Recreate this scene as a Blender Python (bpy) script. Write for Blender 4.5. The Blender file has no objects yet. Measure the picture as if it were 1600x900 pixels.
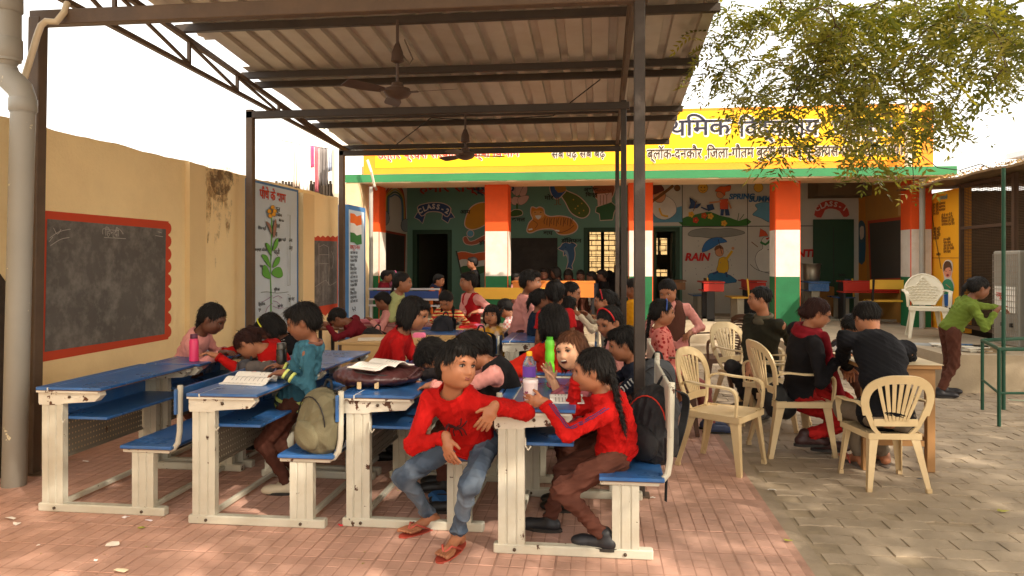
import bpy, bmesh, math, random
import numpy as np
from mathutils import Vector, Matrix

SC = bpy.context.scene
COL = SC.collection
random.seed(7)
RNG = np.random.default_rng(7)
R = math.radians

# ---------------------------------------------------------------- camera
YAW = R(6.8)
CS, SN = math.cos(YAW), math.sin(YAW)
FOC = 1155.0
cam = bpy.data.cameras.new('camera')
cam.sensor_width = 36.0
cam.lens = 36.0 * FOC / 1600.0
cam.shift_y = -(450 - 408) / 1600.0
cam.clip_start = 0.05
cam.clip_end = 2000
camo = bpy.data.objects.new('camera', cam)
COL.objects.link(camo)
camo.location = (0, 0, 1.5)
camo.rotation_euler = (R(90), 0, YAW)
SC.camera = camo

# ---------------------------------------------------------------- light
SUN_DIR = Vector((0.60, -0.50, 0.66)).normalized()          # towards the sun
elev = math.asin(SUN_DIR.z)
azim = math.atan2(SUN_DIR.x, SUN_DIR.y)
w = bpy.data.worlds.new('World')
SC.world = w
w.use_nodes = True
nt = w.node_tree
sky = nt.nodes.new('ShaderNodeTexSky')
sky.sky_type = 'NISHITA'
sky.sun_disc = False
sky.sun_elevation = elev
sky.sun_rotation = azim
sky.dust_density = 6.0
sky.air_density = 1.2
sky.ozone_density = 0.6
tint = nt.nodes.new('ShaderNodeMixRGB')
tint.blend_type = 'MULTIPLY'
tint.inputs[0].default_value = 1.0
tint.inputs[2].default_value = (1.05, 0.97, 0.88, 1)
nt.links.new(sky.outputs[0], tint.inputs[1])
veil = nt.nodes.new('ShaderNodeMixRGB')            # the white winter haze that veils the whole sky evenly
veil.inputs[0].default_value = 0.6
veil.inputs[2].default_value = (9.2, 8.7, 7.9, 1)
nt.links.new(tint.outputs[0], veil.inputs[1])
nt.links.new(veil.outputs[0], nt.nodes['Background'].inputs[0])
nt.nodes['Background'].inputs[1].default_value = 0.15
sl = bpy.data.lights.new('sun', 'SUN')
sl.energy = 2.8
sl.angle = R(0.55)
sl.color = (1.0, 0.89, 0.74)
so = bpy.data.objects.new('sun', sl)
COL.objects.link(so)
so.location = (6, -6, 12)
so.rotation_euler = SUN_DIR.to_track_quat('Z', 'Y').to_euler()
SC.view_settings.view_transform = 'Standard'
SC.view_settings.look = 'None'
SC.view_settings.gamma = 1.0
SC.view_settings.use_curve_mapping = False
SC.view_settings.exposure = 1.2

# ---------------------------------------------------------------- helpers
def W(px, py, d):
    """point seen at pixel (px, py) of the 1600x900 photograph at depth d metres"""
    u = (px - 800) / FOC * d
    z = 1.5 - (py - 408) / FOC * d
    return Vector((u * CS - d * SN, u * SN + d * CS, z))

def G(px, py, z=0.0):
    return W(px, py, FOC * (1.5 - z) / (py - 408))

def onX(px, py, X):
    """point on the plane X = const"""
    k = (px - 800) / FOC
    Y = X * (CS + k * SN) / (k * CS - SN)
    d = -X * SN + Y * CS
    return Vector((X, Y, 1.5 - (py - 408) / FOC * d))

def onY(px, py, Y):
    k = (px - 800) / FOC
    X = Y * (k * CS - SN) / (CS + k * SN)
    d = -X * SN + Y * CS
    return Vector((X, Y, 1.5 - (py - 408) / FOC * d))

def tag(o, label=None, cat=None, group=None, kind=None):
    if label: o['label'] = label
    if cat: o['category'] = cat
    if group: o['group'] = group
    if kind: o['kind'] = kind
    return o

def empty(name, loc=(0, 0, 0), rz=0.0, parent=None):
    o = bpy.data.objects.new(name, None)
    o.empty_display_size = 0.1
    COL.objects.link(o)
    o.location = loc
    o.rotation_euler = (0, 0, rz)
    if parent: o.parent = parent
    return o

def kids(o):
    return [c for c in bpy.data.objects if c.parent == o]

KIDS = {}
def link(o, parent=None):
    COL.objects.link(o)
    if parent is not None:
        o.parent = parent
        KIDS.setdefault(parent.name, []).append(o)
    return o

def copy_tree(o, parent=None):
    c = o.copy()
    link(c, parent)
    for ch in KIDS.get(o.name, []):
        copy_tree(ch, c)
    return c

class MB:
    """collects geometry and links it as one mesh object"""
    def __init__(self):
        self.v = []; self.f = []; self.m = []
    def add(self, vs, fs, mi=0):
        n = len(self.v)
        self.v += [tuple(p) for p in vs]
        self.f += [tuple(i + n for i in f) for f in fs]
        self.m += [mi] * len(fs)
        return self
    def box(self, x0, x1, y0, y1, z0, z1, mi=0, M=None):
        p = [(x0, y0, z0), (x1, y0, z0), (x1, y1, z0), (x0, y1, z0),
             (x0, y0, z1), (x1, y0, z1), (x1, y1, z1), (x0, y1, z1)]
        if M is not None: p = [M @ Vector(q) for q in p]
        return self.add(p, [(0, 3, 2, 1), (4, 5, 6, 7), (0, 1, 5, 4), (1, 2, 6, 5), (2, 3, 7, 6), (3, 0, 4, 7)], mi)
    def rbox(self, x0, x1, y0, y1, z0, z1, b=0.005, mi=0, M=None):
        """box with chamfered vertical and top edges"""
        def ring(x0, x1, y0, y1, b, z):
            return [(x0 + b, y0, z), (x1 - b, y0, z), (x1, y0 + b, z), (x1, y1 - b, z),
                    (x1 - b, y1, z), (x0 + b, y1, z), (x0, y1 - b, z), (x0, y0 + b, z)]
        rs = [ring(x0 + b, x1 - b, y0 + b, y1 - b, b * .6, z0), ring(x0, x1, y0, y1, b, z0 + b),
              ring(x0, x1, y0, y1, b, z1 - b), ring(x0 + b, x1 - b, y0 + b, y1 - b, b * .6, z1)]
        p = [q for r in rs for q in r]
        if M is not None: p = [M @ Vector(q) for q in p]
        fs = [tuple(range(7, -1, -1)), tuple(range(24, 32))]
        for k in range(3):
            for i in range(8):
                j = (i + 1) % 8
                fs.append((k * 8 + i, k * 8 + j, k * 8 + 8 + j, k * 8 + 8 + i))
        return self.add(p, fs, mi)
    def tube(self, pts, r, n=8, mi=0, cap=True):
        pts = [Vector(p) for p in pts]
        if not hasattr(r, '__len__'): r = [r] * len(pts)
        vs = []; up = None
        for i, p in enumerate(pts):
            a = pts[max(i - 1, 0)]; b = pts[min(i + 1, len(pts) - 1)]
            t = (b - a)
            if t.length < 1e-9: t = Vector((0, 0, 1))
            t.normalize()
            if up is None:
                up = Vector((0, 0, 1)) if abs(t.z) < .9 else Vector((1, 0, 0))
            s = t.cross(up)
            if s.length < 1e-6: s = t.cross(Vector((0, 1, 0)))
            s.normalize(); up = s.cross(t)
            for k in range(n):
                a_ = 2 * math.pi * (k + .5) / n
                vs.append(p + (s * math.cos(a_) + up * math.sin(a_)) * r[i])
        fs = []
        for i in range(len(pts) - 1):
            for k in range(n):
                j = (k + 1) % n
                fs.append((i * n + k, i * n + j, (i + 1) * n + j, (i + 1) * n + k))
        if cap:
            fs.append(tuple(range(n - 1, -1, -1)))
            fs.append(tuple((len(pts) - 1) * n + k for k in range(n)))
        return self.add(vs, fs, mi)
    def bar(self, a, b, w=.05, h=.05, mi=0, up=(0, 0, 1)):
        a = Vector(a); b = Vector(b)
        t = (b - a).normalized(); up = Vector(up)
        if abs(t.dot(up)) > .97: up = Vector((0, 1, 0))
        s = t.cross(up).normalized(); u = s.cross(t)
        p = []
        for q in (a, b):
            p += [q - s * w / 2 - u * h / 2, q + s * w / 2 - u * h / 2, q + s * w / 2 + u * h / 2, q - s * w / 2 + u * h / 2]
        return self.add(p, [(0, 1, 2, 3), (7, 6, 5, 4), (0, 4, 5, 1), (1, 5, 6, 2), (2, 6, 7, 3), (3, 7, 4, 0)], mi)
    def lathe(self, prof, n=16, c=(0, 0, 0), mi=0, M=None):
        """prof: list of (radius, z)"""
        vs = []
        for r, z in prof:
            for k in range(n):
                a = 2 * math.pi * k / n
                q = Vector((c[0] + r * math.cos(a), c[1] + r * math.sin(a), c[2] + z))
                vs.append(M @ q if M is not None else q)
        fs = []
        for i in range(len(prof) - 1):
            for k in range(n):
                j = (k + 1) % n
                fs.append((i * n + k, i * n + j, (i + 1) * n + j, (i + 1) * n + k))
        fs.append(tuple(range(n - 1, -1, -1)))
        fs.append(tuple((len(prof) - 1) * n + k for k in range(n)))
        return self.add(vs, fs, mi)
    def prism(self, poly, t0, t1, M=None, mi=0):
        """polygon of (x, z) extruded along y from t0 to t1"""
        n = len(poly)
        p = [(x, t0, z) for x, z in poly] + [(x, t1, z) for x, z in poly]
        if M is not None: p = [M @ Vector(q) for q in p]
        fs = [tuple(range(n)), tuple(range(2 * n - 1, n - 1, -1))]
        for i in range(n):
            j = (i + 1) % n
            fs.append((i, i + n, j + n, j))
        return self.add(p, fs, mi)
    def ell(self, c, r, n=10, m=7, mi=0, M=None):
        vs = []; fs = []
        for i in range(m + 1):
            th = math.pi * i / m
            for k in range(n):
                a = 2 * math.pi * k / n
                q = Vector((c[0] + r[0] * math.sin(th) * math.cos(a), c[1] + r[1] * math.sin(th) * math.sin(a), c[2] + r[2] * math.cos(th)))
                vs.append(M @ q if M is not None else q)
        for i in range(m):
            for k in range(n):
                j = (k + 1) % n
                fs.append((i * n + k, (i + 1) * n + k, (i + 1) * n + j, i * n + j))
        return self.add(vs, fs, mi)
    def mesh(self, name, mats):
        me = bpy.data.meshes.new(name)
        me.from_pydata(self.v, [], self.f)
        if not isinstance(mats, (list, tuple)): mats = [mats]
        for m in mats: me.materials.append(m)
        if len(mats) > 1: me.polygons.foreach_set('material_index', self.m)
        return me
    def build(self, name, mats, parent=None, smooth=False, loc=None, bevel=0):
        me = self.mesh(name, mats)
        if bevel:
            bm = bmesh.new(); bm.from_mesh(me)
            bmesh.ops.bevel(bm, geom=list(bm.edges), offset=bevel, segments=1, affect='EDGES', clamp_overlap=True)
            bm.to_mesh(me); bm.free()
        if smooth:
            me.polygons.foreach_set('use_smooth', [True] * len(me.polygons))
        o = bpy.data.objects.new(name, me)
        if loc is not None: o.location = loc
        link(o, parent)
        return o

def smooth_by_angle(o, ang=40):
    me = o.data
    me.polygons.foreach_set('use_smooth', [True] * len(me.polygons))
    try: me.set_sharp_from_angle(angle=R(ang))
    except Exception: pass
    return o

# ---------------------------------------------------------------- materials
MATS = {}
def srgb(r, g, b):
    f = lambda c: (c / 255) / 12.92 if c / 255 <= .04045 else ((c / 255 + .055) / 1.055) ** 2.4
    return (f(r), f(g), f(b))

def mat(name, col, rough=.7, var=.12, vs=6.0, bump=0.0, bs=60.0, chips=None, chip_amt=.6, chip_scale=14.0, spec=.4, metal=0.0,
        dirt=None, dirt_amt=.5, dirt_scale=2.2, coat=0.0, stretch=None, sss=0.0, alpha=1.0, trans=0.0, ior=1.45, zdirt=None, crd='pos'):
    if name in MATS: return MATS[name]
    m = bpy.data.materials.new(name)
    m.use_nodes = True
    nt = m.node_tree; N = nt.nodes; L = nt.links
    b = N['Principled BSDF']
    b.inputs['Roughness'].default_value = rough
    b.inputs['Metallic'].default_value = metal
    b.inputs['Specular IOR Level'].default_value = spec
    if coat: b.inputs['Coat Weight'].default_value = coat
    if sss:
        b.inputs['Subsurface Weight'].default_value = sss
        b.inputs['Subsurface Radius'].default_value = (.02, .008, .004)
    if trans:
        b.inputs['Transmission Weight'].default_value = trans
        b.inputs['IOR'].default_value = ior
    if alpha < 1: b.inputs['Alpha'].default_value = alpha
    geo = N.new('ShaderNodeNewGeometry')
    src = geo.outputs['Position']
    if crd == 'obj':
        tc = N.new('ShaderNodeTexCoord'); src = tc.outputs['Object']
    if stretch:
        mp = N.new('ShaderNodeMapping'); mp.inputs['Scale'].default_value = stretch
        L.new(src, mp.inputs['Vector']); src = mp.outputs[0]
    def noise(scale, detail=4, rough_=.6, off=0):
        n = N.new('ShaderNodeTexNoise'); n.inputs['Scale'].default_value = scale
        n.inputs['Detail'].default_value = detail; n.inputs['Roughness'].default_value = rough_
        if off:
            a = N.new('ShaderNodeVectorMath'); a.operation = 'ADD'; a.inputs[1].default_value = (off, off * .7, off * 1.3)
            L.new(src, a.inputs[0]); L.new(a.outputs[0], n.inputs['Vector'])
        else: L.new(src, n.inputs['Vector'])
        return n
    def ramp(fac, a, b_, c0=(0, 0, 0, 1), c1=(1, 1, 1, 1)):
        r = N.new('ShaderNodeValToRGB'); r.color_ramp.elements[0].position = a; r.color_ramp.elements[1].position = b_
        r.color_ramp.elements[0].color = c0; r.color_ramp.elements[1].color = c1
        L.new(fac, r.inputs[0]); return r
    def mix(fac, c1, c2, bt='MIX'):
        x = N.new('ShaderNodeMixRGB'); x.blend_type = bt
        if isinstance(fac, (int, float)): x.inputs[0].default_value = fac
        else: L.new(fac, x.inputs[0])
        for i, c in ((1, c1), (2, c2)):
            if isinstance(c, tuple): x.inputs[i].default_value = (*c[:3], 1)
            else: L.new(c, x.inputs[i])
        return x.outputs[0]
    n1 = noise(vs)
    lo = tuple(c * (1 - var) for c in col); hi = tuple(min(1, c * (1 + var)) for c in col)
    r1 = ramp(n1.outputs[0], .3, .7)
    c = mix(r1.outputs[0], lo, hi)
    rsock = None
    if dirt:
        n2 = noise(dirt_scale, 6, .7, 3.1)
        r2 = ramp(n2.outputs[0], .45, .8)
        f = N.new('ShaderNodeMath'); f.operation = 'MULTIPLY'; f.inputs[1].default_value = dirt_amt
        L.new(r2.outputs[0], f.inputs[0])
        c = mix(f.outputs[0], c, dirt)
    if zdirt:            # (colour, z0, z1, strength): grime rising from the ground
        sp = N.new('ShaderNodeSeparateXYZ'); L.new(geo.outputs['Position'], sp.inputs[0])
        n4 = noise(5, 5, .7, 9)
        ma = N.new('ShaderNodeMath'); ma.operation = 'MULTIPLY_ADD'; ma.inputs[1].default_value = -.5; L.new(n4.outputs[0], ma.inputs[0]); L.new(sp.outputs[2], ma.inputs[2])
        r4 = N.new('ShaderNodeMapRange'); r4.inputs[1].default_value = zdirt[1] - .25; r4.inputs[2].default_value = zdirt[2] - .25
        r4.inputs[3].default_value = zdirt[3]; r4.inputs[4].default_value = 0; L.new(ma.outputs[0], r4.inputs[0])
        c = mix(r4.outputs[0], c, zdirt[0])
    if chips:
        n3 = noise(chip_scale, 5, .65, 7.7)
        r3 = ramp(n3.outputs[0], chip_amt, chip_amt + .015)
        c = mix(r3.outputs[0], c, chips)
    L.new(c, b.inputs['Base Color'])
    rn = N.new('ShaderNodeMapRange'); rn.inputs[3].default_value = max(.05, rough - .12); rn.inputs[4].default_value = min(1, rough + .12)
    L.new(n1.outputs[0], rn.inputs[0]); L.new(rn.outputs[0], b.inputs['Roughness'])
    if bump:
        nb = noise(bs, 5, .6)
        bp = N.new('ShaderNodeBump'); bp.inputs['Strength'].default_value = min(1, bump); bp.inputs['Distance'].default_value = .01 * max(1, bump)
        L.new(nb.outputs[0], bp.inputs['Height']); L.new(bp.outputs[0], b.inputs['Normal'])
    MATS[name] = m
    return m

import re
def shape_hindi(t):
    return re.sub('((?:[\u0915-\u0939\u0958-\u095f]\u093c?\u094d)*[\u0915-\u0939\u0958-\u095f]\u093c?)\u093f', '\u093f\\1', t)
def text_obj(body, size, M, m, name='lettering', parent=None, bold=0.0, depth=0.002, align='LEFT', res=2, sx=1.0, kind=None, shear=0.0, spacing=1.0):
    cu = bpy.data.curves.new('text_tmp', 'FONT')
    cu.body = shape_hindi(body); cu.size = size; cu.align_x = align; cu.resolution_u = res
    cu.offset = bold; cu.extrude = depth; cu.shear = shear; cu.space_character = spacing
    tmp = bpy.data.objects.new('text_tmp', cu); COL.objects.link(tmp)
    bpy.context.view_layer.update()
    me = bpy.data.meshes.new_from_object(tmp)
    bpy.data.objects.remove(tmp); bpy.data.curves.remove(cu)
    me.name = name
    me.transform(Matrix.Diagonal((sx, 1, 1, 1)))
    me.transform(M)
    me.materials.clear(); me.materials.append(m)
    o = bpy.data.objects.new(name, me)
    link(o, parent)
    return o

def frameM(origin, xdir, ydir):
    x = Vector(xdir).normalized(); y = Vector(ydir).normalized(); z = x.cross(y)
    M = Matrix((x, y, z)).transposed().to_4x4()
    M.translation = Vector(origin)
    return M
WORLDP = {}
def thing(name, label, cat, loc=(0, 0, 0), rz=0.0, group=None, world=True, kind=None):
    """an Empty at the thing's base; its parts are given in world coordinates when world is True"""
    o = empty(name, loc, rz)
    if world: WORLDP[o.name] = (Matrix.Translation(Vector(loc)) @ Matrix.Rotation(rz, 4, 'Z')).inverted()
    return tag(o, label, cat, group, kind)
_link0 = link
def link(o, parent=None):
    _link0(o, parent)
    if parent is not None and parent.name in WORLDP:
        o.matrix_parent_inverse = WORLDP[parent.name]
    return o
# ================================================================ materials of the place
M_tile = mat('red_tile', srgb(192, 150, 132), .75, .12, 3.5, .25, 140, dirt=srgb(154, 124, 106), dirt_amt=.7, dirt_scale=2.0)
M_joint = mat('joint_sand', srgb(168, 130, 113), .95, .2, 8, .3, 80)
M_paver = mat('grey_paver', srgb(158, 142, 122), .85, .12, 4.0, .5, 90, dirt=srgb(128, 112, 90), dirt_amt=.7, dirt_scale=1.2)
M_sand = mat('paver_joint', srgb(146, 130, 108), .95, .2, 8, .3, 80)
M_cement = mat('cement', srgb(150, 134, 114), .85, .15, 3, .4, 60)
def random_tint(m, amt):
    """each piece a little lighter or darker than its neighbour"""
    nt = m.node_tree; b = nt.nodes['Principled BSDF']; lk = b.inputs['Base Color'].links[0]
    oi = nt.nodes.new('ShaderNodeObjectInfo'); gm = nt.nodes.new('ShaderNodeNewGeometry')
    ad = nt.nodes.new('ShaderNodeMath'); ad.operation = 'ADD'
    nt.links.new(oi.outputs['Random'], ad.inputs[0]); nt.links.new(gm.outputs['Random Per Island'], ad.inputs[1])
    fr = nt.nodes.new('ShaderNodeMath'); fr.operation = 'FRACT'; nt.links.new(ad.outputs[0], fr.inputs[0])
    mr = nt.nodes.new('ShaderNodeMapRange'); mr.inputs[3].default_value = 1 - amt; mr.inputs[4].default_value = 1 + amt
    nt.links.new(fr.outputs[0], mr.inputs[0])
    mx = nt.nodes.new('ShaderNodeMixRGB'); mx.blend_type = 'MULTIPLY'; mx.inputs[0].default_value = 1
    nt.links.new(lk.from_socket, mx.inputs[1]); nt.links.new(mr.outputs[0], mx.inputs[2])
    nt.links.new(mx.outputs[0], b.inputs['Base Color'])
random_tint(M_tile, .06); random_tint(M_paver, .08)

# ---------------------------------------------------------------- ground
gb = MB(); gb.add([(-300, -300, -.06), (300, -300, -.06), (300, 500, -.06), (-300, 500, -.06)], [(0, 1, 2, 3)])
tag(gb.build('ground', mat('earth', srgb(140, 118, 92), .95, .2, .6, .4, 20)), kind='structure')

TS = .30
def lerp(a, b, t): return a + (b - a) * t
def tile_geo(mb, x, y, dz=0.0, tx=0.0, ty=0.0):
    """a ribbed floor tile: four raised bars with grooves between"""
    g = .0035; n = 4; wd = (TS - 2 * g) / n
    for i in range(n):
        x0 = x + g + i * wd + .0006; x1 = x + g + (i + 1) * wd - .0006
        y0 = y + g; y1 = y + TS - g
        c = .0025
        z = lambda a, b: dz + (a - x) * tx + (b - y) * ty
        zt = 0.0
        yb_, yt_ = y0, y1
        for q in range(3):
          y0 = lerp(yb_, yt_, q / 3) + .0004; y1 = lerp(yb_, yt_, (q + 1) / 3) - .0004
          vs = [(x0, y0, -.012 + z(x0, y0)), (x1, y0, -.012 + z(x1, y0)), (x1, y1, -.012 + z(x1, y1)), (x0, y1, -.012 + z(x0, y1)),
              (x0 + c, y0 + c, zt + z(x0, y0)), (x1 - c, y0 + c, zt + z(x1, y0)), (x1 - c, y1 - c, zt + z(x1, y1)), (x0 + c, y1 - c, zt + z(x0, y1))]
          mb.add(vs, [(4, 5, 6, 7), (0, 1, 5, 4), (1, 2, 6, 5), (2, 3, 7, 6), (3, 0, 4, 7)])
fl = MB(); fl.box(-4.13, 1.02, 1.2, 13.2, -.05, -.0022)
tf = tag(fl.build('tiled_floor', M_joint), kind='structure')
tm = MB(); tile_geo(tm, 0, 0); TILE = tm.mesh('tile', M_tile)
cells = [(-4.12 + i * TS, 1.8 + j * TS) for i in range(17) for j in range(38)]
def vis_size(x, y):
    d = -x * SN + y * CS
    if d < 2.6: return 0
    u = x * CS + y * SN
    if abs(u / d) > .76: return 0
    return 1 / d
cells.sort(key=lambda c: -vis_size(c[0] + .15, c[1] + .15))
near = [c for c in cells if vis_size(c[0] + .15, c[1] + .15) > 0][:290]
ns = set(near)
for (x, y) in near:
    o = bpy.data.objects.new('tile', TILE); o.location = (x, y, random.uniform(-.0015, .0015))
    o.rotation_euler = (random.uniform(-.004, .004), random.uniform(-.004, .004), 0)
    link(o, tf)
tm = MB()
for c in cells:
    if c not in ns: tile_geo(tm, c[0], c[1], random.uniform(-.0015, .0015), random.uniform(-.004, .004), random.uniform(-.004, .004))
tag(tm.build('tiling', M_tile, tf), kind='stuff')

pf = MB(); pf.box(1.02, 1.10, 1.2, 13.2, -.05, -.004)
tag(pf.build('cement_strip', M_cement), kind='structure')
pf = MB(); pf.box(1.10, 9.0, 1.2, 13.2, -.05, -.0042)
pv = tag(pf.build('paved_yard', M_sand), kind='structure')
PL, PWD = .245, .135
def paver_geo(mb, x, y, z=0.0):
    a = .012; g = .0017
    xs = [0, PL / 4, PL / 2, 3 * PL / 4, PL]
    bot = [(x + min(max(t, g), PL - g), y + g + (a if i % 2 else 0)) for i, t in enumerate(xs)]
    top = [(x + min(max(t, g), PL - g), y + PWD - g + (a if i % 2 else 0)) for i, t in enumerate(xs)]
    poly = bot + top[::-1]; n = len(poly)
    cx = x + PL / 2; cy = y + PWD / 2 + a / 2
    vs = [(p[0], p[1], -.02 + z) for p in poly] + [(p[0] * .97 + cx * .03, p[1] * .95 + cy * .05, z) for p in poly]
    fs = [(n, n + 1, n + 8, n + 9), (n + 1, n + 2, n + 7, n + 8), (n + 2, n + 3, n + 6, n + 7), (n + 3, n + 4, n + 5, n + 6)]
    fs += [(i, (i + 1) % n, n + (i + 1) % n, n + i) for i in range(n)]
    mb.add(vs, fs)
pm = MB(); paver_geo(pm, 0, 0); PAVER = pm.mesh('paver', M_paver)
cells = []
for j in range(101):
    for i in range(37):
        x = 1.12 + i * PL + (PL / 2 if j % 2 else 0); y = 2.2 + j * PWD
        if x > 8: continue
        cells.append((x, y))
cells.sort(key=lambda c: -vis_size(c[0] + .1, c[1] + .05))
near = [c for c in cells if vis_size(c[0] + .1, c[1] + .05) > 0][:290]; ns = set(near)
for (x, y) in near:
    o = bpy.data.objects.new('paver', PAVER); o.location = (x, y, random.uniform(-.003, .003))
    o.rotation_euler = (random.uniform(-.012, .012), random.uniform(-.012, .012), random.uniform(-.01, .01)); link(o, pv)
pm = MB()
for c in cells:
    if c not in ns: paver_geo(pm, c[0], c[1], random.uniform(-.003, .003))
tag(pm.build('paver_rows', M_paver, pv), kind='stuff')

# ================================================================ flat wall paintings
def crom(pts, n=4, closed=True):
    out = []; m = len(pts)
    for i in range(m if closed else m - 1):
        p0 = pts[(i - 1) % m] if closed or i > 0 else pts[0]; p1 = pts[i]; p2 = pts[(i + 1) % m]; p3 = pts[(i + 2) % m] if closed or i < m - 2 else pts[-1]
        for k in range(n):
            t = k / n
            out.append(tuple(.5 * ((2 * p1[a]) + (-p0[a] + p2[a]) * t + (2 * p0[a] - 5 * p1[a] + 4 * p2[a] - p3[a]) * t * t + (-p0[a] + 3 * p1[a] - 3 * p2[a] + p3[a]) * t ** 3) for a in (0, 1)))
    if not closed: out.append(pts[-1])
    return out
class Mural:
    """flat painted shapes, each paint layer a hair in front of the one below"""
    def __init__(self, conv, normal):
        self.c = conv; self.n = Vector(normal); self.v = []; self.f = []; self.m = []; self.mats = []; self.lay = 0
    def _mi(self, m):
        if m not in self.mats: self.mats.append(m)
        return self.mats.index(m)
    def poly(self, pts, m, smooth=0, outline=None, ow=1.0, lift=1):
        if smooth: pts = crom(pts, smooth)
        if outline is not None:
            A = sum(pts[i][0] * pts[(i + 1) % len(pts)][1] - pts[(i + 1) % len(pts)][0] * pts[i][1] for i in range(len(pts)))
            s = 1 if A > 0 else -1; o = []
            for i in range(len(pts)):
                a = pts[i - 1]; b = pts[(i + 1) % len(pts)]
                dx, dy = b[0] - a[0], b[1] - a[1]; l = math.hypot(dx, dy) or 1
                o.append((pts[i][0] + s * dy / l * ow, pts[i][1] - s * dx / l * ow))
            self._add(o, outline)
        self._add(pts, m)
        return self
    def _add(self, pts, m):
        self.lay += 1
        off = self.n * (.004 + .0007 * self.lay)
        n = len(self.v)
        P = [self.c(*p) + off for p in pts]
        from mathutils.geometry import tessellate_polygon
        for t in tessellate_polygon([[Vector((p[0], p[1], 0)) for p in pts]]):
            self.f.append(tuple(n + i for i in t)); self.m.append(self._mi(m))
        self.v += P
    def line(self, pts, wd, m, smooth=0):
        if smooth: pts = crom(pts, smooth, False)
        self.lay += 1
        off = self.n * (.004 + .0007 * self.lay); n = len(self.v)
        for i, p in enumerate(pts):
            a = pts[max(0, i - 1)]; b = pts[min(len(pts) - 1, i + 1)]
            dx, dy = b[0] - a[0], b[1] - a[1]; l = math.hypot(dx, dy) or 1
            nx, ny = -dy / l * wd / 2, dx / l * wd / 2
            self.v += [self.c(p[0] + nx, p[1] + ny) + off, self.c(p[0] - nx, p[1] - ny) + off]
        for i in range(len(pts) - 1):
            self.f.append((n + 2 * i, n + 2 * i + 1, n + 2 * i + 3, n + 2 * i + 2)); self.m.append(self._mi(m))
        return self
    def disc(self, x, y, r, m, outline=None, ow=1, n=16, ry=None):
        ry = ry or r
        return self.poly([(x + r * math.cos(2 * math.pi * i / n), y + ry * math.sin(2 * math.pi * i / n)) for i in range(n)], m, 0, outline, ow)
    def build(self, name, parent):
        me = bpy.data.meshes.new(name); me.from_pydata([tuple(p) for p in self.v], [], self.f)
        for m in self.mats: me.materials.append(m)
        me.polygons.foreach_set('material_index', self.m)
        # all faces look along the wall normal
        me.update()
        o = bpy.data.objects.new(name, me); link(o, parent); return o
def P(r, g, b):
    return mat('paint_%02x%02x%02x' % (r, g, b), srgb(r, g, b), .75, .07, 5)
BLK = P(28, 26, 28); WHT = P(225, 222, 214); RED = P(196, 60, 36); BLU = P(60, 110, 160); GRN = P(60, 120, 60)

# ================================================================ left boundary wall
XW = -4.12
M_wall = mat('cream_wall', srgb(248, 222, 168), .85, .04, 1.2, .5, 45, dirt=srgb(206, 170, 118), dirt_amt=.35, dirt_scale=.9, zdirt=(srgb(120, 92, 62), 0.0, .5, .55))
M_wall2 = mat('pale_wall', srgb(232, 204, 152), .85, .05, 1.2, .4, 45, zdirt=(srgb(130, 100, 70), 0.0, .4, .5))
bw = thing('boundary_wall', 'long cream plastered boundary wall at left carrying the blackboards', 'wall', (XW - .1, 6, 0))
def rough_wall(y0, y1, x0, x1, h, mb, n=None):
    n = n or max(2, int((y1 - y0) / .12)); vs = []; fs = []
    for i in range(n + 1):
        y = y0 + (y1 - y0) * i / n; z = h + random.uniform(-.007, .007) + .005 * math.sin(i * .7)
        vs += [(x1, y, -.03), (x1, y, z), (x0, y, z + random.uniform(-.01, .01)), (x0, y, -.03)]
    for i in range(n):
        a = i * 4; b = a + 4
        fs += [(a, b, b + 1, a + 1), (a + 1, b + 1, b + 2, a + 2), (a + 2, b + 2, b + 3, a + 3)]
    fs += [(0, 1, 2, 3), (n * 4 + 3, n * 4 + 2, n * 4 + 1, n * 4)]
    mb.add(vs, fs)
mb = MB(); rough_wall(-3, 11.3, XW - .23, XW, 2.50, mb); mb.build('wall', M_wall, bw)
mb = MB(); mb.box(XW, XW + .05, 6.95, 7.25, -.03, 2.49); mb.build('pilaster', M_wall2, bw)
mb = MB(); mb.box(XW, XW + .08, 9.72, 10.12, -.03, 2.44); mb.build('pilaster', M_wall2, bw)
# damp stain and broken plaster
def ragged(m, lo, hi, scale):
    nt = m.node_tree; b_ = nt.nodes['Principled BSDF']; n = nt.nodes.new('ShaderNodeTexNoise'); n.inputs['Scale'].default_value = scale; n.inputs['Detail'].default_value = 7; n.inputs['Roughness'].default_value = .7
    g = nt.nodes.new('ShaderNodeNewGeometry'); nt.links.new(g.outputs['Position'], n.inputs['Vector']); r = nt.nodes.new('ShaderNodeMapRange'); r.inputs[1].default_value = lo; r.inputs[2].default_value = hi
    nt.links.new(n.outputs[0], r.inputs[0]); nt.links.new(r.outputs[0], b_.inputs['Alpha'])
mm = Mural(lambda x, y: onX(x, y, XW), (1, 0, 0))
M_stain = mat('damp_stain', srgb(120, 96, 66), .9, .2, 6, .6, 60); M_stain2 = mat('damp_run', srgb(176, 144, 98), .9, .15, 6)
M_runs = MATS['damp_run']
for r_ in ([(322, 300), (330, 296), (328, 350), (323, 380)], [(333, 300), (348, 300), (343, 360), (336, 420), (334, 360)], [(350, 300), (362, 290), (360, 340), (354, 372)], [(322, 258), (368, 268), (368, 300), (345, 316), (324, 300)]): mm.poly(r_, M_runs, 4)
mm.poly([(327, 262), (340, 265), (361, 270), (362, 288), (352, 303), (338, 304), (329, 290)], M_stain, 4)
ragged(M_stain, .42, .62, 9); ragged(M_stain2, .45, .75, 6)
mm.build('damp_stain', bw)
mm = Mural(lambda x, y: onX(x, y, XW), (1, 0, 0))
M_plast = mat('broken_plaster', srgb(70, 58, 48), .95, .3, 12, .8, 60)
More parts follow.
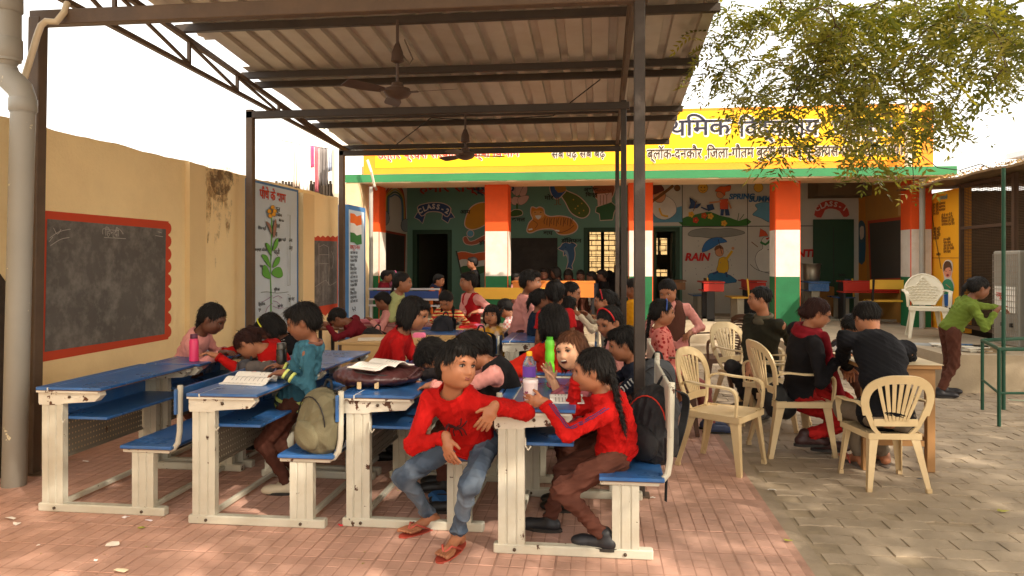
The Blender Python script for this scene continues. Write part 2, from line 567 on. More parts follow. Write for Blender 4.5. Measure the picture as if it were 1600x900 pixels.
mm.poly([(-20, 448), (8, 440), (12, 470), (7, 520), (11, 580), (9, 640), (12, 700), (10, 760), (-20, 780)], M_plast, 3)
mm.build('broken_plaster', bw)

# ---------------------------------------------------------------- blackboard by the front
M_bb = mat('blackboard', srgb(94, 90, 86), .85, .16, 2.2, .1, 60, dirt=srgb(146, 141, 134), dirt_amt=.85, dirt_scale=6.5)
M_bord = mat('orange_border', srgb(196, 70, 40), .8, .06, 4)
M_chalk = mat('chalk', srgb(168, 163, 155), .95)
bb = thing('blackboard', 'large wall blackboard with scalloped orange border beside the front post', 'blackboard', tuple(onX(160, 560, XW + .01)))
c3 = lambda x, y: onX(x, y, XW)
def lerp(a, b, t): return a + (b - a) * t
outl = [(58, 328), (263, 346)]
# right side scallops
for i in range(9):
    y0 = lerp(347, 528, i / 9); y1 = lerp(347, 528, (i + 1) / 9)
    outl += [(262.5, y0 + .8), (265.4, lerp(y0, y1, .16)), (266.8, lerp(y0, y1, .34)), (267.2, (y0 + y1) / 2), (266.8, lerp(y0, y1, .66)), (265.4, lerp(y0, y1, .84)), (262.5, y1 - .8)]
outl += [(262, 530), (57, 567)]
for i in range(8):
    y0 = lerp(566, 345, i / 8); y1 = lerp(566, 345, (i + 1) / 8)
    outl += [(61, y0 - 1), (56, lerp(y0, y1, .14)), (53.2, lerp(y0, y1, .32)), (52.4, (y0 + y1) / 2), (53.2, lerp(y0, y1, .68)), (56, lerp(y0, y1, .86)), (61, y1 + 1)]
outl += [(62, 340)]
mm = Mural(c3, (1, 0, 0)); mm.poly(outl, M_bord); mm.build('border', bb)
mm = Mural(c3, (1, 0, 0)); mm.lay = 6; mm.poly([(72, 342), (258, 358), (256, 522), (68, 550)], M_bb); mm.build('board', bb)
M_slate = MATS['blackboard']
mm = Mural(c3, (1, 0, 0)); mm.lay = 12
for l in ([(75, 372), (90, 362), (108, 358)], [(76, 384), (92, 374), (106, 371)], [(74, 378), (80, 370)], [(160, 371), (194, 373)], [(158, 366), (158, 358), (166, 357), (172, 364)],
          [(176, 366), (178, 359), (184, 358), (190, 366)], [(240, 368), (252, 370)], [(244, 362), (250, 364)], [(80, 356), (86, 366), (92, 358)]):
    mm.line(l, .9, M_chalk, 3)
mm.build('chalk_writing', bb)
text_obj('हिन्दी', .085, frameM(onX(164, 368, XW + .02), (0, 1, 0), (0, 0, 1)), M_chalk, 'chalk_lettering', bb, depth=.001)

# ---------------------------------------------------------------- plant chart
pc = thing('plant_chart', 'tall pale blue wall chart of a plant with labelled parts', 'wall chart', (XW + .02, 8.9, .4))
y0, y1 = onX(383, 400, XW).y, onX(464, 400, XW).y
mb = MB(); mb.box(XW - .01, XW + .02, y0, y1, .35, 2.47); mb.build('frame', mat('chart_blue', srgb(70, 118, 168), .7, .08, 3), pc)
mb = MB(); mb.box(XW, XW + .024, y0 + .13, y1 - .06, .35, 2.44); mb.build('panel', mat('chart_ground', srgb(190, 204, 214), .75, .05, 2), pc)
cx = lambda x, y: onX(x, y, XW + .026)
DRAW = P(70, 84, 60); LEAF = P(96, 168, 66); FLW = P(226, 160, 40); PUR = P(150, 130, 160); BRN = P(150, 110, 96)
mm = Mural(cx, (1, 0, 0))
mm.line([(423, 487), (423, 455), (422, 430), (423, 400), (424, 370), (424, 335)], 1.6, LEAF, 3)
for l in ([(422, 435), (410, 430), (411, 415), (417, 418)], [(424, 428), (428, 420), (437, 418), (441, 430), (434, 434)], [(421, 418), (411, 405), (408, 398), (416, 400), (420, 410)],
          [(425, 418), (430, 404), (436, 402), (434, 412)], [(423, 400), (416, 388), (414, 380), (420, 384)], [(425, 392), (428, 378), (433, 372), (432, 384)]):
    mm.poly(l, LEAF, 4, DRAW, .5)
for l in ([(423, 366), (418, 356), (414, 346), (421, 352)], [(426, 372), (430, 358), (429, 342), (425, 356)]): mm.poly(l, BRN, 3, DRAW, .4)
for (x, y) in ((419, 330), (424, 324), (427, 330), (420, 337), (425, 335)): mm.disc(x, y, 3.2, FLW, DRAW, .4, 9)
mm.line([(405, 457), (415, 456), (430, 458), (448, 456)], .7, DRAW, 2)
for l in ([(423, 462), (414, 468), (407, 472)], [(423, 466), (432, 462), (438, 466)], [(423, 474), (415, 480), (412, 488)], [(423, 478), (433, 482), (440, 480)], [(423, 486), (421, 500), (423, 512)], [(423, 470), (430, 472), (436, 478)]):
    mm.line(l, 1.1, PUR, 2)
mm.line([(446, 336), (450, 336), (450, 446), (446, 446)], .7, DRAW); mm.line([(446, 460), (450, 461), (450, 515)], .7, DRAW)
mm.build('plant_drawing', pc)
def xtext(s, px, py, X, size, m, par, sx=1.0, bold=0.0, name='lettering', res=1):
    return text_obj(s, size, frameM(onX(px, py, X), (0, 1, 0), (0, 0, 1)), m, name, par, bold, .001, sx=sx, res=res)
XT = XW + .032
xtext('पौधे के भाग', 406, 309, XT, .165, RED, pc, 1.05, .003, res=2)
for s, x, y, z in (('फूल', 431, 330, .085), ('पुष्प कलिका', 428, 337, .05), ('फल', 431, 356, .085), ('तना', 427, 369, .085), ('कली', 433, 378, .06), ('पत्ती', 428, 397, .085),
                   ('संयुक्त पत्ती', 434, 376, .05), ('कक्षस्थ कलिका', 398, 392, .05), ('पर्व', 406, 418, .05), ('तना', 452, 378, .07), ('तंत्र', 452, 390, .07), ('भूमि तल', 428, 455, .055),
                   ('मूल तंत्र', 451, 470, .06), ('मूल रोम', 434, 481, .055), ('द्वितीयक', 404, 478, .05), ('मूल', 404, 486, .05), ('रोमिल पत्ती', 403, 358, .05), ('बीज फल', 436, 346, .045)):
    xtext(s, x, y, XT, z, BLK, pc, 1.0)

# ---------------------------------------------------------------- second blackboard
b2 = thing('blackboard', 'narrow blackboard at the far end of the cream wall', 'blackboard', (XW + .01, 10.7, .9))
ya, yb = onX(489, 400, XW).y, onX(527, 400, XW).y
def ypx(px, X=XW): return onX(px, 408, X).y
mm = Mural(c3, (1, 0, 0))
top = [(488.5 + i * 3.9, (368 if i % 2 == 0 else 371)) for i in range(11)]; bot = [(527.5 - i * 3.9, (488 if i % 2 == 0 else 492) - (0) + i * .35) for i in range(11)]
mm.poly(top + bot, M_bord); mm.build('border', b2)
mm = Mural(c3, (1, 0, 0)); mm.lay = 6; mm.poly([(489.5, 376), (526, 377), (526, 474), (489.5, 480)], M_bb); mm.build('board', b2)
mm = Mural(c3, (1, 0, 0)); mm.lay = 12
for l in ([(497, 380), (497, 446)], [(497, 386), (512, 386), (512, 446)], [(497, 398), (512, 398)], [(497, 412), (512, 412)], [(491, 448), (500, 442), (508, 438), (514, 446), (524, 440)], [(516, 392), (520, 404), (517, 420)], [(503, 424), (503, 470)]):
    mm.line(l, .6, M_chalk, 2)
mm.build('chalk_drawing', b2)

# ---------------------------------------------------------------- poster with the flag by the building
fp = thing('flag_poster', 'narrow blue framed wall panel with the flag and rows of text', 'wall chart', (XW, 12.2, .4))
XP = -4.05; ya = onX(545, 408, XP).y; yb = onX(571, 408, XP).y
mb = MB(); mb.box(XP - .25, XP, ya - .0, yb, -.02, 2.42); mb.build('frame', MATS['chart_blue'], fp)
mb = MB(); mb.box(XP, XP + .006, ya - .0, yb - .09, .35, 2.34); mb.build('panel', MATS['chart_ground'], fp)
mm = Mural(lambda x, y: onX(x, y, XP + .006), (1, 0, 0))
for k, (c, a, b_) in enumerate(((P(226, 108, 40), 333, 348), (WHT, 348, 363), (GRN, 363, 378))):
    mm.poly([(547, a), (553, a + 1), (557, a + 5), (564, a + 3), (565, b_ + 3), (557, b_ + 5), (553, b_ + 1), (547, b_)], c)
mm.build('flag_painting', fp)
xtext('राष्ट्र-गान', 547, 389, XP + .014, .1, RED, fp, 1.3)
for i in range(13):
    xtext(('जन गण मन', 'भारत भाग्य', 'पंजाब सिंध', 'गुजरात', 'विंध्य हिम', 'यमुना गंगा')[i % 6], 547.5, 397 + i * 6.4, XP + .014, .07, BLK, fp, 1.2)
xtext('५२', 550, 487, XP + .014, .12, BLK, fp, 1.5)

# ================================================================ school building
M_yel = mat('sign_yellow', srgb(248, 188, 16), .7, .05, 1.5, .15, 30, dirt=srgb(226, 160, 22), dirt_amt=.45, dirt_scale=1.4)
M_ora = mat('sign_orange', srgb(240, 140, 34), .75, .07, 2, .15, 30)
M_grnband = mat('green_band', srgb(52, 126, 78), .7, .08, 3, .2, 40)
M_soff = mat('slab_cream', srgb(226, 200, 160), .85, .08, 2, .3, 40)
M_corange = mat('column_orange', srgb(226, 84, 22), .7, .07, 3, .3, 40, dirt=srgb(190, 76, 34), dirt_amt=.5, dirt_scale=3, chips=srgb(214, 160, 120), chip_amt=.745, chip_scale=16)
M_cwhite = mat('column_white', srgb(226, 218, 206), .7, .04, 3, .2, 40, dirt=srgb(184, 168, 146), dirt_amt=.6, dirt_scale=3, chips=srgb(170, 140, 116), chip_amt=.74, chip_scale=18)
M_cgreen = mat('column_green', srgb(30, 104, 62), .65, .12, 5, .3, 40, chips=srgb(120, 150, 120), chip_amt=.74, chip_scale=9)
M_teal = mat('teal_wall', srgb(98, 136, 120), .8, .05, 2, .2, 40)
M_white = mat('white_wall', srgb(194, 190, 180), .8, .05, 2, .2, 40)
M_plinth = mat('plinth_floor', srgb(176, 160, 136), .75, .1, 2.5, .2, 40, dirt=srgb(138, 124, 102), dirt_amt=.6, dirt_scale=3)
M_dark = mat('door_green', srgb(30, 62, 40), .55, .1, 3)
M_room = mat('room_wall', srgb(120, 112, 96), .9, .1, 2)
YC, YB, YS = 13.0, 16.0, 12.5
XL, XR = -4.25, 5.42
b = thing('school_building', 'low school building with yellow painted sign, green slab edge and tricolour columns', 'building', (.6, 14, 0))
mb = MB(); mb.box(XL - .1, XR + .1, YC - .02, 22, -.04, .40); mb.build('plinth', M_plinth, b)
mb = MB(); mb.box(XL - .1, 2.5, YC - .42, YC - .02, -.04, .27); mb.build('step', M_plinth, b)
mb = MB(); mb.box(XL - .1, 2.5, YC - .82, YC - .42, -.04, .13); mb.build('step', M_plinth, b)
# slab and sunshade
mb = MB(); mb.box(-4.42, 5.62, YS, 13.42, 2.86, 3.0); mb.build('sunshade', M_soff, b)
mb = MB(); mb.box(-4.40, 5.60, 13.42, 21.6, 3.26, 3.42); mb.build('roof_slab', mat('ceiling_lime', srgb(176, 160, 136), .9, .08, 3), b)
mb = MB(); mb.box(-4.40, 5.60, 13.30, 13.45, 3.001, 3.259); mb.build('lintel', M_soff, b)
mb = MB()
n = 60
for i in range(n):
    xa = -4.425 + 10.05 * i / n; xb = -4.425 + 10.05 * (i + 1) / n
    mb.box(xa, xb, YS - .012, YS, 2.875 + random.uniform(-.004, .004), 3.012)
mb.box(5.62, 5.632, YS, YS + .5, 2.875, 3.012)
mb.build('slab_edge', M_grnband, b)
# columns
colx = [-4.14, -1.83, .70, 3.16, 5.30]
for i, x in enumerate(colx):
    wd = .21 if i not in (0, 4) else .17
    c = MB(); c.box(x - wd, x + wd, YC, YC + .42, 2.03, 2.86, 0); c.box(x - wd, x + wd, YC, YC + .42, 1.235, 2.03, 1); c.box(x - wd, x + wd, YC, YC + .42, .40, 1.235, 2)
    me = c.mesh('column', [M_corange, M_cwhite, M_cgreen])
    bm = bmesh.new(); bm.from_mesh(me); bmesh.ops.remove_doubles(bm, verts=bm.verts, dist=.001)
    bmesh.ops.bevel(bm, geom=[e for e in bm.edges if abs(e.verts[0].co.z - e.verts[1].co.z) > .3], offset=.012, segments=2, affect='EDGES'); bm.to_mesh(me); bm.free()
    link(bpy.data.objects.new('column', me), b)
# parapet with the painted sign
YP = 12.86; sL, sR, sT = -4.22, 5.43, 4.10
mb = MB(); mb.box(sL, sR, YP, YP + .15, 3.0, sT); mb.build('parapet', M_ora, b)
mb = MB(); mb.box(sL, sR, YP + .15, YP + .17, 3.0, sT + .02); mb.build('parapet_back', M_soff, b)
f1 = lambda x, y: onY(x, y, YP)
zt = lambda py: onY(1000, py, YP).z
sgn = thing('sign_painting', 'yellow school sign painted with black Hindi lettering along the parapet', 'sign', (.6, YP - .01, 3.1))
mb = MB(); mb.box(sL + .22, onY(1440, 200, YP).x, YP - .006, YP - .001, 3.17, 4.05); mb.build('yellow_field', M_yel, sgn)
M_let = mat('sign_black', srgb(34, 34, 52), .7, .08, 5)
M_let2 = mat('sign_black_small', srgb(60, 44, 24), .7, .08, 5); M_lw = mat('sign_white', srgb(238, 232, 226), .7, .03, 5); M_lr = mat('sign_red', srgb(200, 60, 30), .7, .05, 5)
def ytext(s, px, py, size, m, Y, par, sx=1.0, bold=0.0, depth=.001, res=3, name='lettering', shear=0.0, spacing=1.0):
    p = onY(px, py, Y)
    return text_obj(s, size, frameM(p, (1, 0, 0), (0, 0, 1)), m, name, par, bold, depth, sx=sx, res=res, shear=shear, spacing=spacing)
LW = None
def fit_text(s, px0, px1, py, size, m, Y, par, bold=0.0, halo=None, hw=.02, shadow=(0, 0), res=3):
    """text stretched to run from px0 to px1, with a painted halo"""
    x0 = onY(px0, py, Y).x; x1 = onY(px1, py, Y).x; z = onY((px0 + px1) / 2, py, Y).z
    o = text_obj(s, size, Matrix(), m, 'probe', None, bold, .001, res=1)
    wv = [v.co.x for v in o.data.vertices]; wd = max(wv) - min(wv); mn = min(wv)
    bpy.data.objects.remove(o)
    sx = (x1 - x0) / wd
    out = None
    if halo is not None:
        out = text_obj(s, size, Matrix(), halo, 'lettering_halo', par, 0, .0001, sx=sx, res=2)
        bm = bmesh.new()
        for q in range(9):
            a_ = q * 6.2832 / 8; r_ = hw if q < 8 else 0
            M = frameM((x0 - mn * sx + r_ * math.cos(a_) + shadow[0] * .5, Y - .004 - .0004 * q, z + r_ * math.sin(a_) + shadow[1] * .5), (1, 0, 0), (0, 0, 1))
            n0 = len(bm.verts); bm.from_mesh(out.data); bm.verts.ensure_lookup_table()
            bmesh.ops.transform(bm, matrix=M, verts=bm.verts[n0:])
        bm.to_mesh(out.data); bm.free()
    o = text_obj(s, size, frameM((x0 - mn * sx, Y - .012, z), (1, 0, 0), (0, 0, 1)), m, 'lettering', par, bold, .0015, sx=sx, res=res)
    return o
fit_text('प्रा', 985, 1040, 211, .40, M_let, YP - .006, sgn, .005, M_lw, .028, (.02, -.02))
fit_text('थमिक', 1046, 1142, 211, .40, M_let, YP - .006, sgn, .005, M_lw, .028, (.02, -.02))
fit_text('विद्यालय', 1154, 1280, 212, .40, M_let, YP - .006, sgn, .005, M_lw, .028, (.02, -.02))
fit_text('पेरुपुरा', 1300, 1396, 211, .38, M_let, YP - .006, sgn, .005, M_lw, .028, (.02, -.02))
fit_text('ब्लॉक-दनकौर ,जिला-गौतम बुद्ध नगर | यू-डायस-09100506901', 1011, 1410, 245, .25, M_let2, YP - .006, sgn, .003, M_lw, .014)
fit_text('सब पढ़ें सब बढ़ें', 862, 946, 246, .20, M_let2, YP - .006, sgn, .002, M_lw, .012)
fit_text('उत्तर प्रदेश सरकार शिक्षा विभाग', 590, 812, 246, .23, M_lr, YP - .006, sgn, .003, M_lw, .014)

# back wall with openings
def zpx(py, px=900): return onY(px, py, YB).z
def xpx(px): return onY(px, 400, YB).x
holes = [(xpx(645), xpx(706), 2.19), (xpx(912), xpx(985), 2.22), (xpx(1019), xpx(1062), 2.22)]
xs = XL - .2; parts = []
for (a, c_, zt_) in holes:
    parts.append((xs, a, .4, 3.26)); parts.append((a, c_, zt_, 3.26)); xs = c_
parts.append((xs, XR + .2, .4, 3.26))
mb = MB()
for (a, c_, z0, z1) in parts:
    mb.box(a, c_, YB, YB + .2, z0, z1)
mb.build('back_wall', M_teal, b)
mb = MB(); mb.box(xpx(1009), XR, YB - .008, YB - .001, .4, 2.86)
# white part of the back wall keeps clear of the doorway
mb = MB(); xa = xpx(1066); mb.box(xa, XR, YB - .008, YB - .001, .4, 3.259); mb.box(xpx(1008), xa, YB - .008, YB - .001, 2.25, 3.259); mb.build('white_wall_face', M_white, b)
for (a, c_, zt_) in holes:
    mb = MB()
    t = .09
    mb.box(a, a + t, YB - .02, YB + .22, .4, zt_); mb.box(c_ - t, c_, YB - .02, YB + .22, .4, zt_); mb.box(a + t, c_ - t, YB - .02, YB + .22, zt_ - t, zt_)
    mb.build('door_frame', M_dark, b)
# green leaf standing open in the third doorway and a closed one under the class banner
mb = MB(); mb.box(holes[2][1] - .12, holes[2][1] - .09, YB + .2, YB + .75, .42, 2.12)
for z in (.55, 1.3): mb.box(holes[2][1] - .135, holes[2][1] - .12, YB + .28, YB + .67, z, z + .6)
mb.build('door_leaf', M_dark, b)
xa, xb = xpx(1270), xpx(1333)
mb = MB(); mb.box(xa, xb, YB - .05, YB - .009, .4, zpx(343, 1300))
mb.build('door_leaf', mat('door_green_light', srgb(34, 70, 44), .5, .08, 3), b)
mb = MB(); mb.box((xa + xb) / 2 - .006, (xa + xb) / 2 + .006, YB - .054, YB - .05, .42, 2.2); mb.box(xa + .5, xa + .62, YB - .08, YB - .054, 1.2, 1.23)
mb.build('door_bolt', mat('dark_steel', srgb(60, 58, 56), .5, .1, 5, metal=.6), b)
# rooms
mb = MB(); mb.box(XL - .2, XL - .0, YB + .2, 21.4, .4, 3.26); mb.box(XR, XR + .2, YB + .2, 21.4, .4, 3.26)
win = []
YR = 21.4
for (pa, pb, qa, qb) in ((921, 962, 362, 433), (1012, 1030, 372, 398), (1031, 1043, 372, 398), (1012, 1043, 421, 432)):
    win.append((onY(pa, 400, YR).x, onY(pb, 400, YR).x, onY(pa, qb, YR).z, onY(pa, qa, YR).z))
w1, w2, w3, w4 = win
seg = [(XL - .2, w1[0], .4, 3.26), (w1[0], w1[1], .4, w1[2]), (w1[0], w1[1], w1[3], 3.26), (w1[1], w2[0], .4, 3.26), (w3[1], XR + .2, .4, 3.26),
       (w2[0], w3[1], .4, w4[2]), (w2[0], w3[1], w4[3], w2[2]), (w2[0], w3[1], w2[3], 3.26), (w2[1] - .03, w3[0], w2[2], w2[3])]
for s_ in seg: mb.box(s_[0], s_[1], YR, YR + .2, s_[2], s_[3])
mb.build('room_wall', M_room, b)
gr = MB()
for wv in (w1, (w2[0], w3[1], w2[2], w2[3]), w4):
    nv = max(2, int((wv[1] - wv[0]) / .16)); nh = max(1, int((wv[3] - wv[2]) / .13))
    for i in range(nv + 1):
        x = lerp(wv[0], wv[1], i / nv); gr.box(x - .006, x + .006, YR + .05, YR + .062, wv[2], wv[3])
    for i in range(nh + 1):
        z = lerp(wv[2], wv[3], i / nh); gr.box(wv[0], wv[1], YR + .063, YR + .075, z - .006, z + .006)
gr.box((w1[0] + w1[1]) / 2 - .05, (w1[0] + w1[1]) / 2 + .05, YR - .02, YR + .04, w1[2], w1[3])
gr.build('window_grille', MATS['dark_steel'], b)
# side walls of the verandah
mb = MB(); mb.box(XL - .15, XL + .0, YC + .42, YB, .4, 3.26); mb.build('side_wall', M_white, b)
mb = MB(); mb.box(XR - .12, XR + .1, YC + .42, YB, .4, 3.26); mb.build('side_wall', mat('ochre_wall', srgb(176, 128, 60), .8, .08, 3), b)
# dark box in the last bay, its colour standing in for the beam's shadow
mb = MB(); mb.box(xpx(1262), XR - .12, YB - .75, YB - .0, 2.80, 3.259); mb.build('shadowed_band', mat('shadowed_brown', srgb(110, 92, 70), .9, .15, 4, .3, 30), b)
# brick boundary behind the building, seen through the room windows
bk = thing('brick_wall', 'sunlit yellow brick wall behind the classrooms seen through the window grille', 'wall', (0, 25.5, 0))
mb = MB(); mb.box(-3, 5, 25.55, 25.7, 0, 2.9); mb.build('wall', mat('mortar', srgb(120, 96, 60), .9), bk)
M_brk = mat('yellow_brick', srgb(178, 152, 104), .85, .2, 6, .3, 40)
bx = MB(); bx.box(0, .36, 0, .06, 0, .155); BR = bx.mesh('brick', M_brk)
for j in range(14):
    for i in range(19):
        o = bpy.data.objects.new('brick', BR); o.location = (-2.2 + i * .385 + (.19 if j % 2 else 0), 25.49 + random.uniform(-.005, .005), .2 + j * .185); link(o, bk)

# ---------------------------------------------------------------- murals on the back wall
cb = lambda x, y: onY(x, y, YB - .009)
def mural(name): 
    m = Mural(cb, (0, -1, 0)); return m
PINK = P(206, 170, 160); ORG = P(214, 126, 50); DGR = P(54, 92, 56); SKY = P(96, 150, 176); YEL = P(220, 170, 60); DBL = P(50, 74, 116); BRW = P(120, 78, 52); SKN = P(200, 140, 100)
sL2 = P(206, 176, 160)
# class banner 2
m = mural('m')
arc = [(652, 322), (660, 318), (670, 316), (682, 315), (694, 317), (705, 322), (700, 336), (690, 329), (680, 327), (668, 328), (658, 335)]
m.poly([(648, 340), (654, 330), (664, 336), (660, 349), (655, 343)], DBL, 0, sL2, 1.2)
m.poly([(692, 335), (702, 328), (710, 340), (703, 341), (700, 348), (691, 342)], DBL, 0, sL2, 1.2)
m.poly([(653, 324), (664, 319), (680, 317), (694, 319), (704, 326), (699, 338), (690, 332), (680, 330), (668, 331), (659, 337)], DBL, 3, sL2, 1.4)
m.build('class_banner', b)
for i, ch in enumerate('CLASS-2'):
    t = i / 6; x = lerp(658, 697, t); y = 333 - 7 * math.sin(t * math.pi) ; a = lerp(.5, -.5, t)
    text_obj(ch, .15, frameM(onY(x, y, YB - .03), (math.cos(a), 0, math.sin(a)), (-math.sin(a), 0, math.cos(a))), P(210, 200, 190), 'banner_letter', b, .006, .001, 'CENTER', 2)
m = mural('m')  # mango, hockey stick, flag
m.poly([(727, 352), (729, 338), (736, 325), (748, 318), (762, 318), (768, 330), (764, 345), (750, 355), (736, 358)], P(190, 130, 30), 4, sL2, 1.5)
m.disc(735, 365, 5, SKY, sL2, 1.2)
m.poly([(724, 372), (729, 370), (733, 377), (742, 376), (765, 364), (766, 369), (745, 381), (732, 382), (726, 379)], P(170, 90, 66), 2, sL2, 1.2)
m.poly([(715, 395), (728, 394), (740, 397), (757, 394), (758, 406), (742, 409), (728, 405), (717, 407)], P(196, 90, 46), 2, sL2, 1)
m.poly([(717, 407), (728, 405), (742, 409), (758, 406), (758, 415), (742, 418), (730, 415), (719, 418)], P(190, 186, 176), 2)
m.poly([(719, 418), (730, 415), (742, 418), (758, 415), (758, 425), (742, 429), (731, 426), (721, 429)], DGR, 2)
m.line([(713, 392), (724, 440)], 2.4, P(60, 70, 62))
m.build('symbol_mural', b)
m = mural('m')  # lotus
for l in ([(806, 305), (798, 296), (799, 288), (812, 290)], [(806, 306), (806, 288), (816, 286), (815, 300)], [(812, 305), (818, 292), (824, 293), (821, 305)], [(798, 308), (790, 302), (795, 312), (802, 318)],
          [(802, 308), (800, 318), (810, 320), (812, 310)], [(810, 309), (812, 320), (822, 316), (826, 306)]):
    m.poly(l, PINK, 3, P(120, 70, 80), .5)
m.line([(808, 318), (808, 332)], 3, DGR)
m.poly([(797, 333), (804, 328), (814, 329), (816, 335), (806, 338), (797, 338)], P(64, 90, 40), 3, sL2, 1)
m.build('lotus_mural', b)
m = mural('m')  # peacock
m.poly([(881, 296), (886, 299), (905, 308), (920, 325), (918, 336), (908, 340), (893, 332), (884, 316), (877, 304)], P(84, 100, 44), 4, sL2, 1.5)
m.poly([(860, 290), (872, 288), (884, 296), (879, 304), (870, 311), (862, 303)], P(48, 84, 140), 3, sL2, 1.2)
m.poly([(866, 290), (882, 290), (884, 298), (872, 301)], P(166, 122, 50), 2)
m.line([(870, 308), (870, 320), (866, 320)], 1.2, BRW); m.line([(873, 308), (873, 319), (877, 320)], 1.2, BRW)
for (x, y) in ((896, 312), (903, 322), (899, 326), (909, 318), (912, 329), (905, 333)): m.disc(x, y, 1.1, YEL, n=6)
m.build('peacock_mural', b)
m = mural('m')  # stone capital
m.poly([(928, 290), (958, 289), (958, 303), (952, 310), (934, 311), (930, 302)], P(150, 84, 54), 3, sL2, 1.4)
m.poly([(934, 304), (955, 302), (955, 322), (935, 324)], PINK, 0, sL2, 1.2)
m.poly([(932, 324), (955, 316), (963, 323), (959, 332), (957, 343), (938, 344), (937, 334), (931, 331)], DGR, 0, sL2, 1.3)
for x in (938, 943, 948): m.line([(x, 305), (x, 320)], .8, P(110, 70, 60))
for (x, y) in ((936, 296), (944, 295), (952, 296), (948, 302)): m.line([(x - 3, y), (x, y + 3), (x + 3, y)], .6, P(70, 44, 32), 2)
m.build('capital_mural', b)
m = mural('m')  # tiger
TG = P(196, 122, 46)
m.poly([(824, 361), (827, 349), (833, 342), (830, 334), (831, 324), (838, 326), (843, 324), (849, 327), (851, 335), (860, 339), (875, 338), (890, 341), (899, 348), (902, 355), (897, 362), (885, 366), (873, 365), (866, 358), (852, 357), (840, 359), (830, 363)], TG, 3, sL2, 1.6)
m.poly([(833, 330), (848, 330), (850, 338), (841, 343), (833, 339)], P(210, 150, 80), 3)
m.poly([(836, 337), (846, 337), (841, 343)], WHT, 2)
for (x, y) in ((836, 332), (845, 332)): m.disc(x, y, .9, BLK, n=6)
for i in range(13):
    x = 852 + i * 3.6; m.line([(x, 340 + (i % 2)), (x - 2 + (i % 3), 346), (x - 1, 350 + (i % 3) * 2)], .8, P(60, 36, 22), 2)
m.line([(868, 362), (878, 363), (890, 358), (897, 352)], .8, P(90, 50, 26), 3); m.line([(832, 344), (840, 350), (836, 357)], .7, P(90, 50, 26), 3)
for l in ([(826, 359), (832, 358)], [(868, 360), (874, 361)]): m.line(l, 2.4, WHT)
m.build('tiger_mural', b)
m = mural('m')  # dolphin
m.poly([(872, 388), (876, 386), (879, 381), (885, 379), (890, 381), (894, 379), (901, 383), (897, 387), (898, 395), (897, 405), (893, 415), (895, 421), (888, 418), (885, 421), (888, 410), (887, 402), (884, 397), (881, 400), (881, 393), (877, 391)], P(60, 92, 126), 2, sL2, 1.2)
m.poly([(880, 391), (886, 392), (889, 402), (888, 412), (886, 400)], P(130, 150, 166), 2)
m.disc(884, 386, .8, BLK, n=6)
m.build('dolphin_mural', b)
mb = MB(); q = (onY(799, 372, YB), onY(871, 430, YB)); mb.box(q[0].x, q[1].x, YB - .03, YB - .002, q[1].z - .25, q[0].z)
mb.build('class_blackboard', mat('dark_board', srgb(52, 46, 42), .8, .15, 4, dirt=srgb(84, 78, 72), dirt_amt=.5, dirt_scale=4), b)
for s, px, py, z in (('आम', 719, 334, .12), ('हॉकी', 749, 382, .11), ('कमल', 800, 346, .12), ('मोर', 851, 312, .13), ('बाघ', 849, 367, .12), ('डॉल्फिन', 877, 379, .12), ('अशोक', 912, 299, .11), ('चिन्ह', 915, 307, .11)):
    ytext(s, px, py, z, P(40, 42, 40), YB - .02, b, 1.15, .003, res=2)
ytext('हमारे राष्ट्रीय', 655, 300, .30, P(160, 50, 36), YB - .02, b, 1.25, .006)
ytext('प्रतीक', 736, 300, .30, P(44, 60, 90), YB - .02, b, 1.25, .006)
# the four seasons on the white wall
m = mural('m')
m.line([(1066, 288), (1066, 445)], 1, BLK); m.line([(1168, 288), (1168, 440)], 1, BLK); m.line([(1066, 354), (1270, 353)], 1.2, BLK)
m.poly([(1018, 335), (1030, 332), (1045, 328), (1065, 322), (1066, 347), (1018, 348)], SKY)
m.poly([(1018, 322), (1026, 312), (1038, 306), (1050, 312), (1056, 322), (1055, 334), (1040, 343), (1024, 338)], P(214, 206, 196), 3, BLK, .5)
m.poly([(1022, 300), (1034, 296), (1040, 306), (1034, 316), (1024, 314)], SKN, 3, BLK, .5); m.poly([(1018, 292), (1030, 287), (1038, 296), (1032, 300), (1020, 304)], P(96, 44, 30), 3)
m.line([(1017, 316), (1034, 304), (1052, 290)], 4.5, P(120, 80, 44), 2); m.disc(1058, 294, 4.5, P(120, 80, 44), BLK, .5); m.line([(1030, 325), (1034, 336), (1044, 338)], 3, YEL, 2)
m.build('musician_mural', b)
m = mural('m')
m.poly([(1067, 341), (1080, 337), (1095, 333), (1110, 331), (1125, 337), (1140, 340), (1155, 345), (1167, 341), (1167, 352.5), (1067, 353)], P(60, 112, 50), 2)
for x, y, c in ((1080, 335, YEL), (1087, 344, RED), (1100, 337, P(196, 84, 40)), (1110, 338, YEL), (1131, 349, YEL)):
    for k in range(5): m.disc(x + 3 * math.cos(k * 1.257), y + 3 * math.sin(k * 1.257), 2.1, c, n=7)
    m.disc(x, y, 1.3, ORG, n=7)
m.disc(1098, 294, 7.5, YEL, P(130, 90, 30), .6); m.disc(1095.5, 293, 1, BLK, n=6); m.disc(1100.5, 293, 1, BLK, n=6); m.line([(1094, 297), (1098, 299), (1102, 297)], .7, BLK, 2)
m.poly([(1124, 312), (1137, 311), (1137, 327), (1125, 327)], P(206, 84, 50), 0, BLK, .4)
m.line([(1126, 315), (1108, 317)], 2.6, SKN); m.line([(1137, 314), (1142, 326)], 2.6, SKN)
m.disc(1125, 304, 6, SKN, BLK, .4); m.poly([(1117, 299), (1124, 292), (1132, 292), (1141, 290), (1140, 298), (1133, 300), (1132, 306), (1126, 300)], P(214, 96, 40), 3, BLK, .4)
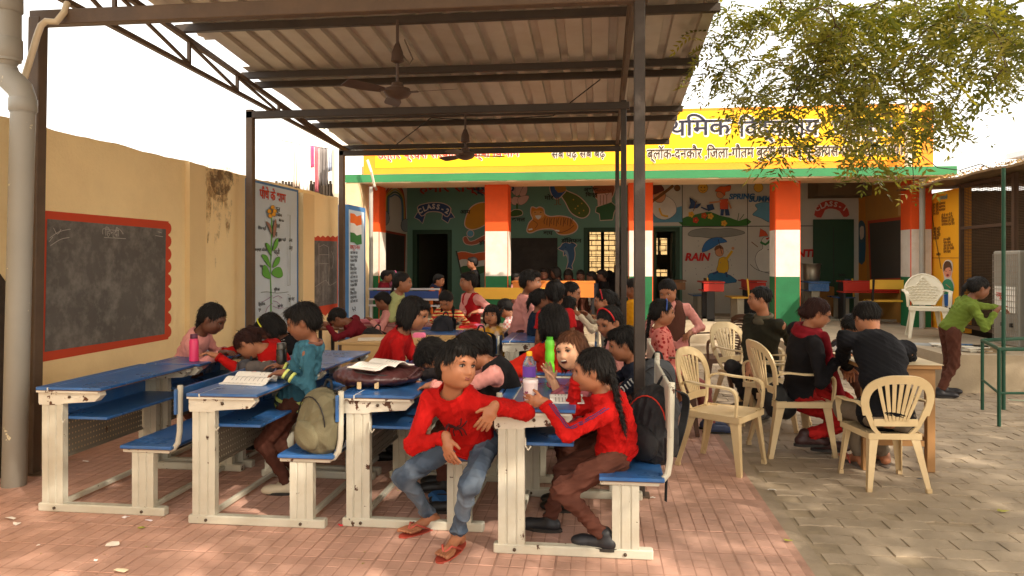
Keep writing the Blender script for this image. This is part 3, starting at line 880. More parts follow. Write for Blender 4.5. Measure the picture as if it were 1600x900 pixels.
m.poly([(1126, 327), (1131, 327), (1130, 337), (1125, 337)], DBL); m.poly([(1132, 327), (1138, 327), (1140, 337), (1133, 337)], DBL)
m.poly([(1104, 321), (1113, 319), (1116, 327), (1106, 330)], DBL, 0, BLK, .4); m.line([(1105, 328), (1095, 324)], 2, DBL)
m.poly([(1077, 309), (1086, 316), (1088, 320), (1095, 318), (1089, 325), (1082, 325), (1076, 326), (1079, 318)], DBL, 2, BLK, .4)
m.line([(1083, 330), (1088, 314)], 1.2, BRW); m.line([(1152, 344), (1154, 333)], 1, DGR); m.line([(1155, 344), (1162, 335)], 1, DGR)
m.build('spring_mural', b)
ytext('SPRING', 1139, 311, .155, BLU, YB - .03, b, 1.0, .007, shear=.15)
ytext('SUMMER', 1170, 315, .16, BLU, YB - .03, b, 1.0, .007, shear=.15)
ytext('RAIN', 1070, 407, .22, P(200, 40, 40), YB - .03, b, 1.0, .010, shear=.2)
ytext('WINTER', 1224, 401, .21, P(200, 40, 40), YB - .03, b, 1.0, .010, shear=.1)
m = mural('m')
m.poly([(1075, 366), (1082, 360), (1100, 357), (1120, 358), (1140, 357), (1156, 360), (1164, 364), (1150, 368), (1135, 370), (1115, 372), (1095, 370), (1080, 369)], P(140, 140, 132), 3, BLK, .5)
m.poly([(1097, 394), (1100, 382), (1108, 374), (1120, 371), (1130, 373), (1136, 378), (1124, 380), (1112, 388)], P(56, 110, 170), 2, BLK, .5)
m.poly([(1124, 404), (1134, 402), (1138, 412), (1136, 426), (1120, 425), (1122, 414)], P(214, 168, 40), 2, BLK, .5)
m.line([(1134, 406), (1144, 392)], 4, P(214, 168, 40)); m.disc(1145, 388, 2.5, SKN, n=8); m.disc(1124, 394, 6.5, SKN, BLK, .5); m.poly([(1116, 392), (1118, 385), (1126, 383), (1131, 390), (1124, 388)], BRW, 2)
m.poly([(1106, 431), (1115, 426), (1135, 428), (1146, 434), (1150, 441), (1115, 442)], P(50, 110, 150), 2, BLK, .5)
m.line([(1122, 424), (1114, 428)], 3, DBL); m.line([(1134, 425), (1136, 433)], 3, DBL); m.line([(1128, 397), (1122, 374)], .8, BLK)
for i in range(26): m.disc(random.uniform(1070, 1163), random.uniform(374, 430), .7, P(100, 100, 110), n=5)
m.build('rain_mural', b)
m = mural('m')
m.disc(1185, 293, 7, YEL, P(130, 90, 30), .6)
m.poly([(1176, 335), (1184, 327), (1180, 320), (1195, 316), (1210, 318), (1235, 320), (1246, 330), (1235, 345), (1206, 348), (1190, 341), (1182, 338)], SKY, 3, BLK, .5)
m.poly([(1184, 418), (1180, 405), (1184, 394), (1192, 388), (1190, 376), (1196, 370), (1204, 374), (1205, 388), (1212, 400), (1214, 418), (1205, 424), (1190, 424)], P(212, 208, 198), 3, BLK, .6)
m.poly([(1186, 370), (1188, 357), (1196, 362), (1200, 368)], P(206, 84, 50), 0, BLK, .4); m.line([(1188, 378), (1196, 382), (1203, 376)], 3.6, P(60, 120, 70), 2)
m.poly([(1196, 372), (1204, 371), (1198, 375)], RED); m.line([(1184, 386), (1174, 378)], 1.2, BRW); m.disc(1200, 390, 1, BLK, n=6)
m.line([(1172, 413), (1180, 420), (1190, 424), (1206, 428)], .7, BLK, 2)
m.build('snow_mural', b)
m = mural('m')
rd = P(186, 66, 52)
m.poly([(1272, 336), (1279, 320), (1290, 314), (1302, 313), (1314, 316), (1322, 322), (1327, 336), (1318, 339), (1312, 330), (1300, 326), (1289, 328), (1283, 340)], rd, 2, P(200, 180, 170), 1)
m.build('class_banner', b)
for i, ch in enumerate('CLASS-1'):
    t = i / 6; x = lerp(1279, 1318, t); y = 329 - 7 * math.sin(t * math.pi); a = lerp(.6, -.6, t)
    text_obj(ch, .14, frameM(onY(x, y, YB - .03), (math.cos(a), 0, math.sin(a)), (-math.sin(a), 0, math.cos(a))), P(214, 196, 186), 'banner_letter', b, .005, .001, 'CENTER', 2)
# left side wall: rainbow and board
XS = XL + .0
cl = lambda x, y: onX(x, y, XS + .001)
m = Mural(cl, (1, 0, 0))
for k, c in enumerate((P(176, 70, 46), P(190, 110, 50), P(190, 160, 70), P(80, 110, 90), P(84, 120, 150))):
    r = 1 - k * .13
    m.line([(615 - 17 * r, 335), (614 - 15 * r, 310), (615 - 9 * r, 295 + k * 3), (617, 288 + k * 4), (622 + 6 * r, 297 + k * 3), (624 + 8 * r, 320), (624 + 9 * r, 345)], 2.4, c, 3)
for (x, y, rx, ry) in ((599, 341, 9, 12), (633, 352, 7, 10)): m.disc(x, y, rx, P(130, 140, 146), BLK, .6, 12, ry)
m.build('rainbow_mural', b)
m = Mural(cl, (1, 0, 0)); m.poly([(598, 359), (634, 366), (632, 440), (599, 452)], P(150, 60, 40)); m.poly([(601, 363), (632, 369), (631, 436), (602, 446)], P(48, 42, 40)); m.build('side_blackboard', b)
# right side wall
cr = lambda x, y: onX(x, y, XR - .121)
m = Mural(cr, (-1, 0, 0))
m.poly([(1335, 310), (1352, 302), (1355, 440), (1340, 442)], P(200, 130, 40))
m.poly([(1341, 352), (1346, 344), (1352, 350), (1353, 366), (1352, 408), (1342, 410), (1341, 376)], P(60, 92, 110), 2); m.poly([(1344, 356), (1350, 354), (1350, 370), (1345, 374)], P(206, 190, 176), 2); m.poly([(1343, 380), (1351, 378), (1352, 408), (1343, 410)], P(40, 90, 120))
m.poly([(1356, 345), (1416, 338), (1419, 440), (1360, 441)], P(170, 66, 40)); m.poly([(1359, 349), (1413, 343), (1415, 434), (1362, 436)], P(70, 66, 60))
m.poly([(1404, 308), (1424, 300), (1427, 436), (1420, 437), (1417, 336), (1404, 337)], P(196, 160, 96))
for i in range(4): m.poly([(1419.5, 352 + i * 21), (1425, 350 + i * 21), (1425, 366 + i * 21), (1419.5, 367 + i * 21)], P(214, 140, 50))
m.disc(1412, 312, 4.5, P(150, 60, 46)); m.disc(1421, 308, 5, P(60, 100, 60)); m.build('animal_mural', b)
# rain pipe and wires on the facade
mb = MB(); mb.tube([onY(1419, 160, 12.7), onY(1419, 262, 12.7)], .055, 10); mb.lathe([(.07, 0), (.07, .1)], 12, tuple(onY(1419, 200, 12.7)))
mb.build('rain_pipe', mat('pvc_white', srgb(222, 214, 198), .5, .05, 4), b, smooth=False)
p0 = onY(1438, 300, 12.75)
mb = MB(); mb.tube([(p0.x + .05, 12.8, .4), (p0.x + .05, 12.8, 2.85)], .045, 10); mb.build('rain_pipe', mat('pvc_grey', srgb(160, 156, 146), .5, .08, 4), b)
mb = MB(); mb.tube([onY(574, 250, 12.3), onY(580, 268, 12.3), onY(585, 290, 12.45), onY(588, 296, 12.9)], .022, 8); mb.build('conduit', MATS['pvc_white'], b)
mb = MB(); mb.tube([onY(1442, 244, 12.7), onY(1465, 262, 12.3), onY(1500, 266, 11.8), onY(1532, 256, 11.0), onY(1545, 262, 10.5)], .008, 5); tag(mb.build('power_cable', BLK), 'thin black cable sagging from the sign to the right shed', 'cable')
pillar = MB(); pillar.box(-4.5, -4.16, 12.5, 13.0, 0, 2.86); tag(pillar.build('corner_pier', mat('pier_plaster', srgb(216, 192, 150), .9, .1, 4, .4, 40)), 'plain cream corner pier between the flag panel and the first column', 'pillar')
mb = MB(); a = onX(578, 408, -4.1).y; mb.tube([(-3.98, 12.55, .1), (-3.98, 12.55, 2.8)], .035, 8); tag(mb.build('drain_pipe', MATS['pvc_grey']), 'slim grey drain pipe on the building corner beside the first column', 'pipe')
# ================================================================ steel canopy
M_steel = mat('brown_steel', srgb(96, 78, 62), .55, .15, 5, .2, 60, dirt=srgb(70, 56, 46), dirt_amt=.5, dirt_scale=4, chips=srgb(110, 66, 40), chip_amt=.72, chip_scale=16)
M_sheet = mat('roof_sheet', srgb(196, 190, 180), .45, .08, 2.5, .15, 12, metal=.2, dirt=srgb(168, 148, 126), dirt_amt=.55, dirt_scale=1.6)
M_steeld = mat('steel_darker', srgb(62, 52, 44), .5, .15, 5, .2, 60, dirt=srgb(48, 40, 34), dirt_amt=.5, dirt_scale=4)  # darker copy of the brown steel for right posts, purlins and rear beams
can = thing('steel_canopy', 'open brown steel canopy with corrugated sheet roof over the school desks', 'canopy', (-1.8, 8, 0))
XA, XB_ = -3.95, .25
YR0, YR1 = 1.4, 11.45  # roof lengthened forward out of view to keep sun off wall and beams
zr = lambda y: 3.27 + .093 * (11.8 - y)
posts = [4.8, 8.0, 11.0]
for x in (XA, XB_):
    for y in posts:
        h = .045 if y < 5 else .040
        if x > 0: h = .035 if y < 5 else .030
        lean = -.055 if x < 0 and y < 5 else 0          # the front left post is a little out of plumb
        m = MB(); m.rbox(x - h, x + h, y - h, y + h, -.02, 3.22, .006)
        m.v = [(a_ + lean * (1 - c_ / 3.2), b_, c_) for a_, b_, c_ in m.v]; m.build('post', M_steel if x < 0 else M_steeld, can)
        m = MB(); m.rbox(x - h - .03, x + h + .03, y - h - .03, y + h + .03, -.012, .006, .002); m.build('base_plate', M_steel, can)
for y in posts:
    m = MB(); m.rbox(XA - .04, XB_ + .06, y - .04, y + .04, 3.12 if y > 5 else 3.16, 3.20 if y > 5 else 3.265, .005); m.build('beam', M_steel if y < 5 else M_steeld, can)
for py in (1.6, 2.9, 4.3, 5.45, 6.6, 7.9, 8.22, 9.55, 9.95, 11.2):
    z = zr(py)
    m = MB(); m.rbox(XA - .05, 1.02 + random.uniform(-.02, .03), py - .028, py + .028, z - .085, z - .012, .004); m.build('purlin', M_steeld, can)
for x in (XA + .02, XB_):
    top = []; bot = []
    ys = [1.6, 2.6, 3.6, 4.7, 5.6, 6.7, 7.65, 8.7, 9.8, 11.3]
    zb = lambda y: 3.205 + max(0, (11.6 - y)) * .034
    for y in ys:
        top.append(Vector((x, y, zr(y) - .115))); bot.append(Vector((x, y, zb(y))))
    m = MB(); m.bar(top[0], top[-1], .045, .045); m.build('top_chord', M_steel, can)
    m = MB(); m.bar(bot[0], bot[-1], .04, .04); m.build('bottom_chord', M_steel, can)
    for i in range(len(ys)):
        if (top[i] - bot[i]).length > .05:
            m = MB(); m.bar(bot[i] + Vector((0, 0, .02)), top[i] - Vector((0, 0, .02)), .03, .03, up=(0, 1, 0)); m.build('web_bar', M_steel, can)
        if i < len(ys) - 1:
            m = MB(); m.bar(top[i] - Vector((0, 0, .03)), bot[i + 1] + Vector((0, 0, .03)), .026, .026); m.build('web_bar', M_steel, can)
# corrugated sheets, trough profile across x
random.seed(21)
x = XA + .12; k = 0
while x < 1.0:
    x1 = min(x + 1.0, 1.02)
    prof = []; t = x
    while t < x1 - .02:
        for dx, dz in ((0, 0), (.158, 0), (.168, .045), (.240, .045)):
            if t + dx <= x1: prof.append((t + dx, dz))
        t += .25
    prof.append((x1 + .004, 0))
    ys = [YR0 + (YR1 - YR0) * i / 11 for i in range(12)]
    vs = []; fs = []
    for yy in ys:
        for (xx, dz) in prof:
            vs.append((xx, yy, zr(yy) + dz + .004 * math.sin(yy * 2 + xx) + (.003 if k % 2 else 0)))
    n = len(prof)
    for i in range(11):
        for j in range(n - 1): fs.append((i * n + j, i * n + j + 1, (i + 1) * n + j + 1, (i + 1) * n + j))
    m = MB(); m.add(vs, fs); o = m.build('roof_sheet', M_sheet, can)
    sm = o.modifiers.new('thick', 'SOLIDIFY'); sm.thickness = .0012; sm.offset = 1
    x = x1; k += 1
# a ragged narrow sheet at the left edge, with a gap where one piece is missing
for (y0, y1, xl) in ((1.4, 6.45, XA - .02), (6.6, 7.0, XA + .02), (7.75, 11.45, XA + .03)):
    m = MB(); n = 7; vs = []; fs = []
    for i in range(n + 1):
        yy = lerp(y0, y1, i / n); vs += [(xl + random.uniform(-.02, .02), yy, zr(yy) + .002), (XA + .13, yy, zr(yy) + .002)]
    fs = [(2 * i, 2 * i + 1, 2 * i + 3, 2 * i + 2) for i in range(n)]
    m.add(vs, fs); o = m.build('roof_sheet', M_sheet, can); sm = o.modifiers.new('thick', 'SOLIDIFY'); sm.thickness = .0015
# bulging edge rib and cables under the roof
mb = MB(); mb.tube([(-3.2, 11.0, 3.2), (-2.2, 9.5, 3.38), (-1.6, 9.5, 3.33), (-.6, 9.55, 3.38), (0, 8.2, 3.5)], .007, 5); mb.build('cable', BLK, can)

# fans
M_fan = mat('fan_brown', srgb(84, 66, 56), .45, .1, 6)
def fan(p, top, rad, rot, label):
    t = thing('ceiling_fan', label, 'ceiling fan', tuple(p), 0, 'ceiling fans under the canopy', world=False)
    m = MB(); m.tube([(0, 0, top - p[2]), (0, 0, .06)], .014, 8); m.build('down_rod', M_fan, t)
    m = MB(); m.lathe([(.02, top - p[2] - .40), (.06, top - p[2] - .38), (.052, top - p[2] - .30), (.022, top - p[2] - .22)], 14); smooth_by_angle(m.build('canopy_cup', M_fan, t))
    m = MB(); m.lathe([(.02, .10), (.05, .09), (.06, .05), (.115, .035), (.125, .0), (.10, -.035), (.045, -.055), (.02, -.06)], 20); smooth_by_angle(m.build('motor', M_fan, t))
    for i in range(3):
        a = rot + i * 2 * math.pi / 3
        M = Matrix.Rotation(a, 4, 'Z') @ Matrix.Rotation(R(9), 4, 'X')
        m = MB()
        w0, w1 = .045, .075; pts = []
        n = 7
        for j in range(n + 1):
            r = lerp(.16, rad, j / n); ww = lerp(w0, w1, min(1, j / 3)) * (1 if j < n else .8)
            pts.append((r, ww))
        vs = [M @ Vector((r, -ww, -.006)) for r, ww in pts] + [M @ Vector((r, ww, .004)) for r, ww in pts] + [M @ Vector((r, -ww, -.003)) for r, ww in pts] + [M @ Vector((r, ww, .007)) for r, ww in pts]
        N_ = n + 1; fs = []
        for j in range(n): fs += [(j, j + 1, N_ + j + 1, N_ + j), (2 * N_ + j, 3 * N_ + j, 3 * N_ + j + 1, 2 * N_ + j + 1), (j, 2 * N_ + j, 2 * N_ + j + 1, j + 1), (N_ + j, N_ + j + 1, 3 * N_ + j + 1, 3 * N_ + j)]
        fs += [(0, N_, 3 * N_, 2 * N_), (n, 2 * N_ + n, 3 * N_ + n, N_ + n)]
        m.add(vs, fs)
        m.build('blade', M_fan, t)
        m = MB(); m.bar(M @ Vector((.09, 0, 0)), M @ Vector((.2, 0, 0)), .03, .012); m.build('blade_arm', M_fan, t)
    return t
fan(W(621, 145, 6.75), zr(6.6) - .05, .56, R(-8), 'nearer brown three blade fan hanging from the canopy')
fan(W(727, 243, 9.6), zr(9.55) - .05, .52, R(18), 'smaller farther brown ceiling fan in front of the yellow sign')
m = MB(); p = W(621, 60, 6.8); m.tube([p, W(628, 85, 6.8), W(640, 100, 6.8), W(645, 92, 6.9), W(632, 62, 7.0)], .008, 6); tag(m.build('fan_wire', mat('wire_grey', srgb(120, 106, 92), .6)), 'loose wire curling beside the rod of the nearer fan', 'wire')

# ================================================================ pipes at far left
M_pvc = mat('pvc_pipe', srgb(150, 147, 138), .5, .06, 2, .1, 30, zdirt=(srgb(120, 108, 92), 0.0, 1.2, .6), chips=srgb(214, 204, 170), chip_amt=.68, chip_scale=7)
dp = thing('drainage_pipe', 'thick grey drainage pipe with a bend rising past the front left post', 'pipe', tuple(W(33, 748, 5.0)))
D0 = 4.95
pt = [W(10, -60, D0), W(10, 96, D0)]
m = MB(); m.tube(pt, .088, 16); m.lathe([(.088, 0), (.098, .01), (.098, .12), (.088, .13)], 16, tuple(W(10, 20, D0))); m.build('upper_pipe', M_pvc, dp, smooth=False)
m = MB(); m.lathe([(.05, -.08), (.075, -.02), (.096, .0), (.096, .12), (.088, .13)], 16, tuple(W(10, 90, D0))); m.build('reducer', M_pvc, dp)
m = MB(); m.tube([W(9, 104, D0), W(9, 114, D0), W(14, 122, D0), W(32, 140, D0), W(36, 154, D0), W(36, 176, D0)], [.07, .078, .08, .08, .08, .08], 16); m.build('elbow', M_pvc, dp)
for q in ((16, 124), (27, 137)):
    pass
m = MB(); m.tube([W(36, 170, D0), W(22, 760, D0 - .0)], .074, 18); m.lathe([(.074, 0), (.085, .01), (.085, .09), (.074, .1)], 18, tuple(W(36, 176, D0))); smooth_by_angle(m.build('lower_pipe', M_pvc, dp))
for o in KIDS[dp.name]: smooth_by_angle(o, 50)
m = MB(); m.tube([W(105, 5, 5.2), W(100, 20, 5.15), W(88, 34, 5.1), W(72, 33, 5.1), W(64, 40, 5.1), W(58, 56, 5.1), W(45, 100, 5.1), W(33, 138, 5.1)], .022, 10)
tag(smooth_by_angle(m.build('conduit', mat('conduit_cream', srgb(222, 206, 176), .5, .05, 4)), 60), 'thin cream conduit bending down from the canopy beam beside the post', 'pipe')

# ================================================================ neighbour's terrace behind the wall
tr = thing('terrace_shed', 'dark slatted shed beyond the wall end under a washing line', 'shed', (-5.0, 12.5, 0))
m = MB(); m.box(-6.2, -4.62, 12.9, 13.1, 0, 2.9); m.build('wall', mat('shed_wall', srgb(120, 104, 84), .9, .2, 4), tr)
for i in range(26):
    m = MB(); xx = -6.18 + i * .06; m.box(xx, xx + .035, 12.86, 12.9, 2.3, 2.95 + random.uniform(-.02, .02)); m.build('slat', mat('shed_slat', srgb(70, 60, 50), .8, .3, 6), tr)
m = MB(); m.bar((-4.7, 12.8, 0), (-4.7, 12.8, 3.05), .06, .06); m.build('post', M_steel, tr)
nb = thing('white_house', 'sunlit white house block behind the washing line', 'building', (-6.3, 14.5, 0))
m = MB(); m.box(-8.2, -5.82, 14.6, 18, 0, 4.3); m.build('wall', mat('house_white', srgb(236, 234, 228), .8, .03, 3), nb)
cl = thing('washing_line', 'washing line strung above the cream wall end', 'washing line', (-5.2, 12.4, 2.9))
L0, L1 = W(455, 222, 12.9), W(540, 236, 12.9)
def lp(px, z=0): 
    t = (px - 455) / 85; return L0.lerp(L1, t) + Vector((0, 0, z))
m = MB(); m.tube([lp(440), lp(470, -.01), lp(500, -.01), lp(545)], .006, 5); m.build('line', BLK, cl)
def cloth(px0, px1, py1, c, label, n=10, amp=.02, name='hanging_cloth'):
    m = MB(); a = lp(px0, -.0); b_ = lp(px1, -.0); zb_ = W(px0, py1, 12.9).z; vs = []
    ph = random.uniform(0, 6)
    for j in range(7):
        t = j / 6
        for i in range(n + 1):
            q = a.lerp(b_, i / n); q.z = lerp(q.z, zb_ + .02 * math.sin(i * 2 + ph), t); q += Vector((0, amp * math.sin(i * 1.6 + ph + t), 0)) * (.4 + t); vs.append(q)
    fs = [(j * (n + 1) + i, j * (n + 1) + i + 1, (j + 1) * (n + 1) + i + 1, (j + 1) * (n + 1) + i) for j in range(6) for i in range(n)]
    m.add(vs, fs); o = m.build(name, mat('cloth_%d%d%d' % c, srgb(*c), .9, .1, 8), smooth=True)
    s_ = o.modifiers.new('thick', 'SOLIDIFY'); s_.thickness = .004
    tag(o, label, 'laundry', 'laundry on the line')
cloth(458, 468, 292, (232, 214, 200), 'cream patterned cloth at the left end of the washing line')
cloth(468, 484, 300, (244, 240, 234), 'wide white sheet hanging on the washing line')
cloth(485, 491, 262, (222, 96, 140), 'small bright pink cloth on the washing line')
cloth(492, 498, 300, (190, 110, 120), 'reddish checked cloth hanging below the line')
cloth(499, 512, 290, (120, 114, 112), 'grey shirt hanging on the washing line')
cloth(513, 520, 268, (170, 180, 200), 'pale blue cloth on the washing line')
cloth(521, 530, 276, (236, 232, 224), 'white towel at the right end of the washing line')
m = MB(); m.tube([W(527, 235, 12.6), W(527, 300, 12.5), W(534, 318, 12.4), W(540, 330, 12.3), W(540, 500, 12.3)], .085, 12); tag(smooth_by_angle(m.build('drain_pipe', mat('pvc_cream', srgb(226, 210, 180), .5, .06, 3)), 60), 'thick cream drain pipe bending at the end of the cream wall', 'pipe')
m = MB(); m.box(12.5, 15.4, 21, 24, 0, 4.6); m.box(12.3, 15.6, 20.8, 24.2, 4.6, 4.77); tag(m.build('white_house', mat('house_white2', srgb(220, 222, 226), .8, .04, 2)), 'distant pale house corner at the right edge behind the shed', 'building')
# ================================================================ right side: platform, singing-boy panel and caged shed
M_platf = mat('platform_cement', srgb(168, 152, 128), .8, .12, 3, .3, 50, dirt=srgb(130, 116, 94), dirt_amt=.6, dirt_scale=2.4)
m = MB(); m.box(2.5, 5.5, 10.0, 12.98, -.03, .397); m.box(3.92, 7.2, 8.98, 9.997, -.03, .43); tag(m.build('platform', M_platf), kind='structure')
m = MB(); a, c_ = W(1395, 540, 9.6), W(1482, 543, 9.2); m.tube([a, W(1440, 541, 9.4), c_], .045, 12)
tag(smooth_by_angle(m.build('loose_pipe', mat('pipe_grey2', srgb(150, 150, 146), .45, .1, 4))), 'loose grey plastic pipe lying along the platform edge', 'pipe')

pn = thing('orange_panel', 'tall orange wall panel with a printed poem and a singing boy', 'wall panel', (5.5, 12.7, .4))
XO = 5.5; cy = lambda x, y: onX(x, y, XO)
ya, yb = onX(1505, 400, XO).y, onX(1449, 400, XO).y
m = MB(); m.box(XO, XO + .12, ya, yb, .4, 2.63); m.build('panel', mat('panel_orange', srgb(240, 158, 26), .7, .05, 2), pn)
m = MB(); m.box(XO - .006, XO - .001, ya + .12, yb - .08, .5, 2.60); m.build('field', mat('panel_yellow', srgb(246, 172, 30), .7, .04, 2), pn)
mm = Mural(lambda x, y: onX(x, y, XO - .006), (-1, 0, 0))
mm.line([(1451, 403), (1505, 403)], .8, P(150, 80, 30)); mm.line([(1454, 318), (1462, 370), (1471, 420)], 1.0, P(90, 60, 40))
mm.poly([(1476, 436), (1474, 424), (1474, 414), (1478, 407), (1484, 406), (1489, 411), (1489, 424), (1487, 433), (1492, 446), (1489, 459), (1487, 488), (1473, 488), (1474, 460), (1471, 448)], P(216, 206, 196), 2)
mm.disc(1481.5, 425, 6.2, P(226, 150, 120), None, 1, 14, 9); mm.poly([(1475, 425), (1475, 414), (1479, 408), (1485, 409), (1488, 416), (1488, 424), (1485, 418), (1479, 419)], P(96, 64, 40), 2)
mm.disc(1481.5, 430, 2, P(150, 40, 40)); mm.line([(1477, 423), (1480, 424)], .7, BLK); mm.line([(1484, 423), (1487, 422)], .7, BLK)
mm.poly([(1474, 441), (1480, 436), (1487, 438), (1491, 448), (1489, 458), (1474, 459), (1472, 449)], P(60, 140, 100), 2); mm.line([(1479, 444), (1486, 450)], 1, SKN)
mm.poly([(1476, 460), (1488, 459), (1487, 478), (1477, 478)], P(40, 90, 160)); mm.disc(1479, 481, 2.6, BLK); mm.disc(1486, 481, 2.6, BLK); mm.build('boy_painting', pn)
poem = ['हम होंगे कामयाब', 'हम होंगे कामयाब', 'हम होंगे कामयाब', 'एक दिन', 'हो हो मन में है', 'विश्वास पूरा है', 'विश्वास हम होंगे', 'कामयाब एक दिन', 'होगी शांति', 'चारों ओर', 'होगी शांति', 'एक दिन', 'हम चलेंगे', 'साथ साथ', 'डाल हाथों में', 'हाथ हम चलेंगे', 'साथ साथ']
def otext(s, px, py, size, m_, par, sx=1):
    return text_obj(s, size, frameM(onX(px, py, XO - .014), (0, -1, 0), (0, 0, 1)), m_, 'lettering', par, .0005, .001, sx=sx, res=1)
for i, s in enumerate(poem):
    px = 1458 if i < 4 or 8 <= i < 12 else 1471
    if i >= 12: px = 1474
    otext(s, px, 322 + i * 4.75 + (px - 1458) * -.17, .062, P(110, 70, 30), pn, 1.15)
otext('कामयाबी', 1467, 313, .09, P(70, 150, 160), pn); otext('एक दिन', 1463, 399, .05, P(70, 46, 26), pn)

M_mesh = mat('cage_wire', srgb(84, 64, 44), .7, .2, 5, metal=.3)
M_cframe = mat('cage_frame', srgb(80, 58, 42), .7, .15, 5)
sh = thing('caged_shed', 'dark wire mesh shed with littered tin roof along the right side', 'shed', (6.2, 10, .4))
XC = 5.46
for (y0_, y1_, z0_, z1_) in ((10.55, 11.95, .55, 1.98), (10.55, 11.95, 2.02, 2.62), (9.0, 10.45, .5, 2.62)):
    m = MB()
    n = int((z1_ - z0_) / .022)
    for i in range(n + 1):
        z = z0_ + (z1_ - z0_) * i / n; m.box(XC - .001, XC + .002, y0_, y1_, z - .004, z + .004)
    n = int((y1_ - y0_) / .045)
    for i in range(n + 1):
        y = y0_ + (y1_ - y0_) * i / n; m.box(XC + .002, XC + .005, y - .003, y + .003, z0_, z1_)
    tag(m.build('mesh_screen', M_mesh, sh), kind='stuff')
for (y0_, y1_, z0_, z1_) in ((11.95, 12.0, .42, 2.68), (10.48, 10.55, .42, 2.67), (9.0, 9.06, .42, 2.66)):
    m = MB(); m.box(XC - .03, XC + .03, y0_, y1_, z0_, z1_); m.build('upright', M_cframe, sh)
for z in (2.0, .52, 2.635):
    m = MB(); m.box(XC - .02, XC + .025, 10.551, 11.949, z - .025, z + .025); m.build('rail', M_cframe, sh)
m = MB(); m.box(6.9, 7.1, 8.9, 13.4, 0, 2.66); m.box(5.7, 6.9, 13.0, 13.2, 0, 2.66); m.build('back_wall', mat('shed_dark_wall', srgb(70, 58, 46), .9, .2, 3), sh)
# roof: tin sheet with dead leaves on top
m = MB(); pts = []
e0 = onX(1440, 291, 5.05); 
for i in range(15):
    t = i / 14; y = lerp(13.3, 7.2, t); z = lerp(2.72, 2.68, t) + .015 * math.sin(i * 2.1)
    pts += [Vector((5.02 + .02 * math.sin(i * 3), y, z - .03)), Vector((7.6, y, z + .05))]
m.add(pts, [(2 * i, 2 * i + 1, 2 * i + 3, 2 * i + 2) for i in range(14)]); o = m.build('tin_roof', mat('old_tin', srgb(120, 96, 66), .8, .25, 6, .5, 40), sh); s_ = o.modifiers.new('t', 'SOLIDIFY'); s_.thickness = .03
m = MB()
for i in range(1500):
    y = random.uniform(7.2, 13.2); x = 5.0 + abs(random.gauss(0, .35)); z = 2.69 - (13.3 - y) * .0066 + .03 + random.uniform(0, .05)
    a = random.uniform(0, 6.28); l = random.uniform(.02, .06); dx, dy = math.cos(a) * l, math.sin(a) * l
    m.add([(x, y, z), (x + dx, y + dy, z + .012), (x + dx * .5 - dy * .25, y + dy * .5 + dx * .25, z + .02)], [(0, 1, 2)])
tag(m.build('dead_leaves', mat('dry_leaf', srgb(172, 138, 80), .8, .35, 12), sh), kind='stuff')
# white cooler cabinets inside
def cooler(x, y, z, w_, d_, h_, label):
    t = thing('water_cooler', label, 'water cooler', (x, y, z), 0, None, False)
    m = MB(); m.rbox(0, d_, 0, w_, 0, h_, .015); m.build('cabinet', mat('cooler_white', srgb(150, 145, 134), .45, .06, 3), t)
    m = MB(); m.box(-.008, 0, .06, w_ - .06, h_ * .35, h_ * .62); m.build('notice', mat('notice_white', srgb(226, 222, 212), .7), t)
    m = MB()
    for i in range(2): m.box(-.03, 0, .12 + i * .2, .16 + i * .2, h_ * .2, h_ * .24)
    m.build('tap', MATS['dark_steel'], t)
    m = MB()
    for i in range(14):
        yy = lerp(.01, w_ - .01, i / 13); m.box(-.012, -.009, yy - .003, yy + .003, .04, h_ - .04)
    for i in range(16):
        zz = lerp(.05, h_ - .05, i / 15); m.box(-.015, -.012, .01, w_ - .01, zz - .003, zz + .003)
    m.build('wire_guard', mat('guard_wire', srgb(150, 140, 126), .5, .1, 3, metal=.4), t)
    text_obj('नमूना', .1, frameM((-.012, w_ - .1, h_ * .5), (0, -1, 0), (0, 0, 1)), RED, 'lettering', t)
    return t
cooler(5.12, 9.78, .432, .60, .34, 1.20, 'white water cooler with a paper notice inside the wire cage')
cooler(5.15, 9.05, .432, .6, .3, 1.2, 'second white cooler cabinet at the right frame edge')
# green pipe post and stand
M_gp = mat('green_paint_pipe', srgb(24, 72, 52), .5, .1, 5)
p = G(1568, 640); m = MB(); m.tube([p, (p.x, p.y, 2.44)], .019, 10); tag(smooth_by_angle(m.build('green_post', M_gp)), 'slim dark green pipe post holding up the shed roof', 'post')
st = thing('green_stand', 'low dark green tubular stand beside the ledge', 'stand', tuple(G(1560, 665)))
s0 = G(1561, 666); s1 = G(1535, 640)
m = MB()
tp = .70
for q in (s0, s1, Vector((s0.x + .7, s0.y + .1, 0)), Vector((s1.x + .75, s1.y + .35, 0))):
    m = MB(); m.tube([q, (q.x, q.y, tp)], .016, 8); m.build('leg', M_gp, st)
m = MB(); m.tube([(s1.x, s1.y, tp), (s0.x, s0.y, tp), (s0.x + .7, s0.y + .1, tp), (s1.x + .75, s1.y + .35, tp), (s1.x, s1.y, tp)], .018, 8); m.build('top_rail', M_gp, st)
m = MB(); m.tube([(s1.x, s1.y, .3), (s0.x, s0.y, .3)], .012, 8); m.tube([(s0.x, s0.y, .3), (s0.x + .7, s0.y + .1, .3)], .012, 8); m.build('cross_rail', M_gp, st)
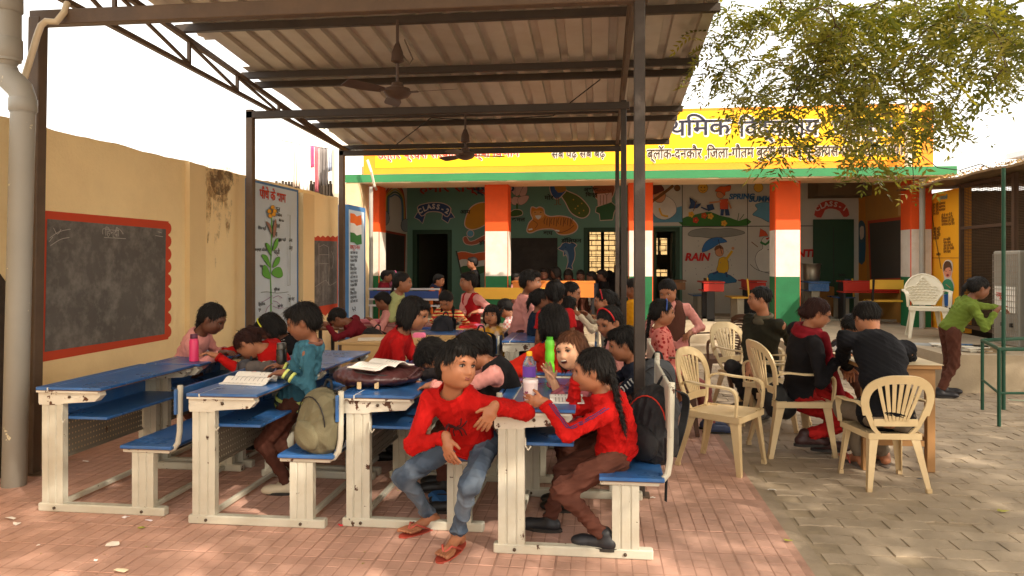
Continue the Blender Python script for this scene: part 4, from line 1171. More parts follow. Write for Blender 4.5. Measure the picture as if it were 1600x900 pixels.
# papers and books heaped on the ledge
random.seed(4)
for i, (px, py, dd, c, lb) in enumerate(((1500, 548, 8.9, (60, 110, 160), 'blue folder lying on the ledge by the girl in green'), (1520, 554, 8.75, (220, 214, 200), 'pale papers heaped on the ledge corner'),
        (1542, 560, 8.7, (150, 130, 100), 'brown cardboard sheet leaning off the ledge'), (1478, 553, 9.25, (226, 220, 206), 'white paper bundle at the platform edge behind the girl in green'))):
    p = W(px, py, dd); m = MB()
    for k in range(5):
        M = Matrix.Translation((p.x + random.uniform(-.03, .03), p.y + random.uniform(-.03, .03), (.435 if dd < 9.2 else .40) + k * .013)) @ Matrix.Rotation(random.uniform(-.5, .5), 4, 'Z')
        m.box(-.15, .15, -.11, .11, 0, .011, M=M)
    tag(m.build('paper_stack', mat('paper_%d' % i, srgb(*c), .8, .1, 6)), lb, 'papers')
m = MB(); a = G(1575, 625); m.tube([a, a + Vector((.15, -.1, .01)), a + Vector((.2, -.35, .01)), a + Vector((.35, -.6, .01)), a + Vector((.8, -.8, .01))], .008, 6); tag(m.build('hose', mat('pale_hose', srgb(190, 200, 170), .5)), 'pale green hose lying on the pavers at the right edge', 'hose')
# ================================================================ school desks
M_cream = mat('cream_enamel', srgb(188, 184, 168), .5, .05, 4, .1, 60, chips=srgb(70, 44, 28), chip_amt=.665, chip_scale=11, dirt=srgb(166, 150, 122), dirt_amt=.5, dirt_scale=5)
M_chip = mat('cream_chipped', srgb(200, 194, 178), .5, .05, 4, .2, 60, chips=srgb(78, 46, 28), chip_amt=.585, chip_scale=13)
M_blue = mat('blue_laminate', srgb(44, 92, 150), .3, .08, 3, .03, 80, spec=.5, dirt=srgb(98, 122, 146), dirt_amt=.5, dirt_scale=7, chips=srgb(26, 56, 104), chip_amt=.70, chip_scale=24)
M_edge = mat('board_edge', srgb(110, 76, 50), .7, .2, 10)
M_perf = mat('grey_panel', srgb(120, 112, 98), .6, .1, 4, chips=srgb(80, 60, 46), chip_amt=.66, chip_scale=9)
M_bolt = mat('bolt', srgb(80, 66, 54), .5, .1, 5, metal=.6)
DL = .98
def leg_mesh(h):
    # three folded ribs across the face
    m = MB(); w_ = .135; pr = []
    xs = [0, .036, .040, .045, .049, .086, .090, .095, .099, w_]
    for s in (0, 1):
        for i, x_ in enumerate(xs):
            dep = .006 if i in (2, 3, 6, 7) else 0
            pr.append((x_ if s == 0 else w_ - x_, (0 + dep) if s == 0 else (.045 - dep)))
    n = len(pr); vs = [(x_, y_, 0) for x_, y_ in pr] + [(x_, y_, h) for x_, y_ in pr]
    fs = [(i, (i + 1) % n, n + (i + 1) % n, n + i) for i in range(n)] + [tuple(range(n - 1, -1, -1)), tuple(range(n, 2 * n))]
    return MB().add(vs, fs)
def perf_panel():
    m = MB(); L_ = DL - .12; nx, nz = 31, 6; hx = L_ / nx; hz = .21 / nz
    for i in range(nx):
        for k in range(nz):
            y0_, z0_ = .06 + i * hx, .30 + k * hz; a = .36
            o = [(y0_, z0_), (y0_ + hx, z0_), (y0_ + hx, z0_ + hz), (y0_, z0_ + hz)]
            q = [(y0_ + hx * a, z0_ + hz * a), (y0_ + hx * (1 - a), z0_ + hz * a), (y0_ + hx * (1 - a), z0_ + hz * (1 - a)), (y0_ + hx * a, z0_ + hz * (1 - a))]
            m.add([(.05, y, z) for y, z in o + q], [(0, 1, 5, 4), (1, 2, 6, 5), (2, 3, 7, 6), (3, 0, 4, 7)])
    m.box(.045, .056, .06, DL - .06, .285, .30); m.box(.045, .056, .06, DL - .06, .51, .53)
    return m
PARTS = {}
def shared(key, fn, mats_):
    if key not in PARTS: PARTS[key] = fn().mesh(key, mats_)
    return PARTS[key]
def part(name, key, fn, mats_, par, loc=(0, 0, 0), rz=0, scale=None):
    o = bpy.data.objects.new(name, shared(key, fn, mats_)); o.location = loc; o.rotation_euler = (0, 0, rz)
    if scale: o.scale = scale
    link(o, par); return o
def bracket():
    m = MB(); m.prism([(-.005, .655), (-.005, .722), (.385, .722), (.395, .700), (.36, .665), (.16, .650), (.14, .640), (.0, .640)], -.004, .052)
    m.box(-.008, .39, -.02, .052, .716, .7265); return m
def btube():
    m = MB(); pts = [(.58, .022, .385), (.80, .022, .385), (.845, .022, .395), (.872, .022, .43), (.883, .022, .50), (.886, .022, .77)]
    m.tube(pts, .0165, 10); return m
def btube_tall():
    m = MB(); pts = [(.58, .022, .385), (.80, .022, .385), (.845, .022, .395), (.872, .022, .43), (.883, .022, .50), (.892, .022, .89)]
    m.tube(pts, .0165, 10); return m
def school_desk(x, y, label, rz=0.0, tall=False):
    rz += random.uniform(-.012, .012)
    t = thing('school_desk', label, 'school desk', (x, y, 0), rz, 'blue topped desk and bench units', world=False)
    for yy in (0.0, DL - .05):
        part('base_rail', 'base_rail', lambda: MB().rbox(-.01, .80, -.005, .05, 0, .05, .006), M_cream, t, (0, yy, 0))
        part('leg', 'desk_leg', lambda: leg_mesh(.60), M_cream, t, (.015, yy, .045))
        part('leg', 'bench_leg', lambda: leg_mesh(.325), M_cream, t, (.595, yy, .045))
        part('bracket', 'bracket', bracket, M_chip, t, (0, yy, 0))
        part('seat_bracket', 'seat_bracket', lambda: MB().rbox(.535, .83, .0, .045, .37, .395, .004), M_chip, t, (0, yy, 0))
        part('back_tube', 'back_tube_tall' if tall else 'back_tube', btube_tall if tall else btube, M_cream, t, (0, yy, 0))
        part('bolt', 'bolt', lambda: MB().lathe([(.009, 0), (.009, .006), (.004, .009)], 8, M=Matrix.Rotation(R(90), 4, 'X')), M_bolt, t, (.10, yy - .006, .025))
        part('bolt', 'bolt', None, None, t, (.66, yy - .006, .025)); part('bolt', 'bolt', None, None, t, (.20, yy - .006, .69))
    part('hook', 'hook', lambda: MB().tube([(.155, -.01, .60), (.158, -.02, .56), (.172, -.022, .54), (.186, -.02, .56)], .005, 6), M_cream, t)
    part('cross_rail', 'cross_rail', lambda: MB().rbox(-.015, .015, .05, DL - .05, .012, .042, .004), M_cream, t, (.08, 0, 0)); part('cross_rail', 'cross_rail', None, None, t, (.665, 0, 0))
    part('pen_strip', 'pen_strip', lambda: MB().rbox(-.012, .062, -.02, DL + .005, .728, .748, .003), M_blue, t)
    part('table_top', 'table_top', lambda: MB().rbox(.070, .41, -.02, DL + .005, .731, .7475, .003), M_blue, t)
    part('top_edge', 'top_edge', lambda: MB().box(.0705, .4095, -.018, DL + .003, .7275, .731).box(-.0115, .0615, -.018, DL + .003, .7255, .728), M_edge, t)
    part('hinge_strip', 'hinge_strip', lambda: MB().box(.0625, .0695, -.02, DL + .005, .72, .7455), mat('strip_white', srgb(206, 204, 196), .5, .05, 5), t)
    part('shelf', 'shelf', lambda: MB().rbox(.055, .40, .05, DL - .05, .545, .562, .003), M_blue, t)
    part('shelf_back', 'shelf_back', lambda: MB().box(.058, .068, .05, DL - .05, .562, .70), M_blue, t)
    part('modesty_panel', 'modesty_panel', perf_panel, M_perf, t)
    part('seat', 'seat', lambda: MB().rbox(.53, .855, -.02, DL + .005, .3955, .415, .003, 0).box(.535, .85, -.021, DL + .006, .3935, .3955, 1), [M_blue, M_edge], t)
    if tall: part('backrest', 'backrest_tall', lambda: MB().rbox(.878, .896, -.01, DL - .005, .62, .87, .004), M_cream, t)
    else: part('backrest', 'backrest', lambda: MB().rbox(.862, .880, -.01, DL - .005, .60, .75, .004), M_blue, t)
    return t
def gpos(px, py): p = G(px, py); return p.x, p.y
DX = [-3.34, -2.33, -1.44, -.535]; DY = [4.07, 3.98, 4.04, 3.76]
d1 = school_desk(DX[0], DY[0], 'front desk unit nearest the cream wall, standing alone with empty blue top')
d2 = school_desk(DX[1], DY[1], 'front desk with an open book on its top beside the standing boy in teal')
d3 = school_desk(DX[2], DY[2], 'front desk carrying the maroon bag and books')
d4 = school_desk(DX[3], DY[3], 'nearest desk where the braided girl in red sits with a cup and bottle', tall=True)
school_desk(DX[0] + .03, DY[0] + 1.03, 'second row desk by the wall with the pink bottle on it')
school_desk(DX[1] + .0, DY[1] + 1.05, 'second row desk behind the standing boy in teal')
school_desk(DX[2] + .03, DY[2] + 1.03, 'second row desk behind the maroon bag where heads rest on arms')
school_desk(DX[3] + .02, DY[3] + 1.22, 'second row desk behind the steel post with the green bottle on it', tall=True)
school_desk(W(635, 560, 7.2).x, 7.1, 'third row desk with the pink box on its blue top')
school_desk(W(786, 560, 7.0).x, 6.95, 'third row blue topped desk beside the boy in the pink shirt')

# other tables -------------------------------------------------------------
M_ply = mat('plywood', srgb(196, 158, 104), .6, .08, 3, .05, 60, stretch=(1, 8, 1))
M_wood = mat('table_wood', srgb(150, 110, 66), .6, .12, 4, .1, 60, stretch=(1, 6, 1))
M_blackm = mat('black_metal', srgb(36, 34, 34), .5, .1, 4)
def table(name, label, x0, x1, y0, y1, h, mt, ml, z0=0.0, panel=None, lw=.035, th=.025, apron=0.0, group=None, ma=None, seatback=None):
    t = thing(name, label, 'table', ((x0 + x1) / 2, (y0 + y1) / 2, z0), 0, group)
    MB().rbox(x0, x1, y0, y1, z0 + h - th, z0 + h, .004).build('table_top', mt, t)
    for xx in (x0 + .03, x1 - .03 - lw):
        for yy in (y0 + .03, y1 - .03 - lw):
            MB().rbox(xx, xx + lw, yy, yy + lw, z0 - .0, z0 + h - th - .001, .003).build('leg', ml, t)
    if apron:
        MB().box(x0 + .05, x1 - .05, y0 + .028, y0 + .045, z0 + h - th - apron, z0 + h - th - .002).build('apron', ma or mt, t)
        MB().box(x0 + .05, x1 - .05, y1 - .045, y1 - .028, z0 + h - th - apron, z0 + h - th - .002).build('apron', ma or mt, t)
    if panel:
        MB().box(x0 + .04, x1 - .04, y0 + .005, y0 + .025, z0 + h - panel, z0 + h - th - .002).build('front_panel', mt, t)
    return t
a = W(527, 560, 6.75)
table('ply_table', 'pale plywood sided table behind the girl in red leaning forward', a.x, a.x + .95, a.y, a.y + .75, .76, M_ply, M_cream, panel=.40)
a = W(492, 520, 8.6); table('dark_table', 'dark topped steel frame table by the second blackboard', a.x, a.x + .62, a.y, a.y + .5, .72, M_edge, M_blackm)
a = W(560, 500, 8.9); table('dark_table', 'table with pink cloth bundles in front of the flag panel', a.x - .1, a.x + 1.0, a.y, a.y + .5, .74, mat('pinkish_top', srgb(176, 120, 116), .5, .1, 4), M_blackm)
a = W(702, 520, 8.1); table('dark_table', 'busy table covered with lunch boxes in front of the boy in the red vest', a.x, a.x + .95, a.y, a.y + .55, .74, M_ply, M_blackm, apron=.06, ma=M_edge)
# woman's work table
g1 = G(1456, 738); 
table('work_table', 'brown wooden work table shared by the seated adults', 1.84, g1.x + .05, g1.y - .04, g1.y + .98, .765, M_wood, M_wood, lw=.055, th=.03, apron=.09)
w_t = bpy.data.objects['work_table']
MB().box(1.92, g1.x - .045, g1.y + .005, g1.y + .03, .18, .22).build('stretcher', M_wood, w_t)
MB().box(g1.x - .035, g1.x - .0, g1.y + .05, g1.y + .88, .20, .24).build('stretcher', M_wood, w_t)
MB().rbox(1.83, g1.x + .06, g1.y - .05, g1.y + .99, .766, .770, .001).build('cloth_cover', mat('table_cloth', srgb(196, 178, 146), .7, .06, 3), w_t)

# verandah furniture (floor at .40)
M_redp = mat('red_paint', srgb(178, 44, 30), .45, .08, 3); M_yelp = mat('yellow_paint', srgb(222, 172, 60), .5, .06, 3); M_oraw = mat('orange_wood', srgb(206, 122, 50), .5, .08, 3)
M_greyleg = mat('grey_leg', srgb(150, 140, 122), .6, .1, 4)
def bench_desk(label, px0, px1, d, cd, cb_, ml, yellow=None, flip=1):
    a = W(px0, 440, d); c_ = W(px1, 440, d); x0, x1, y = a.x, c_.x, a.y; z0 = .40
    t = thing('bench_desk', label, 'school desk', (x0, y, z0))
    MB().rbox(x0, x1, y, y + .38, z0 + .72, z0 + .745, .004).build('table_top', cd, t)
    MB().box(x0 + .01, x1 - .01, y + .0, y + .02, z0 + .56, z0 + .718).build('front_panel', cd, t)
    MB().rbox(x0, x1, y + .005, y + .36, z0 + .53, z0 + .555, .003).build('shelf', cd, t)
    for xx in (x0 + .02, x1 - .06):
        MB().rbox(xx, xx + .04, y + .03, y + .34, z0, z0 + .72, .004).build('leg', ml, t)
    ys = y - .45 * flip
    MB().rbox(x0 + (.25 if yellow else .0), x1, ys - .14, ys + .14, z0 + .40, z0 + .43, .003).build('seat', yellow or cb_, t)
    for xx in (x0 + .15, x1 - .2):
        MB().rbox(xx, xx + .05, ys - .1, ys + .1, z0, z0 + .40, .004).build('leg', M_greyleg, t)
    MB().rbox(x0 + (.25 if yellow else .0), x1, ys - .17 * flip - .01, ys - .17 * flip + .012, z0 + .62, z0 + .78, .003).build('backrest', yellow or cb_, t)
    for xx in (x0 + .3, x1 - .3):
        MB().bar((xx, ys - .14 * flip, z0 + .42), (xx, ys - .18 * flip - .02, z0 + .79), .03, .03).build('back_post', M_blackm, t)
    MB().box(x0, x1, y + .12, y + .16, z0 + .012, z0 + .05).build('foot_rail', M_greyleg, t)
    return t
bench_desk('red desk with yellow bench at the right end of the verandah', 1317, 1432, 13.3, M_redp, M_yelp, M_blackm, M_yelp)
def small_desk(label, px, py, d, c, leg, wd=.75, yb_=.5):
    a = W(px, py, d); z0 = .40
    t = thing('bench_desk', label, 'school desk', (a.x, a.y, z0))
    MB().rbox(a.x, a.x + .4, a.y, a.y + wd, z0 + .70, z0 + .725, .004).build('table_top', c, t)
    MB().box(a.x + .02, a.x + .38, a.y + .01, a.y + .03, z0 + .55, z0 + .69).build('side_panel', c, t)
    MB().box(a.x + .02, a.x + .38, a.y + .04, a.y + wd - .04, z0 + .54, z0 + .56).build('shelf', c, t)
    for yy in (a.y + .03, a.y + wd - .08):
        MB().rbox(a.x + .08, a.x + .22, yy, yy + .04, z0, z0 + .70, .004).build('leg', leg, t)
        MB().rbox(a.x + .62, a.x + .74, yy, yy + .04, z0, z0 + .42, .004).build('leg', M_greyleg, t)
        MB().rbox(a.x, a.x + .85, yy, yy + .04, z0, z0 + .04, .004).build('base_rail', M_greyleg, t)
    MB().rbox(a.x + .52, a.x + .84, a.y, a.y + wd, z0 + .42, z0 + .44, .003).build('seat', M_yelp if c is M_redp else M_blue, t)
    MB().bar((a.x + .83, a.y + .05, z0 + .43), (a.x + .80, a.y + .05, z0 + .78), .03, .02).build('back_post', M_yelp, t)
    MB().rbox(a.x + .82, a.x + .835, a.y + .05, a.y + wd - .05, z0 + .6, z0 + .76, .003).build('backrest', c, t)
    return t
small_desk('red topped desk with a yellow post in front of the rain mural', 1098, 500, 13.5, M_redp, M_blackm, .8)
small_desk('dark red desk half hidden at the foot of the snowman mural', 1165, 500, 14.2, M_redp, M_blackm, .8)
small_desk('low desk at the left edge of the seasons wall', 1040, 500, 14.4, M_edge, M_blackm, .8)
small_desk('cream legged desk below the steel drum', 1262, 500, 13.6, M_blue, M_greyleg, .6)
# blue benches and the orange desk on the left half of the verandah
def slat_bench(label, px0, px1, d, pm, mt, mf, ztop=.80):
    a = W(px0, 450, d); c_ = W(px1, 450, d); z0 = .40 if a.y > 12.9 else 0.0
    t = thing('bench', label, 'bench', (a.x, a.y, z0))
    MB().rbox(a.x, c_.x, a.y - .01, a.y + .01, pm, pm + .12, .003).build('backrest', mt, t)
    for z in (pm + .135, pm - .03, pm - .13): MB().rbox(a.x - .02, c_.x + .02, a.y - .02, a.y + .012, z, z + .03, .003).build('rail', mf, t)
    for xx in (a.x, c_.x - .03): MB().rbox(xx, xx + .03, a.y - .015, a.y + .015, z0, pm - .131, .003).build('leg', mf, t)
    MB().rbox(a.x, c_.x, a.y + .03, a.y + .33, z0 + .40, z0 + .43, .003).build('seat', mt, t)
    return t
slat_bench('blue bench back with white rails behind the girl in pale green', 578, 688, 11.9, W(600, 466, 11.9).z, mat('blue_paint', srgb(44, 74, 140), .45, .08, 3), mat('white_rail', srgb(196, 196, 200), .5, .05, 3))
a = W(735, 460, 13.1); c_ = W(930, 440, 13.1)
t = thing('long_desk', 'long orange and yellow wooden desk across the verandah', 'school desk', (a.x, a.y, .4))
zt_ = W(860, 440, 13.1).z
MB().rbox(W(800, 440, 13.1).x, c_.x, a.y, a.y + .45, zt_ - .02, zt_ + .01, .004).build('table_top', M_oraw, t)
MB().box(W(802, 440, 13.1).x, c_.x - .02, a.y + .0, a.y + .02, zt_ - .27, zt_ - .022).build('front_panel', M_oraw, t)
MB().rbox(a.x, W(862, 440, 13.0).x, a.y - .16, a.y - .13, zt_ - .30, zt_ - .10, .003).build('backrest', M_yelp, t)
for xx in (a.x + .1, W(820, 440, 13.1).x, c_.x - .06): MB().rbox(xx, xx + .05, a.y + .03, a.y + .08, .40, zt_ - .28, .003).build('leg', M_blackm, t)
# steel drum and stool on verandah
p = W(1268, 455, 13.9)
m = MB(); m.lathe([(.13, 0), (.145, .05), (.15, .1), (.155, .16), (.15, .2), (.16, .3), (.175, .31), (.175, .325), (.15, .325), (.14, .31)], 22); o = m.build('steel_drum', mat('dull_steel', srgb(150, 142, 130), .35, .1, 6, metal=.8), loc=(p.x, p.y, 1.13))
tag(smooth_by_angle(o, 60), 'dull steel drum standing beside the last inner column', 'drum')
p = W(1292, 470, 14.4); m = MB(); m.box(p.x - .28, p.x + .14, p.y, p.y + .4, .4, 1.0); tag(m.build('cardboard_box', mat('cardboard', srgb(140, 98, 48), .85, .08, 3), bevel=.01), 'tall brown cardboard box below the class banner', 'box')

# ================================================================ plastic armchairs
M_pl = mat('beige_plastic', srgb(216, 192, 148), .42, .04, 3, .03, 30, dirt=srgb(190, 158, 112), dirt_amt=.4, dirt_scale=4, zdirt=(srgb(150, 116, 76), 0, .5, .4))
M_plw = mat('ivory_plastic', srgb(232, 222, 198), .4, .04, 3)
M_plb = mat('brown_plastic', srgb(84, 56, 40), .4, .08, 3)
def sheet(grid, th=.006):
    """thick sheet from a grid of points"""
    n, k = len(grid), len(grid[0]); vs = []; fs = []
    nor = []
    for i in range(n):
        for j in range(k):
            a = grid[min(i + 1, n - 1)][j] - grid[max(i - 1, 0)][j]; b_ = grid[i][min(j + 1, k - 1)] - grid[i][max(j - 1, 0)]
            nn = a.cross(b_); nn.normalize(); nor.append(nn)
    flat = [q for r in grid for q in r]
    vs = [q + nn * th / 2 for q, nn in zip(flat, nor)] + [q - nn * th / 2 for q, nn in zip(flat, nor)]
    N_ = n * k
    for i in range(n - 1):
        for j in range(k - 1):
            a = i * k + j; fs.append((a, a + 1, a + k + 1, a + k)); fs.append((N_ + a, N_ + a + k, N_ + a + k + 1, N_ + a + 1))
    edge = [i * k for i in range(n)] + [(n - 1) * k + j for j in range(1, k)] + [i * k + k - 1 for i in range(n - 2, -1, -1)] + [j for j in range(k - 2, 0, -1)]
    for i in range(len(edge)):
        a, b_ = edge[i], edge[(i + 1) % len(edge)]; fs.append((a, N_ + a, N_ + b_, b_))
    return vs, fs
def band(path, wdir, wid, th=.008, n=None):
    """flat strip of width wid along path; wdir gives the width direction at each point"""
    g = []
    for i, p_ in enumerate(path):
        wd_ = Vector(wdir[i] if isinstance(wdir, list) else wdir); ww = wid[i] if hasattr(wid, '__len__') else wid
        g.append([Vector(p_) - wd_ * ww / 2, Vector(p_) - wd_ * ww / 6, Vector(p_) + wd_ * ww / 6, Vector(p_) + wd_ * ww / 2])
    return sheet(g, th)
def cr3(pts, n=5):
    P_ = [Vector(p) for p in pts]; out = []
    for i in range(len(P_) - 1):
        p0 = P_[max(i - 1, 0)]; p1 = P_[i]; p2 = P_[i + 1]; p3 = P_[min(i + 2, len(P_) - 1)]
        for k in range(n):
            t = k / n; out.append(.5 * ((2 * p1) + (-p0 + p2) * t + (2 * p0 - 5 * p1 + 4 * p2 - p3) * t * t + (-p0 + 3 * p1 - 3 * p2 + p3) * t ** 3))
    out.append(P_[-1]); return out
CH = {}
def chair_protos(kind):
    """front of the chair looks along +y"""
    d = {}
    # seat, slightly dished with a rolled front
    g = []
    for i in range(9):
        v = i / 8; y = lerp(-.20, .235, v); row = []
        for j in range(11):
            u = j / 10 * 2 - 1; hw = lerp(.195, .235, v)
            z = .425 - .018 * (1 - u * u) * math.sin(math.pi * min(1, v * 1.1)) + lerp(-.012, .0, v) - (.03 * max(0, v - .86) / .14)
            row.append(Vector((u * hw, y, z)))
        g.append(row)
    m = MB(); m.add(*sheet(g, .007))
    # skirt round the seat
    ring = [(-.195, -.20), (-.235, .235), (.235, .235), (.195, -.20)]
    for i in range(4):
        a, b_ = ring[i], ring[(i + 1) % 4]; m.bar((a[0], a[1], .402), (b_[0], b_[1], .402), .007, .045)
    d['seat'] = m
    zb0, zb1, yb0, yb1 = .44, .84, -.205, -.315
    def bp(u, v, r=0.0):        # back surface: u across -1..1, v up 0..1
        hw = lerp(.19, .235, min(1, v * 1.3)); y = lerp(yb0, yb1, v) + .055 * (u * u) * (.3 + .7 * v)
        z = lerp(zb0, zb1, v) - .05 * (u ** 4) * v
        return Vector((u * hw, y, z))
    back = MB()
    if kind == 'slot':
        top = cr3([bp(-1, .35), bp(-1.03, .70), bp(-.88, .92), bp(-.5, 1.0), bp(0, 1.02), bp(.5, 1.0), bp(.88, .92), bp(1.03, .7), bp(1, .35)], 4)
        cen = bp(0, .3)
        wd_ = [(cen - q).normalized() for q in top]
        back.add(*band(top, wd_, .065, .012))
        low = [bp(u, .18 + .12 * (1 - u * u) * 0) for u in np.linspace(-.8, .8, 9)]
        back.add(*band(low, (0, 0, 1), .055, .009))
        for i in range(7):
            u0 = -.36 + .12 * i; u1 = -.66 + .22 * i
            p_ = cr3([bp(u0, .20), bp(lerp(u0, u1, .45), .5), bp(u1, .93)], 4)
            back.add(*band(p_, (1, 0, 0), [.020 + .010 * k / (len(p_) - 1) for k in range(len(p_))], .008))
        for s in (-1, 1):
            back.add(*band(cr3([bp(s * 1.0, .42), bp(s * .92, .25), bp(s * .80, .05), bp(s * .62, -.05)], 3), (1, 0, 0), .04, .010))
    elif kind == 'round':
        g = []
        for i in range(15):
            v = i / 14; row = []
            for j in range(15):
                u = (j / 14 * 2 - 1); hh = math.sqrt(max(0, 1 - (max(0, v - .45) / .55) ** 2.2)) if v > .45 else lerp(.62, 1, v / .45)
                q = bp(u * max(.12, hh) * 1.08, v * 1.08)
                row.append(q + Vector((0, .004 * math.sin(u * 16) * math.sin(v * 22), 0)))
            g.append(row)
        back.add(*sheet(g, .007))
        rim = [g[i][0] for i in range(15)] + g[14][1:14] + [g[i][14] for i in range(14, -1, -1)]
        back.tube(rim, .013, 8)
        for i in range(9):            # raised scales
            for j in range(7):
                u = (j - 3) * .25 + (.125 if i % 2 else 0); v = .16 + i * .095
                if abs(u) > (.92 if v < .7 else 1.15 - v): continue
                q = [bp(u + .1 * math.cos(a_), v + .035 * math.sin(a_)) + Vector((0, .012, 0)) for a_ in np.linspace(math.pi, 0, 6)]
                back.tube(q, .0085, 5)
    else:   # horizontal louvred back
        for i in range(13):
            v = .06 + i * .071; p_ = [bp(u * .98, v) for u in np.linspace(-1, 1, 9)]; back.add(*band(p_, (0, 0, 1), .018, .008))
        for s in (-1, 0, 1): back.add(*band([bp(s * .98, v) for v in np.linspace(0, 1, 7)], (1, 0, 0), .03, .012))
        back.add(*band([bp(u, 1.0) for u in np.linspace(-1.02, 1.02, 9)], (0, 0, 1), .045, .012))
    d['backrest'] = back
    for s in (-1, 1):
        m = MB()
        p_ = cr3([bp(s * 1.02, .52) + Vector((s * .01, 0, 0)), (s * .262, -.16, .655), (s * .278, -.02, .645), (s * .275, .14, .64), (s * .262, .205, .62), (s * .255, .225, .56), (s * .248, .215, .43)], 4)
        wd_ = []
        for k in range(len(p_)): wd_.append((1, 0, 0) if k > 2 else (.6, .3, .5))
        m.add(*band(p_, wd_, [.03 + .022 * math.sin(math.pi * k / (len(p_) - 1)) for k in range(len(p_))], .013))
        d['armrest%d' % s] = m
        for f in (1, -1):
            m = MB(); x0_, y0_ = s * (.215 if f > 0 else .18), (.215 if f > 0 else -.185); x1_, y1_ = s * (.25 if f > 0 else .235), (.255 if f > 0 else -.275)
            n = 5; rows = []
            vs = []; fs = []
            for k in range(n + 1):
                t_ = k / n; x_, y_, z_ = lerp(x0_, x1_, t_), lerp(y0_, y1_, t_), lerp(.425, 0, t_); r_ = lerp(.036, .017, t_ ** .7); th = .008
                # L-shaped section opening inwards
                sx_, sy_ = -s, -f
                sec = [(0, 0), (sx_ * r_ * 2, 0), (sx_ * r_ * 2, sy_ * th), (sx_ * th, sy_ * th), (sx_ * th, sy_ * r_ * 2), (0, sy_ * r_ * 2)]
                vs += [(x_ + a, y_ + b_, z_) for a, b_ in sec]
            for k in range(n):
                for q in range(6): fs.append((k * 6 + q, k * 6 + (q + 1) % 6, (k + 1) * 6 + (q + 1) % 6, (k + 1) * 6 + q))
            fs.append((0, 1, 2, 3)); fs.append((0, 3, 4, 5)); e = n * 6; fs.append((e, e + 3, e + 2, e + 1)); fs.append((e, e + 5, e + 4, e + 3))
            m.add(vs, fs); m.box(min(x1_, x1_ - s * .034), max(x1_, x1_ - s * .034), min(y1_, y1_ - f * .034), max(y1_, y1_ - f * .034), -.001, .03); d['leg%d%d' % (s, f)] = m
    return d
def chair(kind, m_, label, loc, facing, group='plastic armchairs', z=0.0, sc=1.0):
    key = (kind, m_.name)
    if key not in CH:
        CH[key] = {}
        for k, mb_ in chair_protos(kind).items():
            me = mb_.mesh('chair_' + k.rstrip('-01'), m_)
            bm = bmesh.new(); bm.from_mesh(me); bmesh.ops.recalc_face_normals(bm, faces=bm.faces); bm.to_mesh(me); bm.free()
            me.polygons.foreach_set('use_smooth', [True] * len(me.polygons)); me.set_sharp_from_angle(angle=R(38)); CH[key][k] = me
    t = thing('plastic_chair', label, 'chair', (loc[0], loc[1], z), facing - math.pi / 2, group, world=False)
    t.scale = (sc, sc, sc)
    for k, me in CH[key].items():
        o = bpy.data.objects.new(''.join(c for c in k if c.isalpha()), me); link(o, t)
    return t
A_CAM = R(-90)
c = W(1128, 600, 5.45); chair('slot', M_pl, 'empty beige plastic armchair standing on the tile edge nearest the desks', (c.x, c.y), R(-33), sc=.96)
c = W(1236, 600, 5.85); chair('slot', M_pl, 'beige plastic armchair under the woman in black and red scarf', (c.x, c.y), R(10), sc=1.0)
c = W(1380, 600, 5.02); chair('slot', M_pl, 'beige plastic armchair with slotted back towards us under the man in the black jacket', (c.x, c.y), R(94), sc=.87)
c = W(1168, 600, 7.3); chair('slot', M_pl, 'beige plastic armchair of the man in the green shirt', (c.x, c.y), R(-48))
c = W(1212, 560, 6.75); chair('slot', M_pl, 'beige chair partly hidden behind the woman in black', (c.x, c.y), R(150), sc=.95)
c = W(1452, 531, 10.6); chair('round', M_plw, 'ivory plastic chair with scalloped shell back on the platform', (c.x, c.y + .1), R(-105), z=.398, sc=1.04)
c = W(1122, 590, 8.2); chair('louvre', M_plb, 'empty dark brown louvred plastic chair in front of the verandah steps', (c.x, c.y), R(-165), sc=1.05)
c = W(1043, 600, 6.6); chair('louvre', M_plb, 'dark brown louvred plastic chair under the girl in the red patterned shirt', (c.x, c.y), R(-5), sc=1.05)
# ================================================================ neem tree reaching over the yard
random.seed(11)
M_leafA = mat('neem_leaf', srgb(128, 128, 58), .5, .35, 9, sss=0.0)
def translucent(m, col, f):
    nt = m.node_tree; b = nt.nodes['Principled BSDF']; out = [n for n in nt.nodes if n.type == 'OUTPUT_MATERIAL'][0]
    t = nt.nodes.new('ShaderNodeBsdfTranslucent'); t.inputs[0].default_value = (*col, 1)
    mx = nt.nodes.new('ShaderNodeMixShader'); mx.inputs[0].default_value = f
    nt.links.new(b.outputs[0], mx.inputs[1]); nt.links.new(t.outputs[0], mx.inputs[2]); nt.links.new(mx.outputs[0], out.inputs[0])
translucent(M_leafA, srgb(150, 146, 44), .4)
M_leafB = mat('neem_leaf_old', srgb(158, 146, 72), .5, .3, 9); translucent(M_leafB, srgb(170, 166, 40), .45)
M_leafC = mat('neem_leaf_dark', srgb(98, 102, 48), .5, .3, 9); translucent(M_leafC, srgb(110, 120, 30), .35)
M_bark = mat('neem_bark', srgb(92, 74, 58), .9, .25, 8, .8, 30, stretch=(1, 1, .25))
tree = thing('neem_tree', 'neem tree whose feathery drooping branches hang over the yellow sign at right', 'tree', (7.6, 3.2, 0))
LV = []; LF = []; LM = []
def leaflet(p, d, up, l, wd, mi):
    s = d.cross(up)
    if s.length < 1e-4: return
    s.normalize(); n = len(LV)
    q = p + d * l
    LV.extend([p, p + d * l * .35 + s * wd, q, p + d * l * .35 - s * wd]); LF.append((n, n + 1, n + 2, n + 3)); LM.append(mi)
